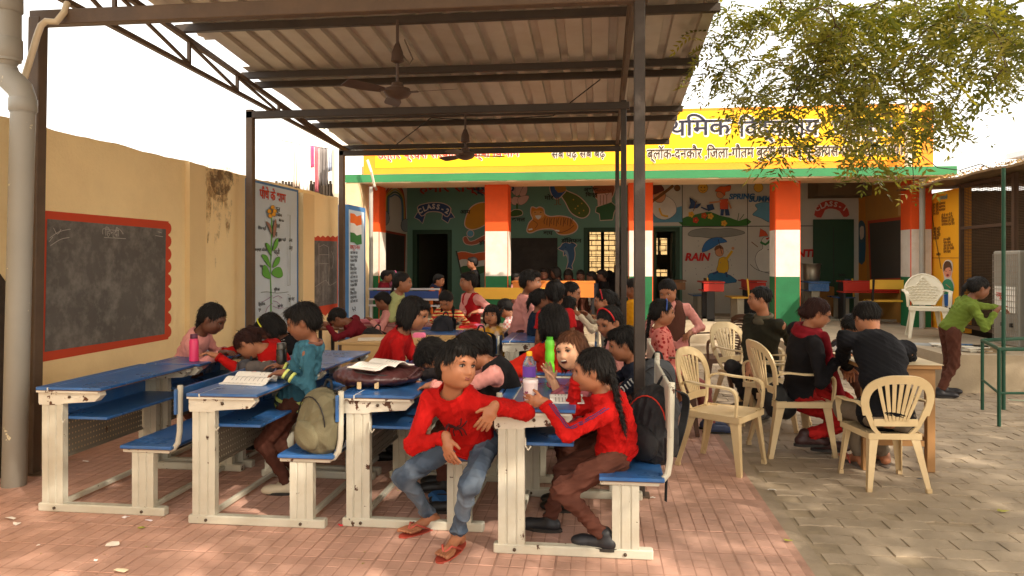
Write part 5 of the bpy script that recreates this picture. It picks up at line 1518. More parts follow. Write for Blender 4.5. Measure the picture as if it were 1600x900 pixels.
def compound(p, d, mi, L_=.24, np_=6):
    d = d.normalized(); up = Vector((random.gauss(0, .5), random.gauss(0, .5), 1)).normalized()
    s = d.cross(up)
    if s.length < 1e-3: return
    s.normalize()
    for k in range(np_):
        t = (k + .6) / np_; q = p + d * L_ * t + Vector((0, 0, -.10 * t * t))
        ll = .074 * (1 - .35 * abs(t - .5)) * random.uniform(.85, 1.15)
        for sg in (-1, 1):
            dd = (d * .75 + s * sg * .85 + Vector((0, 0, -.35 * random.random()))).normalized()
            leaflet(q, dd, (up + s * sg * random.uniform(-.5, .5)).normalized(), ll, .0125, mi)
    leaflet(p + d * L_ + Vector((0, 0, -.10)), (d - Vector((0, 0, .4))).normalized(), up, .06, .010, mi)
TW = MB()
def spray(c, n, spread=.22, mi=None):
    """a drooping tuft of compound leaves around a twig end"""
    for i in range(n):
        a = random.uniform(0, 2 * math.pi); d = Vector((math.cos(a), math.sin(a), random.uniform(-.9, .45)))
        m_ = mi if mi is not None else random.choices([0, 1, 2], [5, 3, 4])[0]
        compound(c + Vector((random.gauss(0, spread * .4), random.gauss(0, spread * .4), random.gauss(0, spread * .35))), d, m_, random.uniform(.17, .27), random.randint(5, 7))
# clusters placed where the photograph shows foliage: centre, radii, how many tufts, depth range
clus = [(1180, 30, 70, 45, 16), (1270, 40, 70, 50, 26), (1350, 45, 70, 50, 30), (1440, 30, 70, 45, 26), (1540, 30, 60, 45, 24), (1590, 80, 40, 50, 14), (1330, 115, 60, 40, 26), (1260, 115, 55, 35, 18),
        (1400, 105, 50, 35, 16), (1480, 95, 55, 30, 16), (1185, 95, 45, 30, 9), (1130, 115, 30, 35, 6), (1150, 60, 20, 30, 3), (1160, 165, 50, 28, 9), (1220, 165, 45, 28, 9), (1290, 160, 40, 24, 8), (1360, 170, 50, 40, 15), (1345, 215, 38, 34, 10),
        (1400, 200, 34, 36, 9), (1435, 160, 30, 40, 9), (1370, 254, 24, 16, 4), (1425, 276, 10, 18, 1), (1460, 190, 24, 34, 5), (1500, 160, 28, 34, 5), (1235, 215, 26, 30, 5), (1228, 250, 14, 16, 2), (1112, 90, 12, 20, 1.5),
        (1560, 120, 40, 20, 5), (1100, 130, 18, 30, 2), (1310, 60, 40, 30, 10), (1520, 195, 14, 14, 1), (1190, 135, 30, 20, 4), (1112, 60, 22, 45, 4), (1135, 18, 30, 22, 6), (1095, 105, 14, 26, 2), (1585, 20, 40, 40, 14), (1500, 15, 60, 30, 14), (1400, 12, 60, 22, 14), (1300, 12, 60, 20, 10), (1200, 12, 50, 20, 9), (1570, 90, 36, 34, 9)]
ends = []
for (px, py, rx, ry, n) in clus:
    k = int(n * .62) + 1
    for i in range(k):
        a = random.uniform(0, 6.283); r = math.sqrt(random.random())
        d = random.uniform(4.7, 6.6)
        c = W(px + rx * r * math.cos(a) * .95, py + ry * r * math.sin(a) * .9, d)
        if c.x < 1.25: c = W(px, py, 7.0)
        spray(c, random.randint(4, 6), .15); ends.append(c)
# the rest of the crown above and beside the picture: shades the yard
def inview(p):
    d = -p.x * SN + p.y * CS
    if d < .3: return False
    px = 800 + FOC * (p.x * CS + p.y * SN) / d; py = 408 - FOC * (p.z - 1.5) / d
    return -40 < px < 1640 and -40 < py < 900
hid = []
for i in range(3700):
    c = Vector((random.uniform(.3, 11.5), random.uniform(-6.5, 7.6), random.uniform(4.3, 8.0)))
    e = ((c.x - 6) / 6.0) ** 2 + ((c.y - .8) / 7.4) ** 2
    if e > 1 or inview(c) or (c.x < 1.5 and c.y > 3.2 and c.z < 4.6): continue
    if math.sin(c.x * 1.9 + 1) * math.sin(c.y * 1.7 + c.x * .5) < -.72: continue
    hid.append(c)
for c in hid:
    for k in range(5):
        a = random.uniform(0, 6.283); d = Vector((math.cos(a), math.sin(a), random.uniform(-.6, .3)))
        p = c + Vector((random.gauss(0, .16), random.gauss(0, .16), random.gauss(0, .12)))
        up = Vector((random.gauss(0, .4), random.gauss(0, .4), 1)).normalized(); s = d.cross(up).normalized()
        for q in range(4):
            t = (q + .5) / 4
            for sg in (-1, 1): leaflet(p + d * .26 * t, (d * .6 + s * sg).normalized(), up, .11, .022, random.choice((0, 0, 1, 2)))
me = bpy.data.meshes.new('foliage'); me.from_pydata([tuple(v) for v in LV], [], LF)
for m_ in (M_leafA, M_leafB, M_leafC): me.materials.append(m_)
me.polygons.foreach_set('material_index', LM)
crown = bpy.data.objects.new('crown', me); link(crown, tree)
# trunk, limbs and twigs
m = MB(); m.tube(cr3([(7.6, 3.2, -.05), (7.55, 3.2, 1.2), (7.3, 3.3, 2.4), (7.0, 3.5, 3.6), (6.3, 3.7, 4.8), (5.4, 3.6, 5.8)], 4), [lerp(.26, .10, i / 20) for i in range(21)], 12); m.build('trunk', M_bark, tree, smooth=True)
limbs = []
for (pts) in ([(7.0, 3.5, 3.6), (6.0, 4.6, 4.3), (4.9, 5.6, 4.35), (3.6, 6.2, 4.05), (2.6, 6.4, 3.9)], [(6.3, 3.7, 4.8), (5.0, 4.2, 5.0), (3.6, 4.8, 4.5), (2.8, 5.6, 4.2)],
              [(7.2, 3.3, 3.0), (6.2, 5.2, 3.9), (5.2, 6.4, 3.7), (4.4, 7.0, 3.4)], [(5.4, 3.6, 5.8), (3.6, 2.4, 6.2), (2.0, 1.0, 6.2)], [(6.6, 3.6, 4.2), (7.2, 1.5, 5.4), (7.0, -1.5, 6.2), (6.4, -3.4, 6.4)], [(6.6, 3.6, 4.4), (8.6, 3.8, 5.4), (9.8, 4.6, 5.8)],
              [(6.2, 3.7, 4.8), (4.6, 1.6, 5.6), (4.0, -1.2, 6.0)]):
    p_ = cr3(pts, 6); limbs.append(p_)
    m = MB(); m.tube(p_, [lerp(.075, .016, i / (len(p_) - 1)) for i in range(len(p_))], 8); m.build('limb', M_bark, tree, smooth=True)
# twigs: every foliage end is joined to its nearest neighbour that already hangs on a limb
lp_ = [q for l in limbs[:3] for q in l] + [limbs[1][-1]]
TW = MB()
pts_ = np.array([tuple(c) for c in random.sample(ends, min(len(ends), 380))]); roots = np.array([tuple(q) for q in lp_])
dist = np.sqrt(((pts_[:, None] - roots[None]) ** 2).sum(2)); best = dist.min(1) * 1.1; par = [tuple(roots[k]) for k in dist.argmin(1)]
left = set(range(len(pts_)))
while left:
    i = min(left, key=lambda q: best[q]); left.discard(i)
    a_ = Vector(par[i]); c = Vector(pts_[i]); l_ = (a_ - c).length
    if l_ < 1.5:
        mid = (a_ + c) / 2 + Vector((random.uniform(-.12, .12) * l_, random.uniform(-.12, .12) * l_, .14 * l_))
        r0 = .004 + .005 * min(1, l_); TW.tube(cr3([a_, mid, c], 4), [lerp(r0, .003, q / 8) for q in range(9)], 5, cap=False)
    dd = np.sqrt(((pts_ - pts_[i]) ** 2).sum(1)) * (1 + .4 * (pts_[:, 2] > pts_[i][2]))
    for q in list(left):
        if dd[q] < best[q]: best[q] = dd[q]; par[q] = tuple(pts_[i])
tag(TW.build('twigs', M_bark, tree, smooth=True), kind='stuff')
# distant tree behind the washing line
t2 = thing('distant_tree', 'dusty green tree seen behind the washing line', 'tree', (-9.5, 24, 0))
m = MB(); m.tube([(-9.5, 24, 0), (-9.4, 24, 2.5), (-9.2, 24, 4.5)], [.2, .16, .08], 8); m.build('trunk', M_bark, t2)
m = MB(); random.seed(5)
for i in range(4200):
    a = random.uniform(0, 6.28); r = random.random() ** .5; h = random.uniform(-1, 1)
    k = .8 + .25 * math.sin(3 * a + h * 2)
    p = Vector((-9.3 + 2.0 * r * k * math.cos(a), 24 + 1.8 * r * math.sin(a), 4.3 + 1.7 * h * math.sqrt(max(0, 1 - r * r * .8))))
    d = Vector((random.gauss(0, 1), random.gauss(0, 1), random.gauss(0, .6))).normalized() * .11; s = d.cross(Vector((random.gauss(0, 1), random.gauss(0, 1), 1))).normalized() * .04
    m.add([p, p + d * .5 + s, p + d, p + d * .5 - s], [(0, 1, 2, 3)])
m.build('crown', M_leafC, t2)
# ================================================================ people: continuous surfaces grown from blended volumes
def Z(px, z, d):
    p = W(px, 408, d); p.z = z; return p
EDG = [(0, 1), (2, 3), (4, 5), (6, 7), (0, 2), (1, 3), (4, 6), (5, 7), (0, 4), (1, 5), (2, 6), (3, 7)]
COR = np.array([(i >> 2 & 1, i >> 1 & 1, i & 1) for i in range(8)])
class Field:
    def __init__(s): s.p = []
    def cap(s, a, b, ra, rb, k=.02): s.p.append(('c', np.array(a, float), np.array(b, float), ra, rb, k)); return s
    def ell(s, c, r, M=None, k=.02, sub=False): s.p.append(('e', np.array(c, float), np.array(r, float), np.eye(3) if M is None else M, k, sub)); return s
    def tor(s, c, R_, r, M, k=.01): s.p.append(('t', np.array(c, float), R_, r, M, k)); return s
    def cut(s, c, n, rad=9.): s.p.append(('k', np.array(c, float), np.array(n, float), rad)); return s      # removes what lies on the +n side near c
    def subcap(s, a, b, ra, rb, k=.01): s.p.append(('x', np.array(a, float), np.array(b, float), ra, rb, k)); return s
    def bounds(s):
        lo = np.full(3, 1e9); hi = -lo
        for q in s.p:
            if q[0] == 'c':
                r = max(q[3], q[4]); lo = np.minimum(lo, np.minimum(q[1], q[2]) - r); hi = np.maximum(hi, np.maximum(q[1], q[2]) + r)
            elif q[0] == 'e' and not q[5]:
                e = np.sqrt(((q[3] * q[2][:, None]) ** 2).sum(0)); lo = np.minimum(lo, q[1] - e); hi = np.maximum(hi, q[1] + e)
            elif q[0] == 't':
                r = q[2] + q[3]; lo = np.minimum(lo, q[1] - r); hi = np.maximum(hi, q[1] + r)
        return lo, hi
    def grid(s, h):
        lo, hi = s.bounds(); lo = lo - 3 * h - .01; hi = hi + 3 * h + .01
        n = np.ceil((hi - lo) / h).astype(int) + 1
        F = np.full(tuple(n), .15, np.float32); s.lo = lo; s.h = h
        ax = [lo[i] + h * np.arange(n[i]) for i in range(3)]; s.ax = ax
        for q in s.p:
            if q[0] in 'cx':
                a, b, ra, rb, k = q[1:]; r = max(ra, rb); l, u = np.minimum(a, b) - r, np.maximum(a, b) + r
            elif q[0] == 'e':
                _, c, rr, M, k, sub = q; e = np.sqrt(((M * rr[:, None]) ** 2).sum(0)); l, u = c - e, c + e
            elif q[0] == 't':
                _, c, R_, r_, M, k = q; l, u = c - R_ - r_, c + R_ + r_
            else:
                _, c, nn, rad = q; l, u = c - rad, c + rad; k = 0
            l = l - k - 2.5 * h; u = u + k + 2.5 * h
            i0 = np.clip(np.floor((l - lo) / h).astype(int), 0, n); i1 = np.clip(np.ceil((u - lo) / h).astype(int) + 1, 0, n)
            if (i1 <= i0).any(): continue
            sl = tuple(slice(i0[i], i1[i]) for i in range(3))
            X = ax[0][sl[0]][:, None, None]; Y = ax[1][sl[1]][None, :, None]; Zz = ax[2][sl[2]][None, None, :]
            A = F[sl]
            if q[0] in 'cx':
                ba = b - a; L2 = max(1e-12, ba @ ba)
                t = np.clip(((X - a[0]) * ba[0] + (Y - a[1]) * ba[1] + (Zz - a[2]) * ba[2]) / L2, 0, 1)
                D = np.sqrt((X - a[0] - t * ba[0]) ** 2 + (Y - a[1] - t * ba[1]) ** 2 + (Zz - a[2] - t * ba[2]) ** 2) - (ra + (rb - ra) * t)
            elif q[0] == 'e':
                P_ = [(X - c[0]) * M[i, 0] + (Y - c[1]) * M[i, 1] + (Zz - c[2]) * M[i, 2] for i in range(3)]
                k0 = np.sqrt(sum((P_[i] / rr[i]) ** 2 for i in range(3))) + 1e-9; k1 = np.sqrt(sum((P_[i] / rr[i] ** 2) ** 2 for i in range(3))) + 1e-9
                D = k0 * (k0 - 1) / k1
            elif q[0] == 't':
                P_ = [(X - c[0]) * M[i, 0] + (Y - c[1]) * M[i, 1] + (Zz - c[2]) * M[i, 2] for i in range(3)]
                D = np.sqrt((np.sqrt(P_[0] ** 2 + (P_[1] * 1.12) ** 2) - R_) ** 2 + P_[2] ** 2) - r_
            else:
                D = (X - c[0]) * nn[0] + (Y - c[1]) * nn[1] + (Zz - c[2]) * nn[2]
                if rad < 5:
                    m_ = ((X - c[0]) ** 2 + (Y - c[1]) ** 2 + (Zz - c[2]) ** 2) < rad * rad
                    F[sl] = np.where(m_, np.maximum(A, D), A)
                else: F[sl] = np.maximum(A, D)
                continue
            if q[0] == 'x' or (q[0] == 'e' and sub):
                k = max(k, 1e-4); B = -D; hh = np.clip(.5 - .5 * (B - A) / k, 0, 1); F[sl] = B * (1 - hh) + A * hh + k * hh * (1 - hh)
            else:
                k = max(k, 1e-4); hh = np.clip(.5 + .5 * (D - A) / k, 0, 1); F[sl] = D * (1 - hh) + A * hh - k * hh * (1 - hh)
        s.F = F; return F
def nets(F, lo, h):
    S = F < 0; n = F.shape
    c = np.zeros((n[0] - 1, n[1] - 1, n[2] - 1), np.int8)
    for i, j, k in COR: c += S[i:n[0] - 1 + i, j:n[1] - 1 + j, k:n[2] - 1 + k]
    act = np.argwhere((c > 0) & (c < 8))
    if len(act) == 0: return None
    V = np.stack([F[act[:, 0] + i, act[:, 1] + j, act[:, 2] + k] for i, j, k in COR], 1)
    acc = np.zeros((len(act), 3)); cnt = np.zeros(len(act))
    for a, b in EDG:
        va, vb = V[:, a], V[:, b]; m = (va < 0) != (vb < 0)
        t = np.where(m, va / np.where(m, va - vb, 1), 0)[:, None]
        acc += np.where(m[:, None], COR[a] + t * (COR[b] - COR[a]), 0); cnt += m
    P_ = lo + h * (act + acc / cnt[:, None])
    idx = np.full(c.shape, -1, np.int32); idx[tuple(act.T)] = np.arange(len(act))
    Q = []
    for ax in range(3):
        sl0 = [slice(None)] * 3; sl1 = [slice(None)] * 3; sl0[ax] = slice(0, -1); sl1[ax] = slice(1, None)
        A, B = S[tuple(sl0)], S[tuple(sl1)]; e = np.argwhere(A != B)
        e = e[(e[:, (ax + 1) % 3] > 0) & (e[:, (ax + 2) % 3] > 0)]
        o1 = np.zeros(3, int); o1[(ax + 1) % 3] = 1; o2 = np.zeros(3, int); o2[(ax + 2) % 3] = 1
        ok = (e[:, (ax + 1) % 3] < c.shape[(ax + 1) % 3]) & (e[:, (ax + 2) % 3] < c.shape[(ax + 2) % 3]); e = e[ok]
        q = np.stack([idx[tuple((e - o1 - o2).T)], idx[tuple((e - o2).T)], idx[tuple(e.T)], idx[tuple((e - o1).T)]], 1)
        fl = A[tuple(e.T)]; q[~fl] = q[~fl][:, ::-1]; Q.append(q)
    Q = np.concatenate(Q); Q = Q[(Q >= 0).all(1)]
    return P_, Q
def keep_large(P_, Q):
    return P_, Q
def mesh_np(name, P_, Q, m, disp=None):
    me = bpy.data.meshes.new(name)
    me.vertices.add(len(P_)); me.vertices.foreach_set('co', P_.astype(np.float32).ravel())
    me.loops.add(Q.size); me.loops.foreach_set('vertex_index', Q.astype(np.int32).ravel())
    me.polygons.add(len(Q)); me.polygons.foreach_set('loop_start', np.arange(0, Q.size, 4, dtype=np.int32)); me.polygons.foreach_set('loop_total', np.full(len(Q), 4, np.int32))
    me.polygons.foreach_set('use_smooth', np.ones(len(Q), bool))
    me.update(calc_edges=True)
    if disp is not None:
        N_ = np.empty(len(P_) * 3, np.float32); me.vertices.foreach_get('normal', N_); N_ = N_.reshape(-1, 3)
        P2 = P_ + N_ * disp(P_, N_)[:, None]
        me.vertices.foreach_set('co', P2.astype(np.float32).ravel()); me.update()
    me.materials.append(m)
    return me
def emit(field, h, name, m, parent, disp=None, F=None):
    if F is None: F = field.grid(h)
    r = nets(F, field.lo, field.h)
    if r is None: return None
    o = bpy.data.objects.new(name, mesh_np(name, r[0], r[1], m, disp)); link(o, parent); return o
def folds(seed, amp=.0045, sc=1.0):
    g = np.random.default_rng(seed); K = g.normal(size=(6, 3)) * np.array([26, 30, 34, 46, 58, 70])[:, None] * .62 / sc; ph = g.uniform(0, 6.28, 6); K2 = g.normal(size=(3, 3)) * 11 / sc
    def f(P_, N_):
        wv = np.sin(P_ @ K2.T); d = 0
        for i in range(6): d = d + (1 - 2 * np.abs(np.sin(P_ @ K[i] + ph[i] + 1.9 * wv[:, i % 3])) ** .7) * (.5 if i > 3 else 1) * (0.4 + .6 * (wv[:, (i + 1) % 3] > -.2))
        return amp * d / 3.2
    return f
def strands(seed, C, ax, amp=.003):
    g = np.random.default_rng(seed); a0 = g.uniform(0, 6.28)
    def f(P_, N_):
        L_ = (P_ - C) @ ax.T; th = np.arctan2(L_[:, 0], L_[:, 1] + .02)
        return amp * (np.sin(th * 26 + a0 + 3 * np.sin(L_[:, 2] * 28)) + .6 * np.sin(th * 47 + L_[:, 2] * 40) + .5 * np.sin(L_[:, 0] * 220 + L_[:, 1] * 90))
    return f
def V3(v): return np.array([v[0], v[1], v[2]], float)
def unit(v): v = np.asarray(v, float); return v / (np.linalg.norm(v) + 1e-9)
def ik(A, T, l1, l2, hint):
    d = np.linalg.norm(T - A); dr = unit(T - A); d = min(max(d, abs(l1 - l2) + .02), (l1 + l2) * .995)
    a = (l1 * l1 - l2 * l2 + d * d) / (2 * d); hh = math.sqrt(max(0, l1 * l1 - a * a))
    hp = np.asarray(hint, float) - dr * (np.asarray(hint, float) @ dr); hp = unit(hp)
    return A + dr * a + hp * hh, A + dr * d

def cloth_mat(name, c, pattern=None, c2=None, rough=.9):
    key = 'fabric_' + name
    if key in MATS: return MATS[key]
    m = mat(key, srgb(*c), rough, .10, 9, .25, 320, spec=.15)
    nt = m.node_tree; b = nt.nodes['Principled BSDF']; b.inputs['Sheen Weight'].default_value = .0
    lk = b.inputs['Base Color'].links[0].from_socket
    if pattern:
        tc = nt.nodes.new('ShaderNodeNewGeometry'); src = tc.outputs['Position']
        if pattern == 'stripes':
            wv = nt.nodes.new('ShaderNodeTexWave'); wv.bands_direction = 'Z'; wv.inputs['Scale'].default_value = 9; wv.inputs['Distortion'].default_value = 1.2; fac = wv.outputs['Fac']
        elif pattern == 'check':
            wv = nt.nodes.new('ShaderNodeTexChecker'); wv.inputs['Scale'].default_value = 40; fac = wv.outputs['Fac']
        elif pattern == 'fade':
            wv = nt.nodes.new('ShaderNodeTexNoise'); wv.inputs['Scale'].default_value = 5.5; wv.inputs['Detail'].default_value = 3; fac = wv.outputs[0]
        else:
            wv = nt.nodes.new('ShaderNodeTexVoronoi'); wv.inputs['Scale'].default_value = 26; fac = wv.outputs['Distance']
        nt.links.new(src, wv.inputs['Vector'])
        r = nt.nodes.new('ShaderNodeValToRGB'); r.color_ramp.elements[0].position = .47 if pattern != 'print' else .32; r.color_ramp.elements[1].position = .53 if pattern in ('stripes', 'check') else .66 if pattern == 'fade' else .38
        nt.links.new(fac, r.inputs[0]); mx = nt.nodes.new('ShaderNodeMixRGB'); mx.inputs[2].default_value = (*srgb(*c2), 1)
        nt.links.new(r.outputs[0], mx.inputs[0]); nt.links.new(lk, mx.inputs[1]); nt.links.new(mx.outputs[0], b.inputs['Base Color'])
    return m
def skin_mat(tone):
    c = {'d': (126, 80, 56), 'm': (158, 104, 74), 'l': (206, 156, 122), 'k': (98, 62, 46)}[tone]
    return mat('skin_' + tone, srgb(*c), .5, .07, 7, .08, 180, spec=.35, sss=.06)
M_hair = mat('black_hair', (.010, .008, .007), .58, .3, 30, .6, 300, spec=.25, stretch=(1, 1, .15))
M_hairb = mat('brown_hair', srgb(84, 50, 30), .6, .25, 30, .6, 300, spec=.25, stretch=(1, 1, .15))
M_hairr = mat('henna_hair', srgb(48, 22, 16), .58, .3, 30, .6, 300, spec=.25, stretch=(1, 1, .15))
M_eyew = mat('eye_white', srgb(158, 146, 136), .25, .02, 5); M_iris = mat('eye_iris', (.012, .007, .005), .15, .05, 5); M_lip = mat('lip', srgb(122, 62, 52), .5, .1, 20)
M_mouth = mat('mouth_dark', srgb(70, 24, 22), .5, .1, 5); M_teeth = mat('teeth', srgb(224, 216, 200), .3, .03, 5)
SEED = [100]

def person(label, H, hip, head, yaw, hy=None, hp=0, hr=0, LH=None, RH=None, LE=None, RE=None, LF=None, RF=None, floor=0.0, seated=False,
           top=('red', (190, 30, 24)), sleeve='long', bottom=('brown', (66, 42, 34)), kind='trouser', hair='short', hm=None, skin='m', shoes=(30, 28, 28),
           face=True, vest=None, collar=None, hem=None, hh=None, mouth='closed', band=None, fringe=True, LD=None, RD=None, LP=None, RP=None, curl=.55, group=None,
           bow=.0, wide=.9, vox=None, adult=False, grip=None, cat='person', cuff=None, LK=None, RK=None, bside=.12, bl=1.7):
    hip = V3(hip); head = V3(head); SEED[0] += 1; sd = SEED[0]
    d = -head[0] * SN + head[1] * CS
    h = vox or max(.0046, d * .00125)
    hh = hh or (.136 * H if adult else .168 * H)
    F = np.array([math.cos(R(yaw)), math.sin(R(yaw)), 0.0])
    T = unit(head - hip); F = unit(F - T * (F @ T)); Lf = np.cross(T, F)
    hy = yaw if hy is None else hy
    f0 = np.array([math.cos(R(hy)), math.sin(R(hy)), 0.0]); l0 = np.cross([0, 0, 1], f0)
    hf = f0 * math.cos(R(hp)) + np.array([0, 0, -1]) * math.sin(R(hp)); hu = np.cross(hf, l0)
    hl = l0 * math.cos(R(hr)) + hu * math.sin(R(hr)); hu = np.cross(hf, hl)
    AX = np.stack([hl, hf, hu])             # head frame rows: left, forward, up
    hw = lambda x, y, z: head + (hl * x + hf * y + hu * z) * hh
    N_ = head - hu * .50 * hh - hf * .13 * hh - T * .035 * H
    T2 = unit(N_ - hip)
    tl = np.linalg.norm(N_ - hip)
    sp = lambda t: hip + (N_ - hip) * t - F * bow * math.sin(math.pi * t)
    TA = np.stack([Lf, F, T])
    sw = (.118 if adult else .107) * H * wide
    S = {1: N_ - T * .035 * H + Lf * sw, -1: N_ - T * .035 * H - Lf * sw}
    HP = {1: hip + Lf * .056 * H - T * .025 * H, -1: hip - Lf * .056 * H - T * .025 * H}
    la, lf_, lt, ls = .172 * H, .150 * H, .243 * H, .243 * H
    root = tuple(hip[:2]) + (floor,)
    o = None
    # limbs -------------------------------------------------------------
    arm = {}
    for s_, tgt, eh, hd, pn in ((1, LH, LE, LD, LP), (-1, RH, RE, RD, RP)):
        if tgt is None:
            tg = S[s_] - np.array([0, 0, 1]) * (la + lf_) * .97 + Lf * s_ * .05 * H + F * .05 * H; hint = -F
            hang = True
        else: tg = V3(tgt); hint = (-T * .8 - F * .3 + Lf * s_ * .6); hang = False
        if eh is not None: hint = V3(eh)
        E_, Wr = ik(S[s_], tg, la, lf_, hint)
        hdir = unit(V3(hd)) if hd is not None else unit(Wr - E_) * 1.0
        if hd is None and not hang: hdir = unit(hdir + np.array([0, 0, -.25]))
        pnn = V3(pn) if pn is not None else (-Lf * s_ if hang else np.array([0, 0, -1.]))
        arm[s_] = (E_, Wr, hdir, unit(pnn - hdir * (pnn @ hdir)))
    leg = {}
    for s_, tgt, kh in ((1, LF, LK), (-1, RF, RK)):
        if tgt is None:
            if seated: tg = HP[s_] + F * (.27 * H) * np.array([1, 1, 0]); tg[2] = floor + .045 * H
            else: tg = HP[s_] * np.array([1, 1, 0]) + np.array([0, 0, floor + .045 * H]) + Lf * s_ * .012 * H
            fd = unit(F * np.array([1, 1, 0]))
        else:
            tg = V3(tgt[0] if isinstance(tgt, tuple) and len(tgt) == 2 else tgt); fd = unit(F * np.array([1, 1, 0]))
            if isinstance(tgt, tuple) and len(tgt) == 2: fd = np.array([math.cos(R(tgt[1])), math.sin(R(tgt[1])), 0])
        if tgt is not None: tg = tg - fd * .035 * H; tg[2] = max(tg[2], floor + .047 * H)
        hint = F + np.array([0, 0, .35]) * (2 if seated else 0)
        if kh is not None: hint = V3(kh)
        K_, An = ik(HP[s_], tg, lt, ls, hint)
        leg[s_] = (K_, An, fd)
    barefoot = shoes in ('sandal', 'barefoot')
    # body --------------------------------------------------------------
    B = Field(); kk = .022 * H
    E3 = lambda c, r, k=.03: B.ell(c, r, TA, k * H / 1.3)
    th = .010
    E3(sp(0), (.080 * H * wide - th, .060 * H - th, .075 * H)); E3(sp(.36), (.072 * H * wide - th, .056 * H - th, .10 * H)); E3(sp(.72), (.082 * H * wide - th, .060 * H - th, .11 * H))
    B.cap(S[1], S[-1], .034 * H - .004, .034 * H - .004, .03)
    B.cap(N_ - T * .02 * H, head - hu * .28 * hh - hf * .06 * hh, .036 * H * (.95 if adult else 1), .033 * H * (.95 if adult else .95), .02)
    for s_ in (1, -1):
        E_, Wr, hd, pn = arm[s_]
        ls_ = sleeve == 'long'; B.cap(S[s_], E_, (.022 if ls_ else .031) * H, (.016 if ls_ else .025) * H, .015); B.cap(E_, Wr, (.016 if ls_ else .025) * H, .0155 * H, .01)
        K_, An, fd = leg[s_]
        B.cap(HP[s_], K_, .040 * H - .004, .024 * H - .004, .02); B.cap(K_, An, .020 * H, .018 * H, .012)
        # hand
        sc = H / 1.35 * (1.0 if not adult else .98); sdv = np.cross(pn, hd) * s_      # towards the thumb side
        fr = max(.0078 * sc, .62 * h); pc_ = Wr + hd * .036 * sc
        B.ell(pc_, (.033 * sc, .043 * sc, max(.0135 * sc, .8 * h)), np.stack([sdv, hd, pn]), .012)
        B.cap(Wr - hd * .01, pc_, .0165 * H, .016 * H, .01)
        for i, (off, ln, sp_) in enumerate(((.0245, .92, .16), (.0085, 1.0, .04), (-.0085, .94, -.06), (-.0245, .76, -.2))):
            b_ = Wr + hd * .070 * sc + sdv * off * sc; dr = unit(hd + sdv * sp_ * .6); cu = curl * (1 + .12 * i) * .8
            for seg, L_ in enumerate((.030, .021, .016)):
                dr2 = unit(dr * math.cos(cu) + pn * math.sin(cu)); q_ = b_ + dr2 * L_ * sc * ln
                B.cap(b_, q_, fr * (1 - .08 * seg), fr * (.94 - .08 * seg), .0035); b_, dr = q_, dr2; cu = curl * .75
        b_ = Wr + hd * .022 * sc + sdv * .026 * sc; dr = unit(hd * .75 + sdv * .75 + pn * .25)
        q_ = b_ + dr * .028 * sc; B.cap(Wr + hd * .015 * sc + sdv * .010 * sc, b_, fr * 1.35, fr * 1.2, .006); B.cap(b_, q_, fr * 1.2, fr * 1.0, .005); dr = unit(dr + hd * .6 + pn * .2); B.cap(q_, q_ + dr * .022 * sc, fr, fr * .85, .004)
        # foot
        hd_ = np.cross([0, 0, 1], fd); fl = .15 * H; ball = An + fd * fl * .52; ball[2] = An[2] - .028 * H; 
        if barefoot:
            B.cap(An, An - fd * .018 * H - np.array([0, 0, .018 * H]), .022 * H, .023 * H, .012); B.cap(An - np.array([0, 0, .008 * H]), ball, .021 * H, .016 * H, .015)
            B.ell(ball, (.030 * H, .030 * H, .013 * H), np.stack([hd_, fd, np.array([0, 0, 1.])]), .012)
            for i in range(5):
                t_ = (i - 2) * .0125 * H * -s_ * 1.0; ln = (.038, .036, .032, .028, .023)[i] * H
                a_ = ball + fd * .016 * H + hd_ * (-s_ * (i - 2) * -.0125 * H) * -1
                B.cap(a_, a_ + fd * ln, max(.0070 * H, .6 * h) if i else .0095 * H, max(.0055 * H, .5 * h) if i else .008 * H, .003)
    # head
    EH = lambda x, y, z, rx, ry, rz, k=.02, sub=False: B.ell(hw(x, y, z), (rx * hh, ry * hh, rz * hh), AX, k * hh / .2, sub)
    EH(0, -.08, .14, .345, .40, .345, .01); EH(0, .10, -.08, .295, .315, .36, .03); EH(0, .235, -.35, .135, .125, .10, .04)
    for s_ in (1, -1):
        EH(s_ * .15, .27, -.13, .12, .11, .12, .03); EH(s_ * .345, -.03, -.03, .045, .075, .115, .012)
        EH(s_ * .20, .05, -.27, .10, .16, .12, .04)
    EH(0, .335, .125, .22, .07, .06, .03)
    if face:
        for s_ in (1, -1): EH(s_ * .145, .425, .025, .085, .06, .048, .018, True)
        B.cap(hw(0, .375, .05), hw(0, .455, -.105), .036 * hh, .052 * hh, .02 * hh / .2)
        for s_ in (1, -1): EH(s_ * .055, .425, -.125, .040, .042, .034, .008)
        EH(0, .385, -.225, .105, .045, .045, .012)
        EH(0, .385, -.20, .03, .06, .02, .01); 
    else: B.cap(hw(0, .36, .03), hw(0, .44, -.11), .04 * hh, .05 * hh, .012)
    sm = skin_mat(skin)
    P0 = thing('person', label, cat, root, 0, group)
    o = P0
    bo = emit(B, h, 'body', sm, P0)
    # face parts --------------------------------------------------------
    M3 = Matrix(((hl[0], hf[0], hu[0]), (hl[1], hf[1], hu[1]), (hl[2], hf[2], hu[2]))).to_4x4()
    def HM(x, y, z, rot=0):
        M = M3 @ Matrix.Rotation(rot, 4, 'Z'); M.translation = Vector(hw(x, y, z)); return M
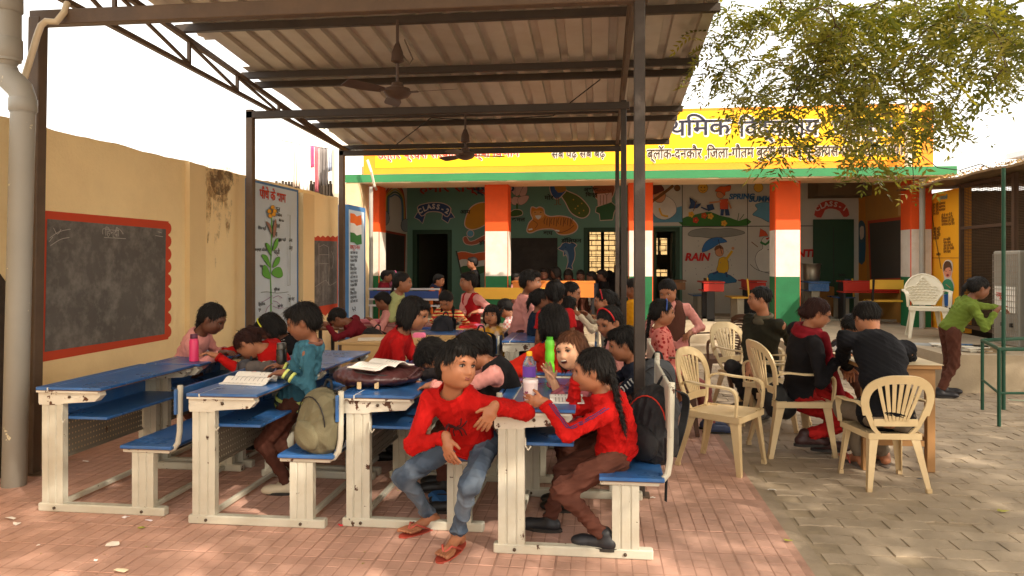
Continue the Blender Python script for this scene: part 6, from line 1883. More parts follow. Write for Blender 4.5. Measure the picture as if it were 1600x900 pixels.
    if face:
        for s_ in (1, -1):
            ey = MB(); ey.ell((0, 0, 0), (.066 * hh, .040 * hh, .026 * hh), 12, 8, 0, HM(s_ * .148, .352, .022, -s_ * .18))
            ey.ell((0, .0, 0), (.029 * hh, .030 * hh, .027 * hh), 10, 7, 1, HM(s_ * .145, .370, .021)); ey.build('eye', [M_eyew, M_iris], P0, smooth=True)
            br = MB(); br.tube([hw(s_ * .065, .405, .10), hw(s_ * .14, .40, .13), hw(s_ * .225, .35, .105)], [.010 * hh, .017 * hh, .007 * hh], 6); br.build('eyebrow', M_hair, P0, smooth=True)
            if d < 7:
                br = MB(); br.tube([hw(s_ * .085, .395, .040), hw(s_ * .145, .408, .062), hw(s_ * .215, .365, .035)], .012 * hh, 5); br.build('eyelid', M_hair, P0, smooth=True)
        mo = MB(); hm_ = hw; hw_m = lambda x, y, z: hm_(x * 1.12, y + .015 - .25 * x * x, z)
        if mouth == 'open':
            mo.ell((0, 0, 0), (.105 * hh, .03 * hh, .05 * hh), 12, 8, 1, HM(0, .43, -.235)); mo.ell((0, 0, 0), (.085 * hh, .03 * hh, .018 * hh), 12, 6, 2, HM(0, .442, -.212))
            mo.tube([hw_m(-.11, .375, -.215), hw_m(-.05, .425, -.185), hw_m(0, .432, -.19), hw_m(.05, .425, -.185), hw_m(.11, .375, -.215)], .014 * hh, 6, 0); mo.tube([hw_m(-.11, .375, -.22), hw_m(-.05, .415, -.275), hw_m(.05, .415, -.275), hw_m(.11, .375, -.22)], .015 * hh, 6, 0)
        else:
            mo.tube([hw_m(-.10, .375, -.228), hw_m(-.045, .418, -.215), hw_m(0, .425, -.220), hw_m(.045, .418, -.215), hw_m(.10, .375, -.228)], [.008 * hh, .019 * hh, .018 * hh, .019 * hh, .008 * hh], 7, 0)
            mo.tube([hw_m(-.09, .378, -.235), hw_m(-.04, .413, -.252), hw_m(.04, .413, -.252), hw_m(.09, .378, -.235)], [.006 * hh, .02 * hh, .02 * hh, .006 * hh], 7, 0)
            mo.tube([hw_m(-.09, .39, -.233), hw_m(0, .433, -.236), hw_m(.09, .39, -.233)], .005 * hh, 5, 1)
        mo.build('mouth', [M_lip, M_mouth, M_teeth], P0, smooth=True)
    # hair --------------------------------------------------------------
    hmat = hm or M_hair
    Hf = Field(); AXh = AX
    EHh = lambda x, y, z, rx, ry, rz, k=.02, sub=False: Hf.ell(hw(x, y, z), (rx * hh, ry * hh, rz * hh), AX, k * hh / .2, sub)
    EHh(0, -.075, .155, .385, .435, .385); 
    if hair != 'shortback': EHh(0, -.22, -.06, .33, .28, .28, .03)
    if hair == 'bob':
        for s_ in (1, -1): EHh(s_ * .33, -.04, -.15, .11, .20, .36, .03)
        EHh(0, -.28, -.25, .34, .20, .28, .03)
    if hair in ('long',):
        for s_ in (1, -1): EHh(s_ * .31, -.10, -.2, .11, .18, .40, .03)
        EHh(0, -.32, -.45, .32, .18, .5, .03)
    # clear the face
    Hf.ell(hw(0, .50, -.16), (.40 * hh, .42 * hh, .475 * hh), AX, .012 * hh / .2, True)
    if hair in ('short', 'shortback'):
        for s_ in (1, -1): Hf.ell(hw(s_ * .42, .06, -.16), (.16 * hh, .24 * hh, .22 * hh), AX, .01, True)
        Hf.cut(hw(0, 0, -.28), -hu * 1.0, 9) if False else None
    if hair in ('braid', 'braids', 'pony', 'bun', 'plaits'):
        for s_ in (1, -1): Hf.ell(hw(s_ * .42, .07, -.16), (.13 * hh, .20 * hh, .2 * hh), AX, .01, True)
    if fringe and hair in ('short', 'bob', 'shortback', 'long'):
        EHh(.06, .24, .36, .22, .15, .10, .02); EHh(-.1, .20, .37, .2, .14, .09, .02)
    if fringe == 'full': EHh(0, .30, .25, .27, .12, .13, .015)
    down = unit(np.array([0, 0, -1.]) * .9 + -T * .3)
    def braid(st, L_, r0=.062, dirv=None, ou=None):
        q = hw(*st); dv = dirv if dirv is not None else down; n_ = int(L_ * hh / (r0 * hh * .75))
        for i in range(n_):
            t_ = i / n_; rr = r0 * hh * (1.05 - .45 * t_); sdv = hl * (.32 * rr) * (1 if i % 2 else -1)
            Hf.ell(q + sdv, (rr * 1.05, rr * .8, rr * .85), None, .004); q = q + dv * rr * 1.05
        Hf.cap(q, q + dv * .12 * hh, .03 * hh, .012 * hh, .006)
    if hair == 'braid': braid((bside, -.46, -.16), bl, .078, unit(down - F * .22 + np.array([0, 0, -.3])))
    if hair == 'braids':
        for s_ in (1, -1): braid((s_ * .30, -.05, -.42), 1.9, .075, unit(down + V3(hf) * .22 + V3(hl) * s_ * .05))
    if hair == 'plaits':
        for s_ in (1, -1): braid((s_ * .38, -.15, .05), .55, .09, unit(down + V3(hl) * s_ * .9))
    if hair == 'pony':
        Hf.ell(hw(0, -.50, .18), (.10 * hh, .12 * hh, .10 * hh), AX, .02)
        Hf.cap(hw(0, -.52, .15), hw(0, -.62, -.25), .10 * hh, .085 * hh, .02); Hf.cap(hw(0, -.62, -.25), hw(0, -.58, -.65), .085 * hh, .03 * hh, .02)
    if hair == 'bun': Hf.ell(hw(0, -.47, -.12), (.20 * hh, .17 * hh, .18 * hh), AX, .02)
    ho = emit(Hf, max(.0045, h * .9), 'hair', hmat, P0, strands(sd, head, AX, .0028 if h < .01 else .002))
    if d < 9 and ho is not None:          # loose strands following the combing direction
        nv = len(ho.data.vertices); co = np.empty(nv * 3, np.float32); no = np.empty(nv * 3, np.float32)
        ho.data.vertices.foreach_get('co', co); ho.data.vertices.foreach_get('normal', no); co = co.reshape(-1, 3); no = no.reshape(-1, 3)
        g_ = np.random.default_rng(sd); ns_ = 2200 if d < 5.2 else 1300 if d < 7 else 550; ix = g_.integers(0, nv, ns_)
        p_ = co[ix]; n_ = no[ix]; cr_ = hw(.03, -.12, .50)
        tg_ = (p_ - cr_); tg_ = tg_ / (np.linalg.norm(tg_, axis=1)[:, None] + 1e-6) + np.array([0, 0, -.7]) + g_.normal(0, .22, (ns_, 3))
        tg_ -= n_ * (tg_ * n_).sum(1)[:, None]; tg_ /= (np.linalg.norm(tg_, axis=1)[:, None] + 1e-6)
        sd_ = np.cross(tg_, n_); L_ = g_.uniform(.015, .05, ns_)[:, None]; w_ = (.0015 if d < 6 else .002); lift = g_.exponential(.0024, ns_)[:, None]
        a_ = p_ + n_ * .0005; b_ = p_ + tg_ * L_ * .5 + n_ * (.0015 + lift); c_ = p_ + tg_ * L_ + n_ * (lift * 1.5 - L_ * .08)
        VV = np.stack([a_ - sd_ * w_, a_ + sd_ * w_, b_ + sd_ * w_, b_ - sd_ * w_, c_ + sd_ * w_ * .3, c_ - sd_ * w_ * .3], 1).reshape(-1, 3)
        base = np.arange(ns_)[:, None] * 6; QQ = np.concatenate([base + np.array([[0, 1, 2, 3]]), base + np.array([[3, 2, 4, 5]])])
        st_ = bpy.data.objects.new('loose_hair', mesh_np('loose_hair', VV, QQ, hmat)); link(st_, P0); st_['kind'] = 'stuff'
    if band:
        m = MB(); pts = [hw(.40 * math.sin(a_), .10 - .0 * math.cos(a_), .13 + .42 * math.cos(a_)) for a_ in np.linspace(-1.6, 1.6, 15)]
        m.tube(pts, .028 * hh, 6); m.build('hair_band', mat('band_%d_%d_%d' % band, srgb(*band), .5, .05, 5), P0, smooth=True)
    # clothes -----------------------------------------------------------
    off = .014 * H / 1.3
    if hem is None and sleeve == 'long' and d < 7 and top is not None and len(top) == 2: hem = tuple(int(c * .86) for c in top[1])
    def torso(G_, e, low=0.0):
        G_.ell(sp(low), (.088 * H * wide + e, .066 * H + e, .080 * H + e), TA, .03)
        G_.ell(sp(.33), (.082 * H * wide + e, .066 * H + e, .11 * H + e), TA, .04); G_.ell(sp(.70), (.090 * H * wide + e, .068 * H + e, .115 * H + e), TA, .04)
    TOPO = None
    C = Field()
    if top is not None:
        torso(C, off)
        C.ell(sp(-.06), (.090 * H * wide + off, .070 * H + off, .075 * H), TA, .03); hz = sp(-.17 if kind != 'skirt' else -.05)
        C.cut(hz, -T, 9)
        C.cap(S[1] * .93 + S[-1] * .07, S[1] * .07 + S[-1] * .93, .040 * H, .040 * H, .035)
        for s_ in (1, -1):
            E_, Wr, hd, pn = arm[s_]
            if sleeve == 'long':
                C.cap(S[s_], E_, (.037 if adult else .038) * H, (.031 if adult else .032) * H, .03); C.cap(E_, Wr, .031 * H, .024 * H, .02)
                if d < 9:     # gathered rings of cloth at the elbow and above the cuff
                    for t_, r_ in ((.72, .029), (.84, .030)):
                        q_ = E_ + (Wr - E_) * t_; C.ell(q_, (r_ * H, r_ * H, .012 * H), None, .012)
            else:
                q_ = S[s_] + (E_ - S[s_]) * .62; C.cap(S[s_], q_, .046 * H, .046 * H, .03)
        C.cap(N_ - T * .03 * H, N_ + T * .005 * H, .050 * H, .040 * H, .03)
        for s_ in (1, -1):
            E_, Wr, hd, pn = arm[s_]; ax_ = unit(Wr - E_)
            if sleeve == 'long': C.cut(Wr - ax_ * .004 * H, ax_, .055 * H)
            else:
                a2 = unit(E_ - S[s_]); C.cut(S[s_] + a2 * la * .58, a2, .075 * H)
        # neck opening
        C.subcap(N_ + T * .012 * H, N_ + T * .08 * H, .040 * H, .06 * H, .006)
        tm_ = cloth_mat(*top)
        Fg = C.grid(h)
        fo = folds(sd, .011 if h < .008 else .010, H / 1.3)
        TOPO = emit(C, h, 'top', tm_, P0, fo, Fg)
        X = C.ax[0][:, None, None]; Y = C.ax[1][None, :, None]; Zz = C.ax[2][None, None, :]
        def slab(c_, n_, hw_, rad, e): 
            D = np.abs((X - c_[0]) * n_[0] + (Y - c_[1]) * n_[1] + (Zz - c_[2]) * n_[2]) - hw_
            r2 = np.sqrt((X - c_[0]) ** 2 + (Y - c_[1]) ** 2 + (Zz - c_[2]) ** 2) - rad
            return np.maximum(np.maximum(Fg - e, D), r2).astype(np.float32)
        if hem:
            cs = hem if isinstance(hem, list) else [hem]
            for i, hc in enumerate(cs):
                emit(C, h, 'hem_band', cloth_mat('band%d_%d_%d' % hc, hc), P0, None, slab(hz + T * (.014 + .020 * i) * H, T, .0085 * H, .2 * H, .0035))
                if sleeve == 'long':
                    for s_ in (1, -1):
                        E_, Wr, hd, pn = arm[s_]; ax_ = unit(Wr - E_)
                        emit(C, h, 'cuff', cloth_mat('band%d_%d_%d' % hc, hc), P0, None, slab(Wr - ax_ * (.014 + .018 * i) * H, ax_, .0075 * H, .06 * H, .003))
        if collar:
            m = Field(); m.tor(N_ + T * .006 * H, .046 * H, .011 * H, TA, .004); m.ell(N_ + F * .05 * H - T * .018 * H, (.040 * H, .012 * H, .022 * H), TA, .01)
            emit(m, h, 'collar', cloth_mat('col%d_%d_%d' % collar, collar), P0)
    if vest:
        Vf = Field(); torso(Vf, off + .008, .02); Vf.cap(S[1] * .72 + S[-1] * .28, S[-1] * .72 + S[1] * .28, .048 * H, .048 * H, .04)
        for s_ in (1, -1): Vf.subcap(S[s_] + Lf * s_ * .01 * H, S[s_] + Lf * s_ * .10 * H - T * .05 * H, .058 * H, .07 * H, .01)
        Vf.subcap(N_ + F * .05 * H, N_ + F * .10 * H - T * .09 * H, .04 * H, .012 * H, .01); Vf.subcap(N_ + T * .01 * H, N_ + T * .09 * H, .045 * H, .07 * H, .006)
        Vf.cut(sp(-.12), -T, .3 * H)
        emit(Vf, h, 'vest', cloth_mat(*vest), P0, folds(sd + 7, .003, H / 1.3))
    D_ = Field()
    e = .010 * H / 1.3
    D_.ell(sp(.02), (.086 * H * wide + e, .064 * H + e, .085 * H), TA, .03)
    for s_ in (1, -1):
        K_, An, fd = leg[s_]
        if kind == 'skirt':
            D_.cap(HP[s_], K_, .072 * H, .068 * H, .06); D_.cap(K_, K_ + (An - K_) * (.45 if seated else .35), .068 * H, .078 * H, .06)
        else:
            sl_ = .88 if kind == 'slim' else 1; D_.cap(HP[s_], K_, .058 * H * sl_, .043 * H * sl_, .025); D_.cap(K_, An, .041 * H * sl_, .033 * H if kind != 'slim' else .027 * H, .03)
            if d < 9: D_.ell(An + (K_ - An) * .10, (.037 * H, .037 * H, .012 * H), None, .015)
    if kind == 'skirt':
        for t_ in (.3, .6, .9): D_.cap(HP[1] + (leg[1][0] - HP[1]) * t_, HP[-1] + (leg[-1][0] - HP[-1]) * t_, .058 * H, .058 * H, .05)
    for s_ in (1, -1):
        K_, An, fd = leg[s_]; ax_ = unit(An - K_)
        D_.cut((K_ + (An - K_) * (.55 if seated else .42)) if kind == 'skirt' else An - ax_ * .012 * H, ax_, .14 * H if kind == 'skirt' else .07 * H)
    emit(D_, h, 'skirt' if kind == 'skirt' else 'trousers', cloth_mat(*bottom), P0, folds(sd + 3, .012, H / 1.3))
    for s_ in (1, -1):
        K_, An, fd = leg[s_]; sdv = np.cross([0, 0, 1], fd); fz = An[2] - .045 * H
        fl = .15 * H; c0 = An.copy(); c0[2] = fz
        if not barefoot:
            Sf = Field(); up = np.array([0, 0, 1.])
            Sf.cap(c0 - fd * .02 * H + up * .026 * H, c0 + fd * .085 * H + up * .022 * H, .028 * H, .025 * H, .02); Sf.ell(c0 + fd * .10 * H + up * .020 * H, (.031 * H, .038 * H, .022 * H), np.stack([sdv, fd, up]), .02)
            Sf.cap(c0 + up * .03 * H, c0 + up * .058 * H, .029 * H, .028 * H, .015)
            Sf.cut(c0 + up * .004, -up, .4); 
            emit(Sf, max(.005, h * .9), 'shoe', mat('shoe_%d_%d_%d' % shoes, srgb(*shoes), .5, .1, 6), P0)
            m = MB(); pts = [(c0 + fd * (.03 + .085 * math.cos(a_)) * H + sdv * .034 * H * math.sin(a_)) for a_ in np.linspace(0, 2 * math.pi, 17)[:-1]]
            n_ = 16; m.add([tuple(p_ + up * .000) for p_ in pts] + [tuple(p_ + up * .012 * H) for p_ in pts], [tuple(range(15, -1, -1)), tuple(range(16, 32))] + [(i, (i + 1) % 16, 16 + (i + 1) % 16, 16 + i) for i in range(16)])
            m.build('sole', mat('sole_dark', srgb(50, 46, 42), .8), P0)
        elif shoes == 'sandal':
            up = np.array([0, 0, 1.]); m = MB(); sz = fz - .002
            c1 = c0.copy(); c1[2] = fz
            pts = [(c1 + fd * (.045 + .105 * math.cos(a_)) * H + sdv * (.031 + .006 * math.cos(a_)) * H * math.sin(a_)) for a_ in np.linspace(0, 2 * math.pi, 21)[:-1]]
            m.add([tuple(p_ - up * .012) for p_ in pts] + [tuple(p_ + up * .004) for p_ in pts], [tuple(range(19, -1, -1)), tuple(range(20, 40))] + [(i, (i + 1) % 20, 20 + (i + 1) % 20, 20 + i) for i in range(20)])
            m.build('sandal', mat('sandal_red', srgb(168, 66, 50), .6, .1, 6) if not adult else mat('sandal_grey', srgb(120, 110, 100), .6, .1, 6), P0)
            toe = c1 + fd * .108 * H + up * .018 * H
            for q in (1, -1):
                m = MB(); m.tube([toe, c1 + fd * .085 * H + sdv * q * .018 * H + up * .036 * H, c1 + fd * .03 * H + sdv * q * .031 * H + up * .012], .0055, 6); m.build('strap', mat('sandal_strap', srgb(180, 80, 66), .5, .1, 6), P0, smooth=True)
    return dict(o=P0, hw=hw, arm=arm, leg=leg, hip=hip, N=N_, T=T, F=F, L=Lf, sp=sp, H=H, hh=hh, HM=HM, S=S, top=TOPO, AX=AX)
# ================================================================ the people of the photograph
RED_ = ('red', (172, 20, 17)); PNK = ('pink', (214, 146, 138)); BRN_ = ('brown', (74, 44, 36)); NAV = ('navy', (30, 34, 46)); BLKc = ('black', (26, 24, 26))
MAR = ('maroon', (112, 26, 36)); JEAN = ('denim', (66, 78, 94), 'fade', (104, 116, 130))
UNI = 'children in pink school shirts'
# --- front row
p8 = person('boy in red spider sweatshirt, faded jeans and flip-flops sitting sideways on the bench', 1.46, W(738, 682, 4.02), W(714, 570, 3.72), -97, -42, 2, -8,
    LH=W(772, 636, 3.62), RH=W(697, 684, 3.62), LE=(.8, .6, -.25), RE=(-.7, .2, -.4), LD=(-.5, -.3, -.9), RD=(.25, -.3, -1), LP=(-.3, .8, -.2), RP=(.3, .6, 0), LF=(W(708, 862, 3.82), -105), RF=(W(662, 812, 4.12), -128),
    LK=(.25, -1, .9), RK=(-.8, -1, .9), seated=True, top=RED_, bottom=JEAN, kind='slim', shoes='sandal', skin='m', hh=.230, mouth='closed', curl=.5, bow=.01, wide=.80, hem=(170, 18, 16))
p9 = person('girl with a braid in red tracksuit top reaching for the cup on the nearest desk', 1.32, W(962, 700, 3.92), W(927, 578, 3.86), 172, 176, 10, 0,
    LH=W(850, 628, 3.74), RH=W(903, 590, 3.86), LE=(.1, -.6, -1), RE=(-1, -.1, -1.0), LD=(-1, .1, .05), RD=(.35, -.1, 1), LP=(0, 1, 0), RP=(1, 0, 0), LF=(W(932, 838, 3.78), 165), RF=(W(846, 815, 4.12), 170),
    LK=(-1, 0, .5), RK=(-1, 0, .5), seated=True, top=('redtrack', (172, 20, 17)), bottom=('brown', (84, 50, 40)), hair='braid', bside=.34, bl=1.15, hem=(168, 18, 16), wide=.85, skin='m', hh=.215, shoes=(36, 36, 40), curl=.6, bow=.03)
p10 = person('laughing fair girl with light brown hair in a mauve top behind the nearest desk', 1.26, Z(962, .52, 4.42), W(893, 548, 4.30), 182, 238, 2, 10,
    LH=W(868, 606, 4.08), RH=W(862, 596, 4.35), LE=(.2, -.6, -1), RE=(-.5, .3, -1), LD=(-.3, -.2, 1), RD=(-.3, 0, 1), LP=(-1, -.4, 0), RP=(-.2, -1, 0), seated=True,
    top=('mauve', (176, 98, 108)), bottom=('brown', (74, 44, 36)), hair='bob', hm=M_hairb, skin='l', mouth='open', hh=.215, curl=.35, fringe=False)
person('child in bright red seen from behind with thick dark bobbed hair beside the green bottle', 1.28, Z(862, .56, 5.15), W(864, 503, 5.1), 105, 110, 12, 0,
    LH=W(836, 592, 4.95), RH=W(880, 596, 5.2), top=('coral', (204, 44, 28)), bottom=('brown', (74, 44, 36)), hair='bob', face=False, hh=.235)
p12 = person('boy in a dark navy jacket with white marks on the sleeve behind the steel post', 1.36, Z(1016, .53, 5.05), W(975, 537, 5.0), 178, 182, 16, 0,
    LH=W(925, 590, 4.9), RH=W(920, 585, 5.2), seated=True, top=NAV, bottom=BLKc, hair='short', skin='m', hh=.225)
person('girl with a red hairband and pink shirt looking down in the second row', 1.32, Z(978, .53, 5.75), W(952, 503, 5.65), 205, 222, 22, 0,
    LH=W(925, 575, 5.4), RH=W(915, 570, 5.8), seated=True, top=PNK, collar=(110, 60, 54), bottom=BRN_, hair='braids', band=(206, 30, 30), skin='m', hh=.225, group=UNI)
person('girl in red patterned shirt with blue headband seated in the brown chair facing right', 1.36, Z(1042, .53, 6.55), W(1035, 488, 6.5), 5, 2, 6, 0,
    LH=W(1075, 570, 6.7), RH=W(1068, 585, 6.35), seated=True, top=('redprint', (150, 44, 44), 'print', (206, 120, 110)), bottom=('duskypink', (150, 90, 84)), hair='braid', band=(60, 90, 170), skin='m', hh=.22, shoes=(60, 70, 100))
p15 = person('standing girl in a long pink kurta and brown waistcoat with two braids, looking down', 1.40, Z(1047, .70, 7.5), W(1043, 455, 7.5), -95, -112, 26, 4,
    LH=W(1078, 520, 7.4), RH=W(1020, 530, 7.4), top=PNK, vest=('brownvest', (84, 52, 42)), collar=(84, 52, 42), bottom=('pinkskirt', (202, 130, 124)), kind='skirt', hair='braids', skin='m', hh=.225, shoes=(60, 60, 80), wide=1.08)
# --- left column
p1 = person('girl in a pink shirt and brown skirt leaning over the desk by the cream wall', 1.33, W(288, 572, 6.0), W(332, 498, 5.82), 8, 5, 30, 0,
    LH=W(352, 548, 5.95), RH=W(345, 552, 5.55), LE=(.2, .6, -1), RE=(.2, -.6, -1), top=PNK, bottom=BRN_, kind='skirt', hair='braid', skin='k', hh=.225, group=UNI)
person('girl in red sleeping with her head on folded arms by the pink bottle', 1.30, Z(442, .54, 5.85), W(388, 538, 5.65), 184, 190, 68, 20,
    LH=W(338, 556, 5.35), RH=W(345, 550, 5.75), LE=(-.3, -1, -.1), RE=(-.3, .8, -.2), seated=True, top=RED_, bottom=BRN_, hair='pony', hm=M_hairr, skin='m', hh=.22, bow=.05)
person('girl in black with a yellow hair clip bowing over her desk', 1.30, Z(462, .54, 6.3), W(422, 512, 6.2), 184, 186, 42, 0,
    LH=W(392, 560, 6.0), RH=W(390, 556, 6.4), seated=True, top=BLKc, collar=(220, 216, 210), bottom=BRN_, hair='bob', band=(220, 220, 60), skin='k', hh=.225, bow=.03)
p4 = person('standing boy in a teal sweater with yellow striped hem and brown trousers', 1.26, W(458, 622, 4.78), W(474, 502, 4.72), 186, 192, 20, 0,
    LH=W(443, 582, 4.55), RH=W(442, 572, 4.85), LE=(.7, -.2, -1), RE=(.7, .2, -1), LF=(W(440, 768, 4.76), 190), RF=(W(462, 772, 4.86), 185), LD=(-1, 0, -.1),
    top=('teal', (54, 96, 112)), hem=[(206, 214, 120), (60, 70, 60), (206, 214, 120)], collar=(110, 74, 62), bottom=BRN_, hair='short', skin='d', shoes=(200, 186, 160), hh=.225)
person('girl in a red sweater leaning forward over the desk with loose black hair', 1.36, W(592, 588, 5.65), W(647, 490, 5.45), 5, -2, 18, 0,
    LH=W(680, 580, 5.6), RH=W(668, 585, 5.2), LE=(-.2, .3, -1), RE=(-.2, -.3, -1), top=('redknit', (164, 20, 20)), bottom=('plum', (56, 26, 36)), kind='trouser', hair='bob', skin='m', hh=.235)
person('boy in a dark sweater asleep on the desk with his white cuffed wrist hanging over', 1.32, Z(752, .54, 4.85), W(676, 556, 4.85), 184, 200, 66, -12,
    LH=W(652, 588, 4.62), RH=W(660, 575, 5.0), LE=(-.4, -1, .1), RE=(-.4, .8, .1), LD=(.1, -.4, -1), seated=True, top=('char', (40, 34, 34)), hem=(224, 218, 206), bottom=BRN_, hair='short', skin='m', hh=.225, bow=.05)
person('boy in a pink shirt and black waistcoat slumped behind the boy in red', 1.30, Z(790, .54, 4.48), W(738, 548, 4.50), 184, 170, 48, 0,
    LH=W(675, 602, 4.30), RH=W(690, 590, 4.7), LE=(-.2, -.8, -.2), RE=(-.2, .8, -.2), seated=True, top=PNK, vest=('blackvest', (30, 28, 30)), bottom=BRN_, hair='short', skin='m', hh=.22, bow=.04)
# --- middle distance
person('child in a maroon hooded top lying over the dark table by the second blackboard', 1.25, Z(572, .60, 8.25), W(528, 497, 8.1), 184, 190, 60, 0, LH=W(512, 508, 7.95), RH=W(512, 506, 8.3), seated=True, top=MAR, bottom=BRN_, hair='short', skin='d')
person('boy in a pink shirt looking down beside the table with pink bundles', 1.22, Z(608, .54, 9.0), W(598, 470, 8.95), 184, 186, 25, 0, seated=True, top=PNK, bottom=BRN_, hair='short', skin='d', LH=W(580, 500, 8.8), group=UNI)
person('tall girl in a pale green sweater with a braid leaning forward, looking right', 1.46, W(608, 500, 9.2), W(629, 441, 9.1), 0, 5, 4, 0, LH=W(645, 492, 9.1), RH=W(640, 495, 8.8), top=('palegreen', (172, 176, 118)), bottom=BRN_, hair='braid', skin='m')
person('girl in a red and yellow striped sweater bent over the lunch boxes', 1.24, Z(697, .54, 8.5), W(697, 470, 8.35), -92, -95, 38, 0, LH=W(722, 498, 8.1), RH=W(680, 500, 8.1), seated=True, top=('striped', (190, 36, 30), 'stripes', (226, 190, 120)), bottom=BRN_, hair='braids', skin='m')
person('boy in a red school waistcoat with white trim standing behind the lunch table', 1.34, Z(736, .70, 9.0), W(732, 440, 8.95), -130, -160, 4, 0, LH=W(745, 487, 8.8), RH=W(722, 490, 8.7), top=PNK, vest=('redvest', (164, 28, 34)), collar=(230, 220, 214), bottom=BRN_, hair='short', skin='m')
person('small girl in a yellow and grey top with a fringe staring at the camera', 1.12, Z(784, .50, 7.7), W(768, 492, 7.6), -150, -95, 4, 0, LH=W(752, 520, 7.3), RH=W(738, 516, 7.5), seated=True, top=('yellowgrey', (206, 150, 40), 'fade', (150, 148, 150)), bottom=BLKc, hair='bob', fringe='full', skin='m', hh=.2)
person('girl in pink and white with side plaits at the end of the lunch table', 1.22, Z(806, .54, 8.5), W(789, 482, 8.5), 150, 160, 40, 0, seated=True, top=('pinkwhite', (214, 140, 136), 'check', (226, 214, 208)), bottom=BRN_, hair='plaits', skin='m')
person('tall boy in a pink shirt with a brown collar turning right beside the blue desk', 1.45, Z(812, .74, 7.9), W(829, 440, 7.85), 15, -5, 6, 0, top=PNK, collar=(84, 52, 42), bottom=BRN_, hair='short', skin='d')
person('child in a dark blue hooded jacket standing beside the tall boy in pink', 1.24, Z(838, .62, 7.55), W(846, 468, 7.5), 10, 15, 8, 0, top=('bluehood', (34, 44, 60)), bottom=BRN_, hair='pony', skin='d')
person('girl in a short sleeved red shirt seen from behind with tied hair', 1.30, Z(872, .64, 7.0), W(867, 458, 6.95), 92, 95, 6, 0, sleeve='short', top=('redtee', (180, 30, 34)), bottom=BRN_, hair='pony', skin='d', face=False, hh=.23)
person('small short haired child seen from behind right of the red shirt girl', 1.18, Z(890, .60, 7.4), W(889, 479, 7.4), 80, 70, 5, 0, top=('dullred', (120, 40, 44)), bottom=BRN_, hair='short', skin='d', face=False)
person('girl in a white shirt facing right in the middle of the crowd', 1.30, Z(900, .62, 8.0), W(893, 457, 7.95), -10, -15, 14, 0, LH=W(925, 495, 7.9), RH=W(915, 500, 7.7), top=('creamwhite', (222, 206, 184)), bottom=BRN_, hair='pony', skin='m')
person('girl in a cream sweater with a red hair tie stretching her arm to the left', 1.28, Z(955, .60, 7.4), W(944, 470, 7.35), 175, 185, 10, 0, LH=W(905, 492, 7.2), RH=W(915, 490, 7.5), top=('cream', (214, 198, 172)), bottom=BRN_, hair='pony', skin='m', band=(190, 30, 40))
person('child in a bright yellow top partly hidden between the two steel posts', 1.30, Z(982, .64, 8.6), W(987, 450, 8.6), 170, 178, 4, 0, top=('yellow', (226, 160, 30)), bottom=BRN_, hair='short', skin='d')
# --- verandah
VZ = .40
person('boy in a black shirt standing before the flag painting on the verandah', 1.24, Z(742, 1.03, 13.4), W(738, 411, 13.35), 195, 190, 5, 0, floor=VZ, top=BLKc, bottom=BLKc, hair='short', skin='m')
person('boy in a navy waistcoat with orange sleeves seated beyond the blue bench', 1.26, Z(678, .92, 12.8), W(686, 438, 12.75), -20, -10, 8, 0, floor=VZ, seated=True, top=('orangesleeve', (176, 90, 40)), vest=('navyvest', (34, 38, 58)), bottom=BRN_, hair='short', skin='m')
person('boy in a maroon sweater at the left end of the verandah', 1.26, Z(598, .92, 12.9), W(604, 432, 12.85), 10, 5, 8, 0, floor=VZ, seated=True, top=MAR, bottom=BRN_, hair='short', skin='d')
person('child with a pink headscarf behind the boy in the maroon sweater', 1.20, Z(616, .90, 13.4), W(614, 432, 13.4), 30, 40, 10, 0, floor=VZ, seated=True, top=('darkpink', (120, 60, 80)), bottom=BRN_, hair='bob', skin='d', band=(190, 90, 130))
for i, (px, py, yw, tp, hr_, lb) in enumerate((
        (806, 434, 0, PNK, 'short', 'leftmost child in pink behind the long orange desk'), (824, 432, 195, ('dustypink', (186, 120, 114)), 'short', 'second child from the left in dusty pink behind the long orange desk'),
        (850, 428, -90, ('shadowgrey', (90, 84, 84)), 'short', 'child in grey bent low behind the middle of the orange desk'), (868, 426, 180, BLKc, 'bob', 'child in black to the left of the red sleeved sleeper'),
        (888, 430, -95, RED_, 'bob', 'child in red sleeves resting head and arms on the orange desk'), (907, 431, -100, ('whitish', (190, 180, 170)), 'short', 'child in white just right of the red sleeved sleeper'),
        (924, 433, 180, ('greyblue', (80, 84, 96)), 'short', 'child in grey blue near the orange desk end'), (940, 430, 180, BLKc, 'short', 'child in black at the doorway end of the orange desk'))):
    kw = {}
    if tp is RED_: kw = dict(LH=W(904, 440, 13.3), RH=W(874, 441, 13.3), LE=(1, 0, 0), RE=(-1, 0, 0))
    person(lb, 1.26, Z(px + 2, .93, 13.95), W(px, py, 13.85), yw, yw, 40 if tp is RED_ else 14, 0, floor=VZ, seated=True, top=tp, bottom=BRN_, hair=hr_, skin='k', vox=.019, group='children behind the orange desk', **kw)
person('woman in black standing in silhouette in front of the lit window', 1.50, Z(962, 1.12, 14.6), W(966, 420, 14.6), 180, 180, 14, 0, floor=VZ, top=BLKc, bottom=BLKc, kind='skirt', hair='bun', skin='k', adult=True, vox=.02, wide=1.5)
person('second dark figure standing left of the silhouette in the doorway', 1.35, Z(950, 1.02, 14.9), W(951, 432, 14.9), 170, 170, 14, 0, floor=VZ, top=BLKc, bottom=BLKc, hair='bob', skin='k', vox=.02, wide=1.3)
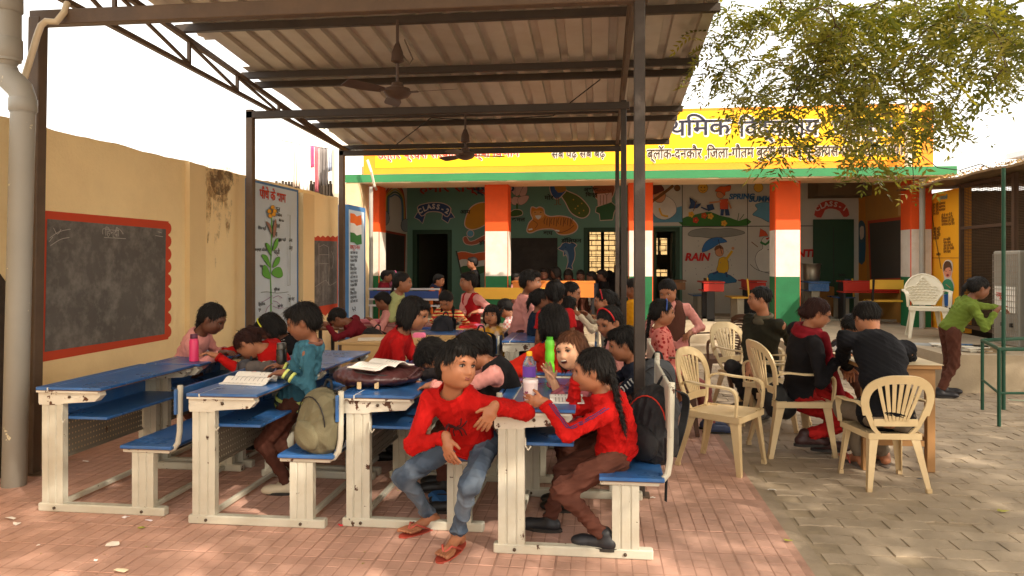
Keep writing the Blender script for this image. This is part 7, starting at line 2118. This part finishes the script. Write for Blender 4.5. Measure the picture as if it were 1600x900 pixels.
# --- adults on the right
person('man in a dark olive shirt seated sideways in a plastic chair looking left', 1.68, W(1196, 592, 7.2), W(1187, 467, 7.05), -140, 178, 2, 0, LH=W(1236, 545, 7.4), RH=W(1170, 572, 6.85), RE=(-.6, -.3, -1), LE=(1, .6, -.6), LF=(W(1192, 640, 6.95), -120), RF=(W(1163, 628, 7.15), -150),
    seated=True, top=('olive', (44, 42, 32)), collar=(92, 86, 70), bottom=('darkgrey', (52, 50, 50)), hair='shortback', skin='m', adult=True, shoes=(60, 56, 50), fringe=False)
p41 = person('woman in a black cardigan, red scarf and glasses writing at the table', 1.58, W(1248, 612, 5.88), W(1277, 489, 5.72), 8, -4, 22, 0, LH=W(1318, 556, 5.95), RH=W(1308, 562, 5.55), LE=(-.2, .4, -1), RE=(-.2, -.4, -1), LF=(W(1296, 690, 5.75), 0), RF=(W(1268, 682, 5.70), 10),
    seated=True, top=BLKc, bottom=('redkurta', (150, 26, 24)), kind='trouser', hair='bun', hm=M_hairr, skin='m', adult=True, shoes=(60, 36, 34), fringe=False, wide=1.1)
p42 = person('man in a black jacket seated with his back to us, bending over the table', 1.66, Z(1384, .50, 4.95), W(1355, 497, 5.42), 97, 100, 30, 0, LH=W(1325, 580, 5.75), RH=W(1408, 585, 5.85), LE=(-1, 0, -.5), RE=(1, 0, -.5), LF=(W(1338, 716, 5.45), 100), RF=(W(1378, 712, 5.5), 85),
    seated=True, top=('jacket', (22, 22, 26)), bottom=('khaki', (112, 100, 86)), hair='shortback', skin='m', adult=True, shoes='sandal', face=False, wide=1.16, bow=.05)
person('child in a dark and orange jacket working on the far side of the wooden table', 1.3, Z(1338, .55, 6.75), W(1331, 512, 6.6), -92, -95, 40, 0, LH=W(1345, 560, 6.3), RH=W(1318, 560, 6.3), seated=True, top=('orangedark', (50, 44, 46), 'fade', (150, 80, 50)), bottom=BRN_, hair='short', skin='m')
p44 = person('girl in green hooded jacket and brown trousers leaning over the ledge at right', 1.42, W(1487, 512, 8.2), W(1530, 450, 8.1), 3, 0, 22, 0, LH=W(1560, 480, 8.3), RH=W(1556, 487, 7.9), LE=(0, .3, -1), RE=(0, -.3, -1), LF=(W(1482, 607, 8.35), -5), RF=(W(1476, 612, 8.1), -5),
    top=('green', (104, 122, 50)), bottom=('brown', (74, 44, 36)), hair='pony', skin='d', shoes=(30, 28, 34), hh=.23)
# ================================================================ things on and around the desks
from mathutils.bvhtree import BVHTree
TOP = .7475
def bvh(o):
    me = o.data; return BVHTree.FromPolygons([v.co.copy() for v in me.vertices], [tuple(p.vertices) for p in me.polygons])
def on_cloth(tree, p, dr, off=.003):
    h_ = tree.ray_cast(Vector(p) + Vector(dr) * .4, -Vector(dr)); return (h_[0] + h_[1] * off) if h_[0] is not None else None
# spider emblem printed on the sweatshirt of the boy in front
def emblem(pp, lines, m, name, cen, sx, sz, ax=None, rad=.0035):
    T_, L_, F_ = Vector(pp['T']), Vector(pp['L']), Vector(pp['F'])
    if ax: L_, F_ = ax
    t = bvh(pp['top']); mb = MB()
    for ln in lines:
        q = []
        for (x, z) in (crom(ln, 4, False) if len(ln) > 2 else [tuple(lerp(ln[0][k], ln[1][k], i / 6) for k in (0, 1)) for i in range(7)]):
            p = on_cloth(t, cen + L_ * (-x * sx) + T_ * (z * sz), F_, .0015)
            if p is not None: q.append(p)
        if len(q) > 1: mb.tube(q, rad, 5)
    mb.build(name, m, pp['o'])
ch = Vector(p8['sp'](.58))
emblem(p8, [[(0, .2), (0, -.25)], [(.03, .1), (-.03, -.1)], [(-.03, .1), (.03, -.1)], [(.05, .05), (.45, .35), (.6, .9)], [(-.05, .05), (-.45, .35), (-.6, .9)], [(.05, 0), (.5, .1), (.95, .6)], [(-.05, 0), (-.5, .1), (-.95, .6)],
     [(.05, -.05), (.5, -.15), (.7, -.8)], [(-.05, -.05), (-.5, -.15), (-.7, -.8)], [(.03, -.1), (.25, -.4), (.3, -1)], [(-.03, -.1), (-.25, -.4), (-.3, -1)]], mat('print_dark', srgb(60, 14, 16), .8), 'spider_print', ch, .068, .075)
emblem(p12, [[(-.9, .3), (-.7, -.3)], [(-.5, .4), (-.3, .5), (-.2, 0), (-.4, -.2), (-.5, .4)], [(.05, .6), (.15, 0)], [(.4, .8), (.5, .2)], [(.6, .9), (.85, 1.0)], [(.75, .9), (.82, .4)]], mat('print_white', srgb(206, 204, 200), .8), 'sleeve_print',
       (Vector(p12['arm'][1][0]) + Vector(p12['S'][1])) / 2, .07, .05, (Vector((.8, .1, .3)).normalized() * -1, Vector((0, -1, 0))), .005)
# stripes down the sleeve of the braided girl
for k in (0,):
    S_, E_, Wr_ = Vector(p9['S'][1]), Vector(p9['arm'][1][0]), Vector(p9['arm'][1][1]); t = bvh(p9['top'])
    for off_ in (0, .018):
        q = []
        for i in range(24):
            tt = i / 23; c_ = S_.lerp(E_, tt * 2) if tt < .5 else E_.lerp(Wr_, (tt - .5) * 2 * .9)
            h_ = on_cloth(t, c_ + Vector((off_, 0, 0)), Vector((.15, -.55, .85)).normalized(), .001)
            if h_ is not None: q.append(h_)
        if len(q) > 3:
            mb = MB(); mb.tube(q, .0032, 5); mb.build('sleeve_stripe', mat('stripe_blue', srgb(60, 40, 90), .8), p9['o'])
# glasses and scarf of the woman
hwf = p41['hw']; mb = MB()
for s_ in (1, -1):
    mb.tube([hwf(s_ * (.16 + .09 * math.cos(a_)), .455 - .03 * abs(math.cos(a_)), .02 + .065 * math.sin(a_)) for a_ in np.linspace(0, 2 * math.pi, 15)], .0022, 5)
    mb.tube([hwf(s_ * .25, .44, .03), hwf(s_ * .34, .2, .03), hwf(s_ * .36, -.02, .0)], .002, 5)
mb.tube([hwf(-.07, .46, .03), hwf(.07, .46, .03)], .002, 5); mb.build('glasses', mat('glasses_frame', srgb(40, 30, 30), .3), p41['o'])
def scarf(pp, c, ends_, rr=.05, name='scarf'):
    f_ = Field(); N_ = pp['N']; TA_ = np.stack([pp['L'], pp['F'], pp['T']]); H_ = pp['H']
    f_.tor(N_ + pp['T'] * .012 * H_, rr * H_, .022 * H_, TA_, .01); f_.tor(N_ - pp['T'] * .012 * H_, rr * 1.15 * H_, .020 * H_, TA_, .01)
    for e_ in ends_:
        pts = [N_ + pp['F'] * .07 * H_ + pp['L'] * e_[0] * H_, pp['sp'](.6) + pp['F'] * .115 * H_ + pp['L'] * e_[0] * H_, pp['sp'](e_[1]) + pp['F'] * e_[2] * H_ + pp['L'] * e_[0] * H_]
        for a_, b_ in zip(pts[:-1], pts[1:]): f_.cap(a_, b_, .024 * H_, .026 * H_, .02)
    emit(f_, .0075, name, cloth_mat('scarf%d' % c[0], c), pp['o'], folds(991, .006, 1))
scarf(p41, (120, 22, 32), [(.03, .05, .16), (-.04, -.1, .22)])
scarf(p9, (190, 30, 28), [], .036, 'collar')
# sleeping children's table neighbours etc. -------------------------------------------------
def bottle(px, py, d, z, prof, mats_, label, cap=None, n=18, extra=None):
    p = W(px, py, d); t = thing('bottle', label, 'bottle', (p.x, p.y, z), 0, None, False)
    m = MB(); m.lathe(prof, n); smooth_by_angle(m.build('body', mats_[0], t), 50)
    if cap: m = MB(); m.lathe(cap, n); smooth_by_angle(m.build('cap', mats_[1], t), 50)
    if extra: extra(t)
    return t
clear = mat('clear_plastic', (.85, .88, .9), .08, .02, 3, trans=.9, ior=1.2, spec=.5)
bottle(303, 558, 5.55, TOP, [(.028, 0), (.034, .004), (.034, .15), (.030, .165), (.026, .172)], [mat('pink_bottle', srgb(226, 60, 110), .35, .04, 5), mat('cap_dark_pink', srgb(90, 30, 60), .4)], 'tall bright pink water bottle by the leaning girl', [(.027, .172), (.027, .20), (.024, .206)])
def lab(t):
    m = MB(); m.lathe([(.0385, .09), (.0385, .15)], 18); m.build('label', mat('purple_label', srgb(110, 70, 170), .4, .05, 6), t)
    m = MB(); m.lathe([(.03, .006), (.034, .01), (.034, .12)], 18); m.build('water', mat('water_tint', (.8, .86, .9), .05, .02, 3, trans=.9, ior=1.33), t)
bottle(827, 592, 4.25, TOP, [(.034, 0), (.038, .006), (.037, .05), (.038, .055), (.038, .155), (.034, .172), (.018, .205), (.015, .21)], [clear, mat('yellow_cap', srgb(236, 176, 20), .4, .04, 5)], 'clear plastic bottle with yellow cap and purple label on the nearest desk', [(.017, .208), (.017, .232), (.015, .234)], extra=lab)
bottle(859, 580, 4.95, TOP, [(.028, 0), (.032, .004), (.032, .06), (.028, .075), (.032, .09), (.032, .14), (.028, .16), (.032, .175), (.032, .21), (.026, .225)], [mat('lime_bottle', srgb(120, 220, 60), .3, .05, 5, alpha=.95), mat('lime_cap', srgb(90, 190, 50), .4)], 'lime green ribbed bottle beside the child in bright red', [(.022, .225), (.022, .245)])
bottle(440, 560, 4.86, TOP, [(.030, 0), (.034, .004), (.034, .17), (.030, .175)], [mat('black_flask', srgb(34, 30, 30), .25, .1, 5), mat('flask_cap', srgb(80, 76, 72), .3, metal=.5)], 'black steel flask standing in front of the boy in teal', [(.031, .175), (.031, .21), (.027, .215)])
bottle(535, 500, 8.5, .72, [(.03, 0), (.034, .005), (.034, .16), (.02, .2), (.014, .21)], [mat('milky_plastic', srgb(226, 224, 216), .3, .05, 4), mat('blue_cap', srgb(40, 80, 160), .4)], 'whitish bottle on the dark table by the second blackboard', [(.016, .21), (.016, .235)])
# the cup
p = W(829, 634, 3.80)
t = thing('cup', 'white plastic tumbler with purple heart shapes held by the braided girl', 'cup', (p.x, p.y, TOP), 0, None, False)
m = MB(); m.lathe([(.030, 0), (.033, .003), (.038, .125), (.040, .128), (.040, .142), (.037, .146), (.010, .147)], 20); smooth_by_angle(m.build('body', mat('tumbler_white', srgb(226, 214, 216), .35, .03, 6), t), 50)
for i in range(9):
    a_ = i * .7; zz = .03 + (i * .037) % .085; m = MB(); r_ = .0345 + zz * .04 + .0012
    q = lambda u, v: (r_ * math.cos(a_ + u / r_), r_ * math.sin(a_ + u / r_), zz + v)
    m.add([q(0, -.012), q(.011, 0), q(.008, .008), q(0, .004), q(-.008, .008), q(-.011, 0)], [(0, 1, 2, 3, 4, 5)]); m.build('heart_print', mat('heart_purple', srgb(130, 60, 90), .5), t)
# books ------------------------------------------------------------------------------------
def open_book(loc, rz, w_, l_, label, pic=None, lift=.02, c=(228, 222, 212)):
    t = thing('open_book', label, 'book', tuple(loc), rz, None, False)
    for s_ in (1, -1):
        g = [[Vector((s_ * w_ * u, (v - .5) * l_, lift * math.sin(min(1, u * 1.4) * math.pi) * (1.2 if s_ > 0 else .8) + .004 + .004 * (1 - u))) for v in np.linspace(0, 1, 3)] for u in np.linspace(0, 1, 9)]
        m = MB(); m.add(*sheet(g, .006)); m.build('page', mat('page_white', srgb(*c), .8, .03, 3), t, smooth=False)
        rows = MB()
        for k in range(8):
            y = -l_ * .38 + k * l_ * .1
            if pic and s_ == pic[0] and k > 3: continue
            pts = [Vector((s_ * w_ * u, y, lift * math.sin(min(1, u * 1.4) * math.pi) * (1.2 if s_ > 0 else .8) + .0082 + .004 * (1 - u))) for u in np.linspace(.15, .85, 6)]
            rows.add([tuple(q) for q in pts] + [tuple(q + Vector((0, .004, 0))) for q in pts], [(i, i + 1, 7 + i, 6 + i) for i in range(5)])
        rows.build('print_lines', mat('print_grey', srgb(150, 140, 136), .8), t)
        if pic and s_ == pic[0]:
            for k, (uu, vv, rr, col_) in enumerate(pic[1]):
                mm_ = MB(); zc = lift * math.sin(min(1, uu * 1.4) * math.pi) * (1.2 if s_ > 0 else .8) + .0095 + .0006 * k
                mm_.add([(s_ * w_ * uu + rr * math.cos(a_) * (1 + .2 * math.sin(3 * a_)), l_ * vv + rr * .8 * math.sin(a_), zc) for a_ in np.linspace(0, 6.283, 12)[:-1]], [tuple(range(11))]); mm_.build('picture', mat('pic%d%d%d' % col_, srgb(*col_), .7), t)
    return t
p = W(398, 592, 4.62); open_book((p.x, p.y, TOP + .001), R(82), .15, .30, 'open picture book with curling pages in front of the boy in teal', (1, [(.5, .12, .035, (90, 150, 190)), (.42, .16, .018, (200, 70, 60)), (.62, .08, .016, (60, 90, 150)), (.5, -.02, .02, (190, 120, 110))]), .035)
p = W(625, 570, 5.0); open_book((p.x - .02, p.y, TOP + .001), R(70), .13, .22, 'open white exercise book with green drawing beside the girl leaning forward', (-1, [(.5, .1, .03, (110, 150, 90)), (.4, 0, .02, (150, 180, 120))]), .02)
p = W(885, 625, 4.0); open_book((p.x, p.y, TOP + .001), R(95), .11, .18, 'small open notebook with a yellow page under the braided girl\'s arms', None, .012, (226, 214, 160))
def block(px, py, d, z, dims, c, label, name, cat, rz=0.0, bev=.006, rough=.6):
    p = W(px, py, d); m = MB(); M = Matrix.Rotation(rz, 4, 'Z'); m.rbox(-dims[0] / 2, dims[0] / 2, -dims[1] / 2, dims[1] / 2, 0, dims[2], bev, M=M)
    return tag(m.build(name, mat('m_%s_%d_%d_%d' % ((name,) + c), srgb(*c), rough, .1, 6), loc=(p.x, p.y, z)), label, cat)
block(655, 522, 7.2, TOP, (.12, .10, .055), (232, 120, 160), 'pink plastic box on the third row blue desk', 'lunch_box', 'lunch box', .1, .012, .35)
block(731, 500, 8.25, .745, (.20, .12, .04), (226, 50, 50), 'red lunch box in the middle of the busy table', 'lunch_box', 'lunch box', .2, .012, .35)
block(748, 497, 8.3, .745, (.10, .08, .05), (236, 130, 170), 'small pink lunch box right of the red one', 'lunch_box', 'lunch box', -.2, .012, .35)
block(738, 492, 8.5, .745, (.26, .14, .03), (214, 90, 70), 'flat coral tray behind the red lunch box', 'tray', 'tray', 0.1, .01, .4)
block(760, 505, 8.2, .745, (.20, .15, .008), (226, 170, 90), 'yellow slate on the right end of the busy table', 'slate', 'slate', .4, .003)
block(712, 503, 8.2, .745, (.24, .17, .008), (222, 176, 110), 'pale wooden slate on the left end of the busy table', 'slate', 'slate', -.3, .003)
block(575, 488, 9.0, .74, (.34, .22, .05), (214, 120, 130), 'pink cloth bundle on the table in front of the flag panel', 'cloth_bundle', 'bundle', .1, .02, .9)
block(640, 487, 9.0, .74, (.3, .2, .05), (206, 90, 96), 'reddish cloth bundle beside the girl in pale green', 'cloth_bundle', 'bundle', -.1, .02, .9)
block(560, 505, 8.3, .50, (.1, .08, .12), (120, 200, 150), 'pale green tiffin box near the child in maroon', 'lunch_box', 'lunch box', 0, .01, .4)
block(583, 545, 6.95, .761, (.28, .2, .012), (220, 210, 190), 'thin pale book lying on the plywood sided table', 'book', 'book', .3, .003)
# folded paper pile on the work table
p = W(1320, 545, 6.0); 
for k in range(3):
    pass
m = MB(); m.rbox(-.16, .16, -.11, .11, 0, .025, .003, M=Matrix.Rotation(.2, 4, 'Z')); tag(m.build('register', mat('register_black', srgb(34, 32, 36), .6), loc=(2.08, 6.05, .772)), 'black register lying open-side up on the wooden work table', 'book')
m = MB(); m.add([(-.12, -.08, 0), (.1, -.09, 0), (.12, .09, .0), (-.1, .08, 0), (0, 0, .10), (.02, .1, .09)], [(0, 1, 4), (1, 2, 4), (2, 5, 4), (5, 3, 4), (3, 0, 4)]); o = tag(m.build('folded_paper', mat('paper_white', srgb(232, 228, 224), .8), loc=(2.02, 6.36, .772)), 'white folded paper standing on the work table in front of the woman', 'paper')
s_ = o.modifiers.new('t', 'SOLIDIFY'); s_.thickness = .002
# bags ------------------------------------------------------------------------------------
def bagshape(f, h_, name, m_, par, seed, amp=.006, F_=None):
    return emit(f, h_, name, m_, par, folds(seed, amp, 1.2), F_)
M_bagm = mat('maroon_leatherette', srgb(66, 34, 34), .38, .15, 6, .25, 60, spec=.5); M_zip = mat('zip_black', srgb(30, 26, 28), .5); M_strap = mat('strap_black', srgb(28, 28, 30), .8, .1, 20)
p = W(592, 600, 4.55); c0 = np.array([p.x, p.y, TOP]); 
t = thing('school_bag', 'shiny maroon school bag lying flat across the front desk under the books', 'bag', (p.x, p.y, TOP))
rx = np.stack([unit([1, .25, 0]), unit([-.25, 1, 0]), np.array([0, 0, 1.])])
f = Field(); f.ell(c0 + rx[0] * -.02 + rx[2] * .055, (.25, .26, .065), rx, .02); f.ell(c0 + rx[0] * .10 + rx[2] * .055, (.17, .24, .055), rx, .03); f.ell(c0 - rx[0] * .12 + rx[2] * .06, (.15, .20, .06), rx, .03)
f.cut(c0 + rx[2] * .004, -rx[2], 1.0); bagshape(f, .0055, 'body', M_bagm, t, 5, .007)
m = MB(); m.tube([c0 + rx[0] * (.20 * math.cos(a_)) + rx[1] * (-.225 * abs(math.sin(a_))) + rx[2] * (.085 - .02 * math.cos(a_)) for a_ in np.linspace(.5, 2.6, 16)], .006, 6); m.build('zip', M_zip, t)
m = MB(); m.tube([c0 + rx[0] * .18 - rx[1] * .21 + rx[2] * .06, c0 + rx[0] * .24 - rx[1] * .10 + rx[2] * .10, c0 + rx[0] * .26 + rx[1] * .05 + rx[2] * .07], .010, 8); m.build('handle', M_bagm, t)
for dx in (-.10, 0): 
    m = MB(); m.box(-.012, .012, -.004, .004, -.02, .02, M=Matrix.Translation(Vector(c0 + rx[0] * dx - rx[1] * .247 + rx[2] * .03))); m.build('buckle', mat('buckle_cream', srgb(206, 176, 130), .4), t)
p = W(598, 578, 4.45); open_book((p.x - .01, p.y, TOP + .118), R(60), .16, .24, 'thick white open book resting on the maroon school bag', (1, [(.5, .1, .012, (200, 90, 80))]), .022)
def backpack(loc, ax, up, dims, m_, label, seed, accent=None, accname='piping'):
    """ax = direction the front pocket faces"""
    loc = V3(loc); ax = unit(V3(ax)); up = unit(V3(up)); s_ = np.cross(up, ax); M = np.stack([s_, ax, up])
    t = thing('backpack', label, 'backpack', tuple(loc))
    w_, dp_, h_ = dims; q = lambda a, b, c: loc + s_ * a * w_ + ax * b * dp_ + up * c * h_
    f = Field(); f.ell(q(0, 0, .42), (w_ * .5, dp_ * .5, h_ * .46), M, .03); f.ell(q(0, -.05, .25), (w_ * .5, dp_ * .55, h_ * .3), M, .05); f.ell(q(0, -.1, .75), (w_ * .42, dp_ * .40, h_ * .24), M, .05)
    bagshape(f, .006, 'body', m_, t, seed, .010)
    f = Field(); f.ell(q(0, .42, .28), (w_ * .36, dp_ * .26, h_ * .24), M, .02); bagshape(f, .006, 'front_pocket', m_, t, seed + 1, .006)
    for a_ in (-.28, .28):
        m = MB(); pts = cr3([q(a_ * .6, -.3, .95), q(a_, -.75, .85), q(a_ * 1.1, -.85, .5), q(a_ * 1.3, -.5, .1)], 5); m.add(*band(pts, tuple(s_), .045, .008)); m.build('strap', M_strap, t)
    m = MB(); m.tube(cr3([q(-.12, -.25, .96), q(-.06, -.25, 1.08), q(.06, -.25, 1.08), q(.12, -.25, .96)], 4), .008, 6); m.build('handle', M_strap, t)
    m = MB(); m.tube([q(.40 * math.cos(a_), .28 + .15 * math.sin(a_), .45 + .42 * math.sin(a_)) for a_ in np.linspace(0, math.pi, 14)], .004, 5); m.build('zip', accent or M_zip, t)
    return t
p = W(492, 702, 4.22); backpack((p.x, p.y, .416), (-.5, -.85, .0), (.12, 0, 1), (.30, .17, .37), mat('khaki_bag', srgb(106, 100, 76), .85, .15, 5, .3, 120, dirt=srgb(96, 86, 66), dirt_amt=.5, dirt_scale=7), 'faded khaki backpack standing on the second front bench', 51)
redl = mat('red_piping', srgb(196, 50, 30), .6)
p = W(1000, 735, 3.98); backpack((p.x + .02, p.y + .05, .416), (-.6, -.8, 0), (.22, .05, 1), (.33, .19, .42), mat('black_bag', srgb(30, 29, 31), .7, .15, 8, .3, 120), 'black backpack with red piping beside the braided girl', 61, redl)
m = MB(); a = W(1040, 700, 3.75); m.add(*band([a + Vector((.0, 0, .05)), a + Vector((0, 0, -.02)), a + Vector((.005, 0, -.12)), a + Vector((0, .0, -.27))], (.4, -.9, 0), .022, .004)); tag(m.build('loose_strap', M_strap), 'black strap end hanging behind the nearest bench', 'strap')
p = W(1008, 600, 4.9); backpack((p.x + .05, p.y, .50), (0, -1, 0), (.1, 0, 1), (.28, .16, .36), mat('grey_bag', srgb(62, 64, 68), .8, .15, 8, .3, 120), 'dark grey backpack hanging on the bench behind the black one', 71)
p = W(742, 545, 7.0); backpack((p.x, p.y, .45), (-.3, -1, 0), (.1, 0, 1), (.34, .18, .40), mat('dark_bag', srgb(36, 34, 36), .8, .1, 8, .3, 120), 'dark backpack slumped in front of the small girl in yellow and grey', 81)
p = W(688, 502, 8.0); backpack((p.x, p.y, .62), (-.2, -1, 0), (.15, 0, 1), (.26, .16, .30), mat('dark_bag2', srgb(28, 28, 36), .8, .1, 8), 'small navy school bag before the striped sweater girl', 85)
p = W(570, 530, 8.0); backpack((p.x, p.y, .46), (-.2, -1, 0), (.4, 0, 1), (.30, .15, .34), mat('dark_bag3', srgb(34, 30, 28), .8, .1, 8), 'black bag leaning right of the child in maroon', 87)
p = W(372, 575, 5.35); backpack((p.x, p.y, TOP - .17), (-.8, -.5, .2), (.3, 0, 1), (.24, .12, .22), mat('grey_bundle', srgb(70, 68, 72), .9, .1, 8), 'small grey bag stuffed under the sleeping girl\'s elbow', 88)
f = Field(); p = V3(W(408, 560, 5.0)); p[2] = TOP + .03
for k, (a_, b_) in enumerate(((-.07, 0), (-.03, .01), (.02, 0), (.06, .01))): f.ell(p + np.array([a_, b_, .01 * (k % 2)]), (.038, .05, .042), None, .02)
o = emit(f, .006, 'woollen_gloves', cloth_mat('greywool', (92, 84, 80)), None, folds(44, .008)); tag(o, 'grey knitted gloves heaped behind the open picture book', 'gloves')
# black handbag hanging on the woman's chair, blue slippers and litter
f = Field(); p = V3(W(1212, 625, 5.78)); f.ell(p, (.10, .07, .15), None, .02); f.ell(p + np.array([.06, 0, -.06]), (.10, .07, .09), None, .03); o = emit(f, .007, 'handbag', mat('handbag_black', srgb(26, 26, 28), .45, .1, 8, .2, 80), None, folds(45, .006)); tag(o, 'black handbag tucked behind the woman on her plastic chair', 'handbag')
block(690, 782, 4.55, .01, (.12, .24, .05), (40, 90, 140), 'blue cloth slipper under the third front bench', 'slipper', 'slipper', .5, .02, .8)
random.seed(31)
LIT = [((18, 812), (236, 230, 220), .045, 'crumpled white wrapper on the tiles at the far left edge'), ((27, 820), (214, 206, 196), .03, 'small torn wrapper just below the one at the left edge'), ((176, 853), (236, 228, 214), .05, 'white paper strip on the tiles left of centre front'),
       ((190, 893), (240, 224, 190), .045, 'pale paper scrap at the bottom left frame edge'), ((134, 722), (232, 224, 220), .03, 'white scrap under the leftmost desk'), ((196, 810), (232, 224, 226), .028, 'white scrap touching the leftmost desk rail'), ((232, 815), (226, 216, 222), .028, 'pinkish scrap right of the leftmost rail'),
       ((220, 826), (150, 150, 60), .03, 'yellow green leaf bits in front of the leftmost desk'), ((532, 823), (200, 50, 60), .02, 'red scrap beside the third desk rail'), ((1206, 767), (238, 234, 228), .035, 'white folded scrap on the pavers below the plastic chairs'), ((1530, 705), (226, 220, 214), .03, 'white scrap on the pavers at the right'),
       ((1232, 847), (150, 150, 50), .03, 'yellow leaf on the cement strip'), ((1566, 800), (150, 146, 70), .04, 'dry leaf sprig on the pavers at the lower right'), ((1437, 750), (50, 60, 66), .025, 'dark pebble right of the back-facing chair'), ((366, 778), (60, 44, 40), .02, 'dark crumb under the second desk'), ((60, 854), (236, 228, 222), .015, 'tiny white speck on the left tiles'), ((150, 878), (232, 226, 220), .015, 'tiny white fleck near the bottom left scrap'), ((1020, 780), (220, 214, 206), .02, 'small pale scrap behind the nearest bench leg')]
for (px, py), c, r_, lb in LIT:
    r_ *= .78
    p = G(px, py); m = MB(); n = 7; a0 = random.uniform(0, 6)
    vs = [(r_ * (.6 + .4 * random.random()) * math.cos(a0 + k * 6.283 / n) * 1.3, r_ * (.4 + .4 * random.random()) * math.sin(a0 + k * 6.283 / n), .003 + random.uniform(0, .012)) for k in range(n)] + [(0, 0, .012)]
    m.add(vs, [(k, (k + 1) % n, n) for k in range(n)]); o = m.build('litter', mat('lit_%d_%d_%d' % c, srgb(*c), .8), loc=(p.x, p.y, .001)); s_ = o.modifiers.new('t', 'SOLIDIFY'); s_.thickness = .0015
    tag(o, lb, 'litter', 'scraps littering the yard')
m = MB()
for i in range(420):
    x, y = random.uniform(-4, 7), random.uniform(2.2, 12); a_ = random.uniform(0, 6.28); l_ = random.uniform(.008, .022)
    m.add([(x, y, .004), (x + l_ * math.cos(a_), y + l_ * math.sin(a_), .006), (x + .4 * l_ * math.cos(a_ + .9), y + .4 * l_ * math.sin(a_ + .9), .009)], [(0, 1, 2)])
tag(m.build('leaf_litter', mat('tiny_leaf', srgb(150, 136, 76), .8, .3, 20)), 'tiny fallen leaflets and crumbs scattered over the whole yard', 'leaf litter', kind='stuff')
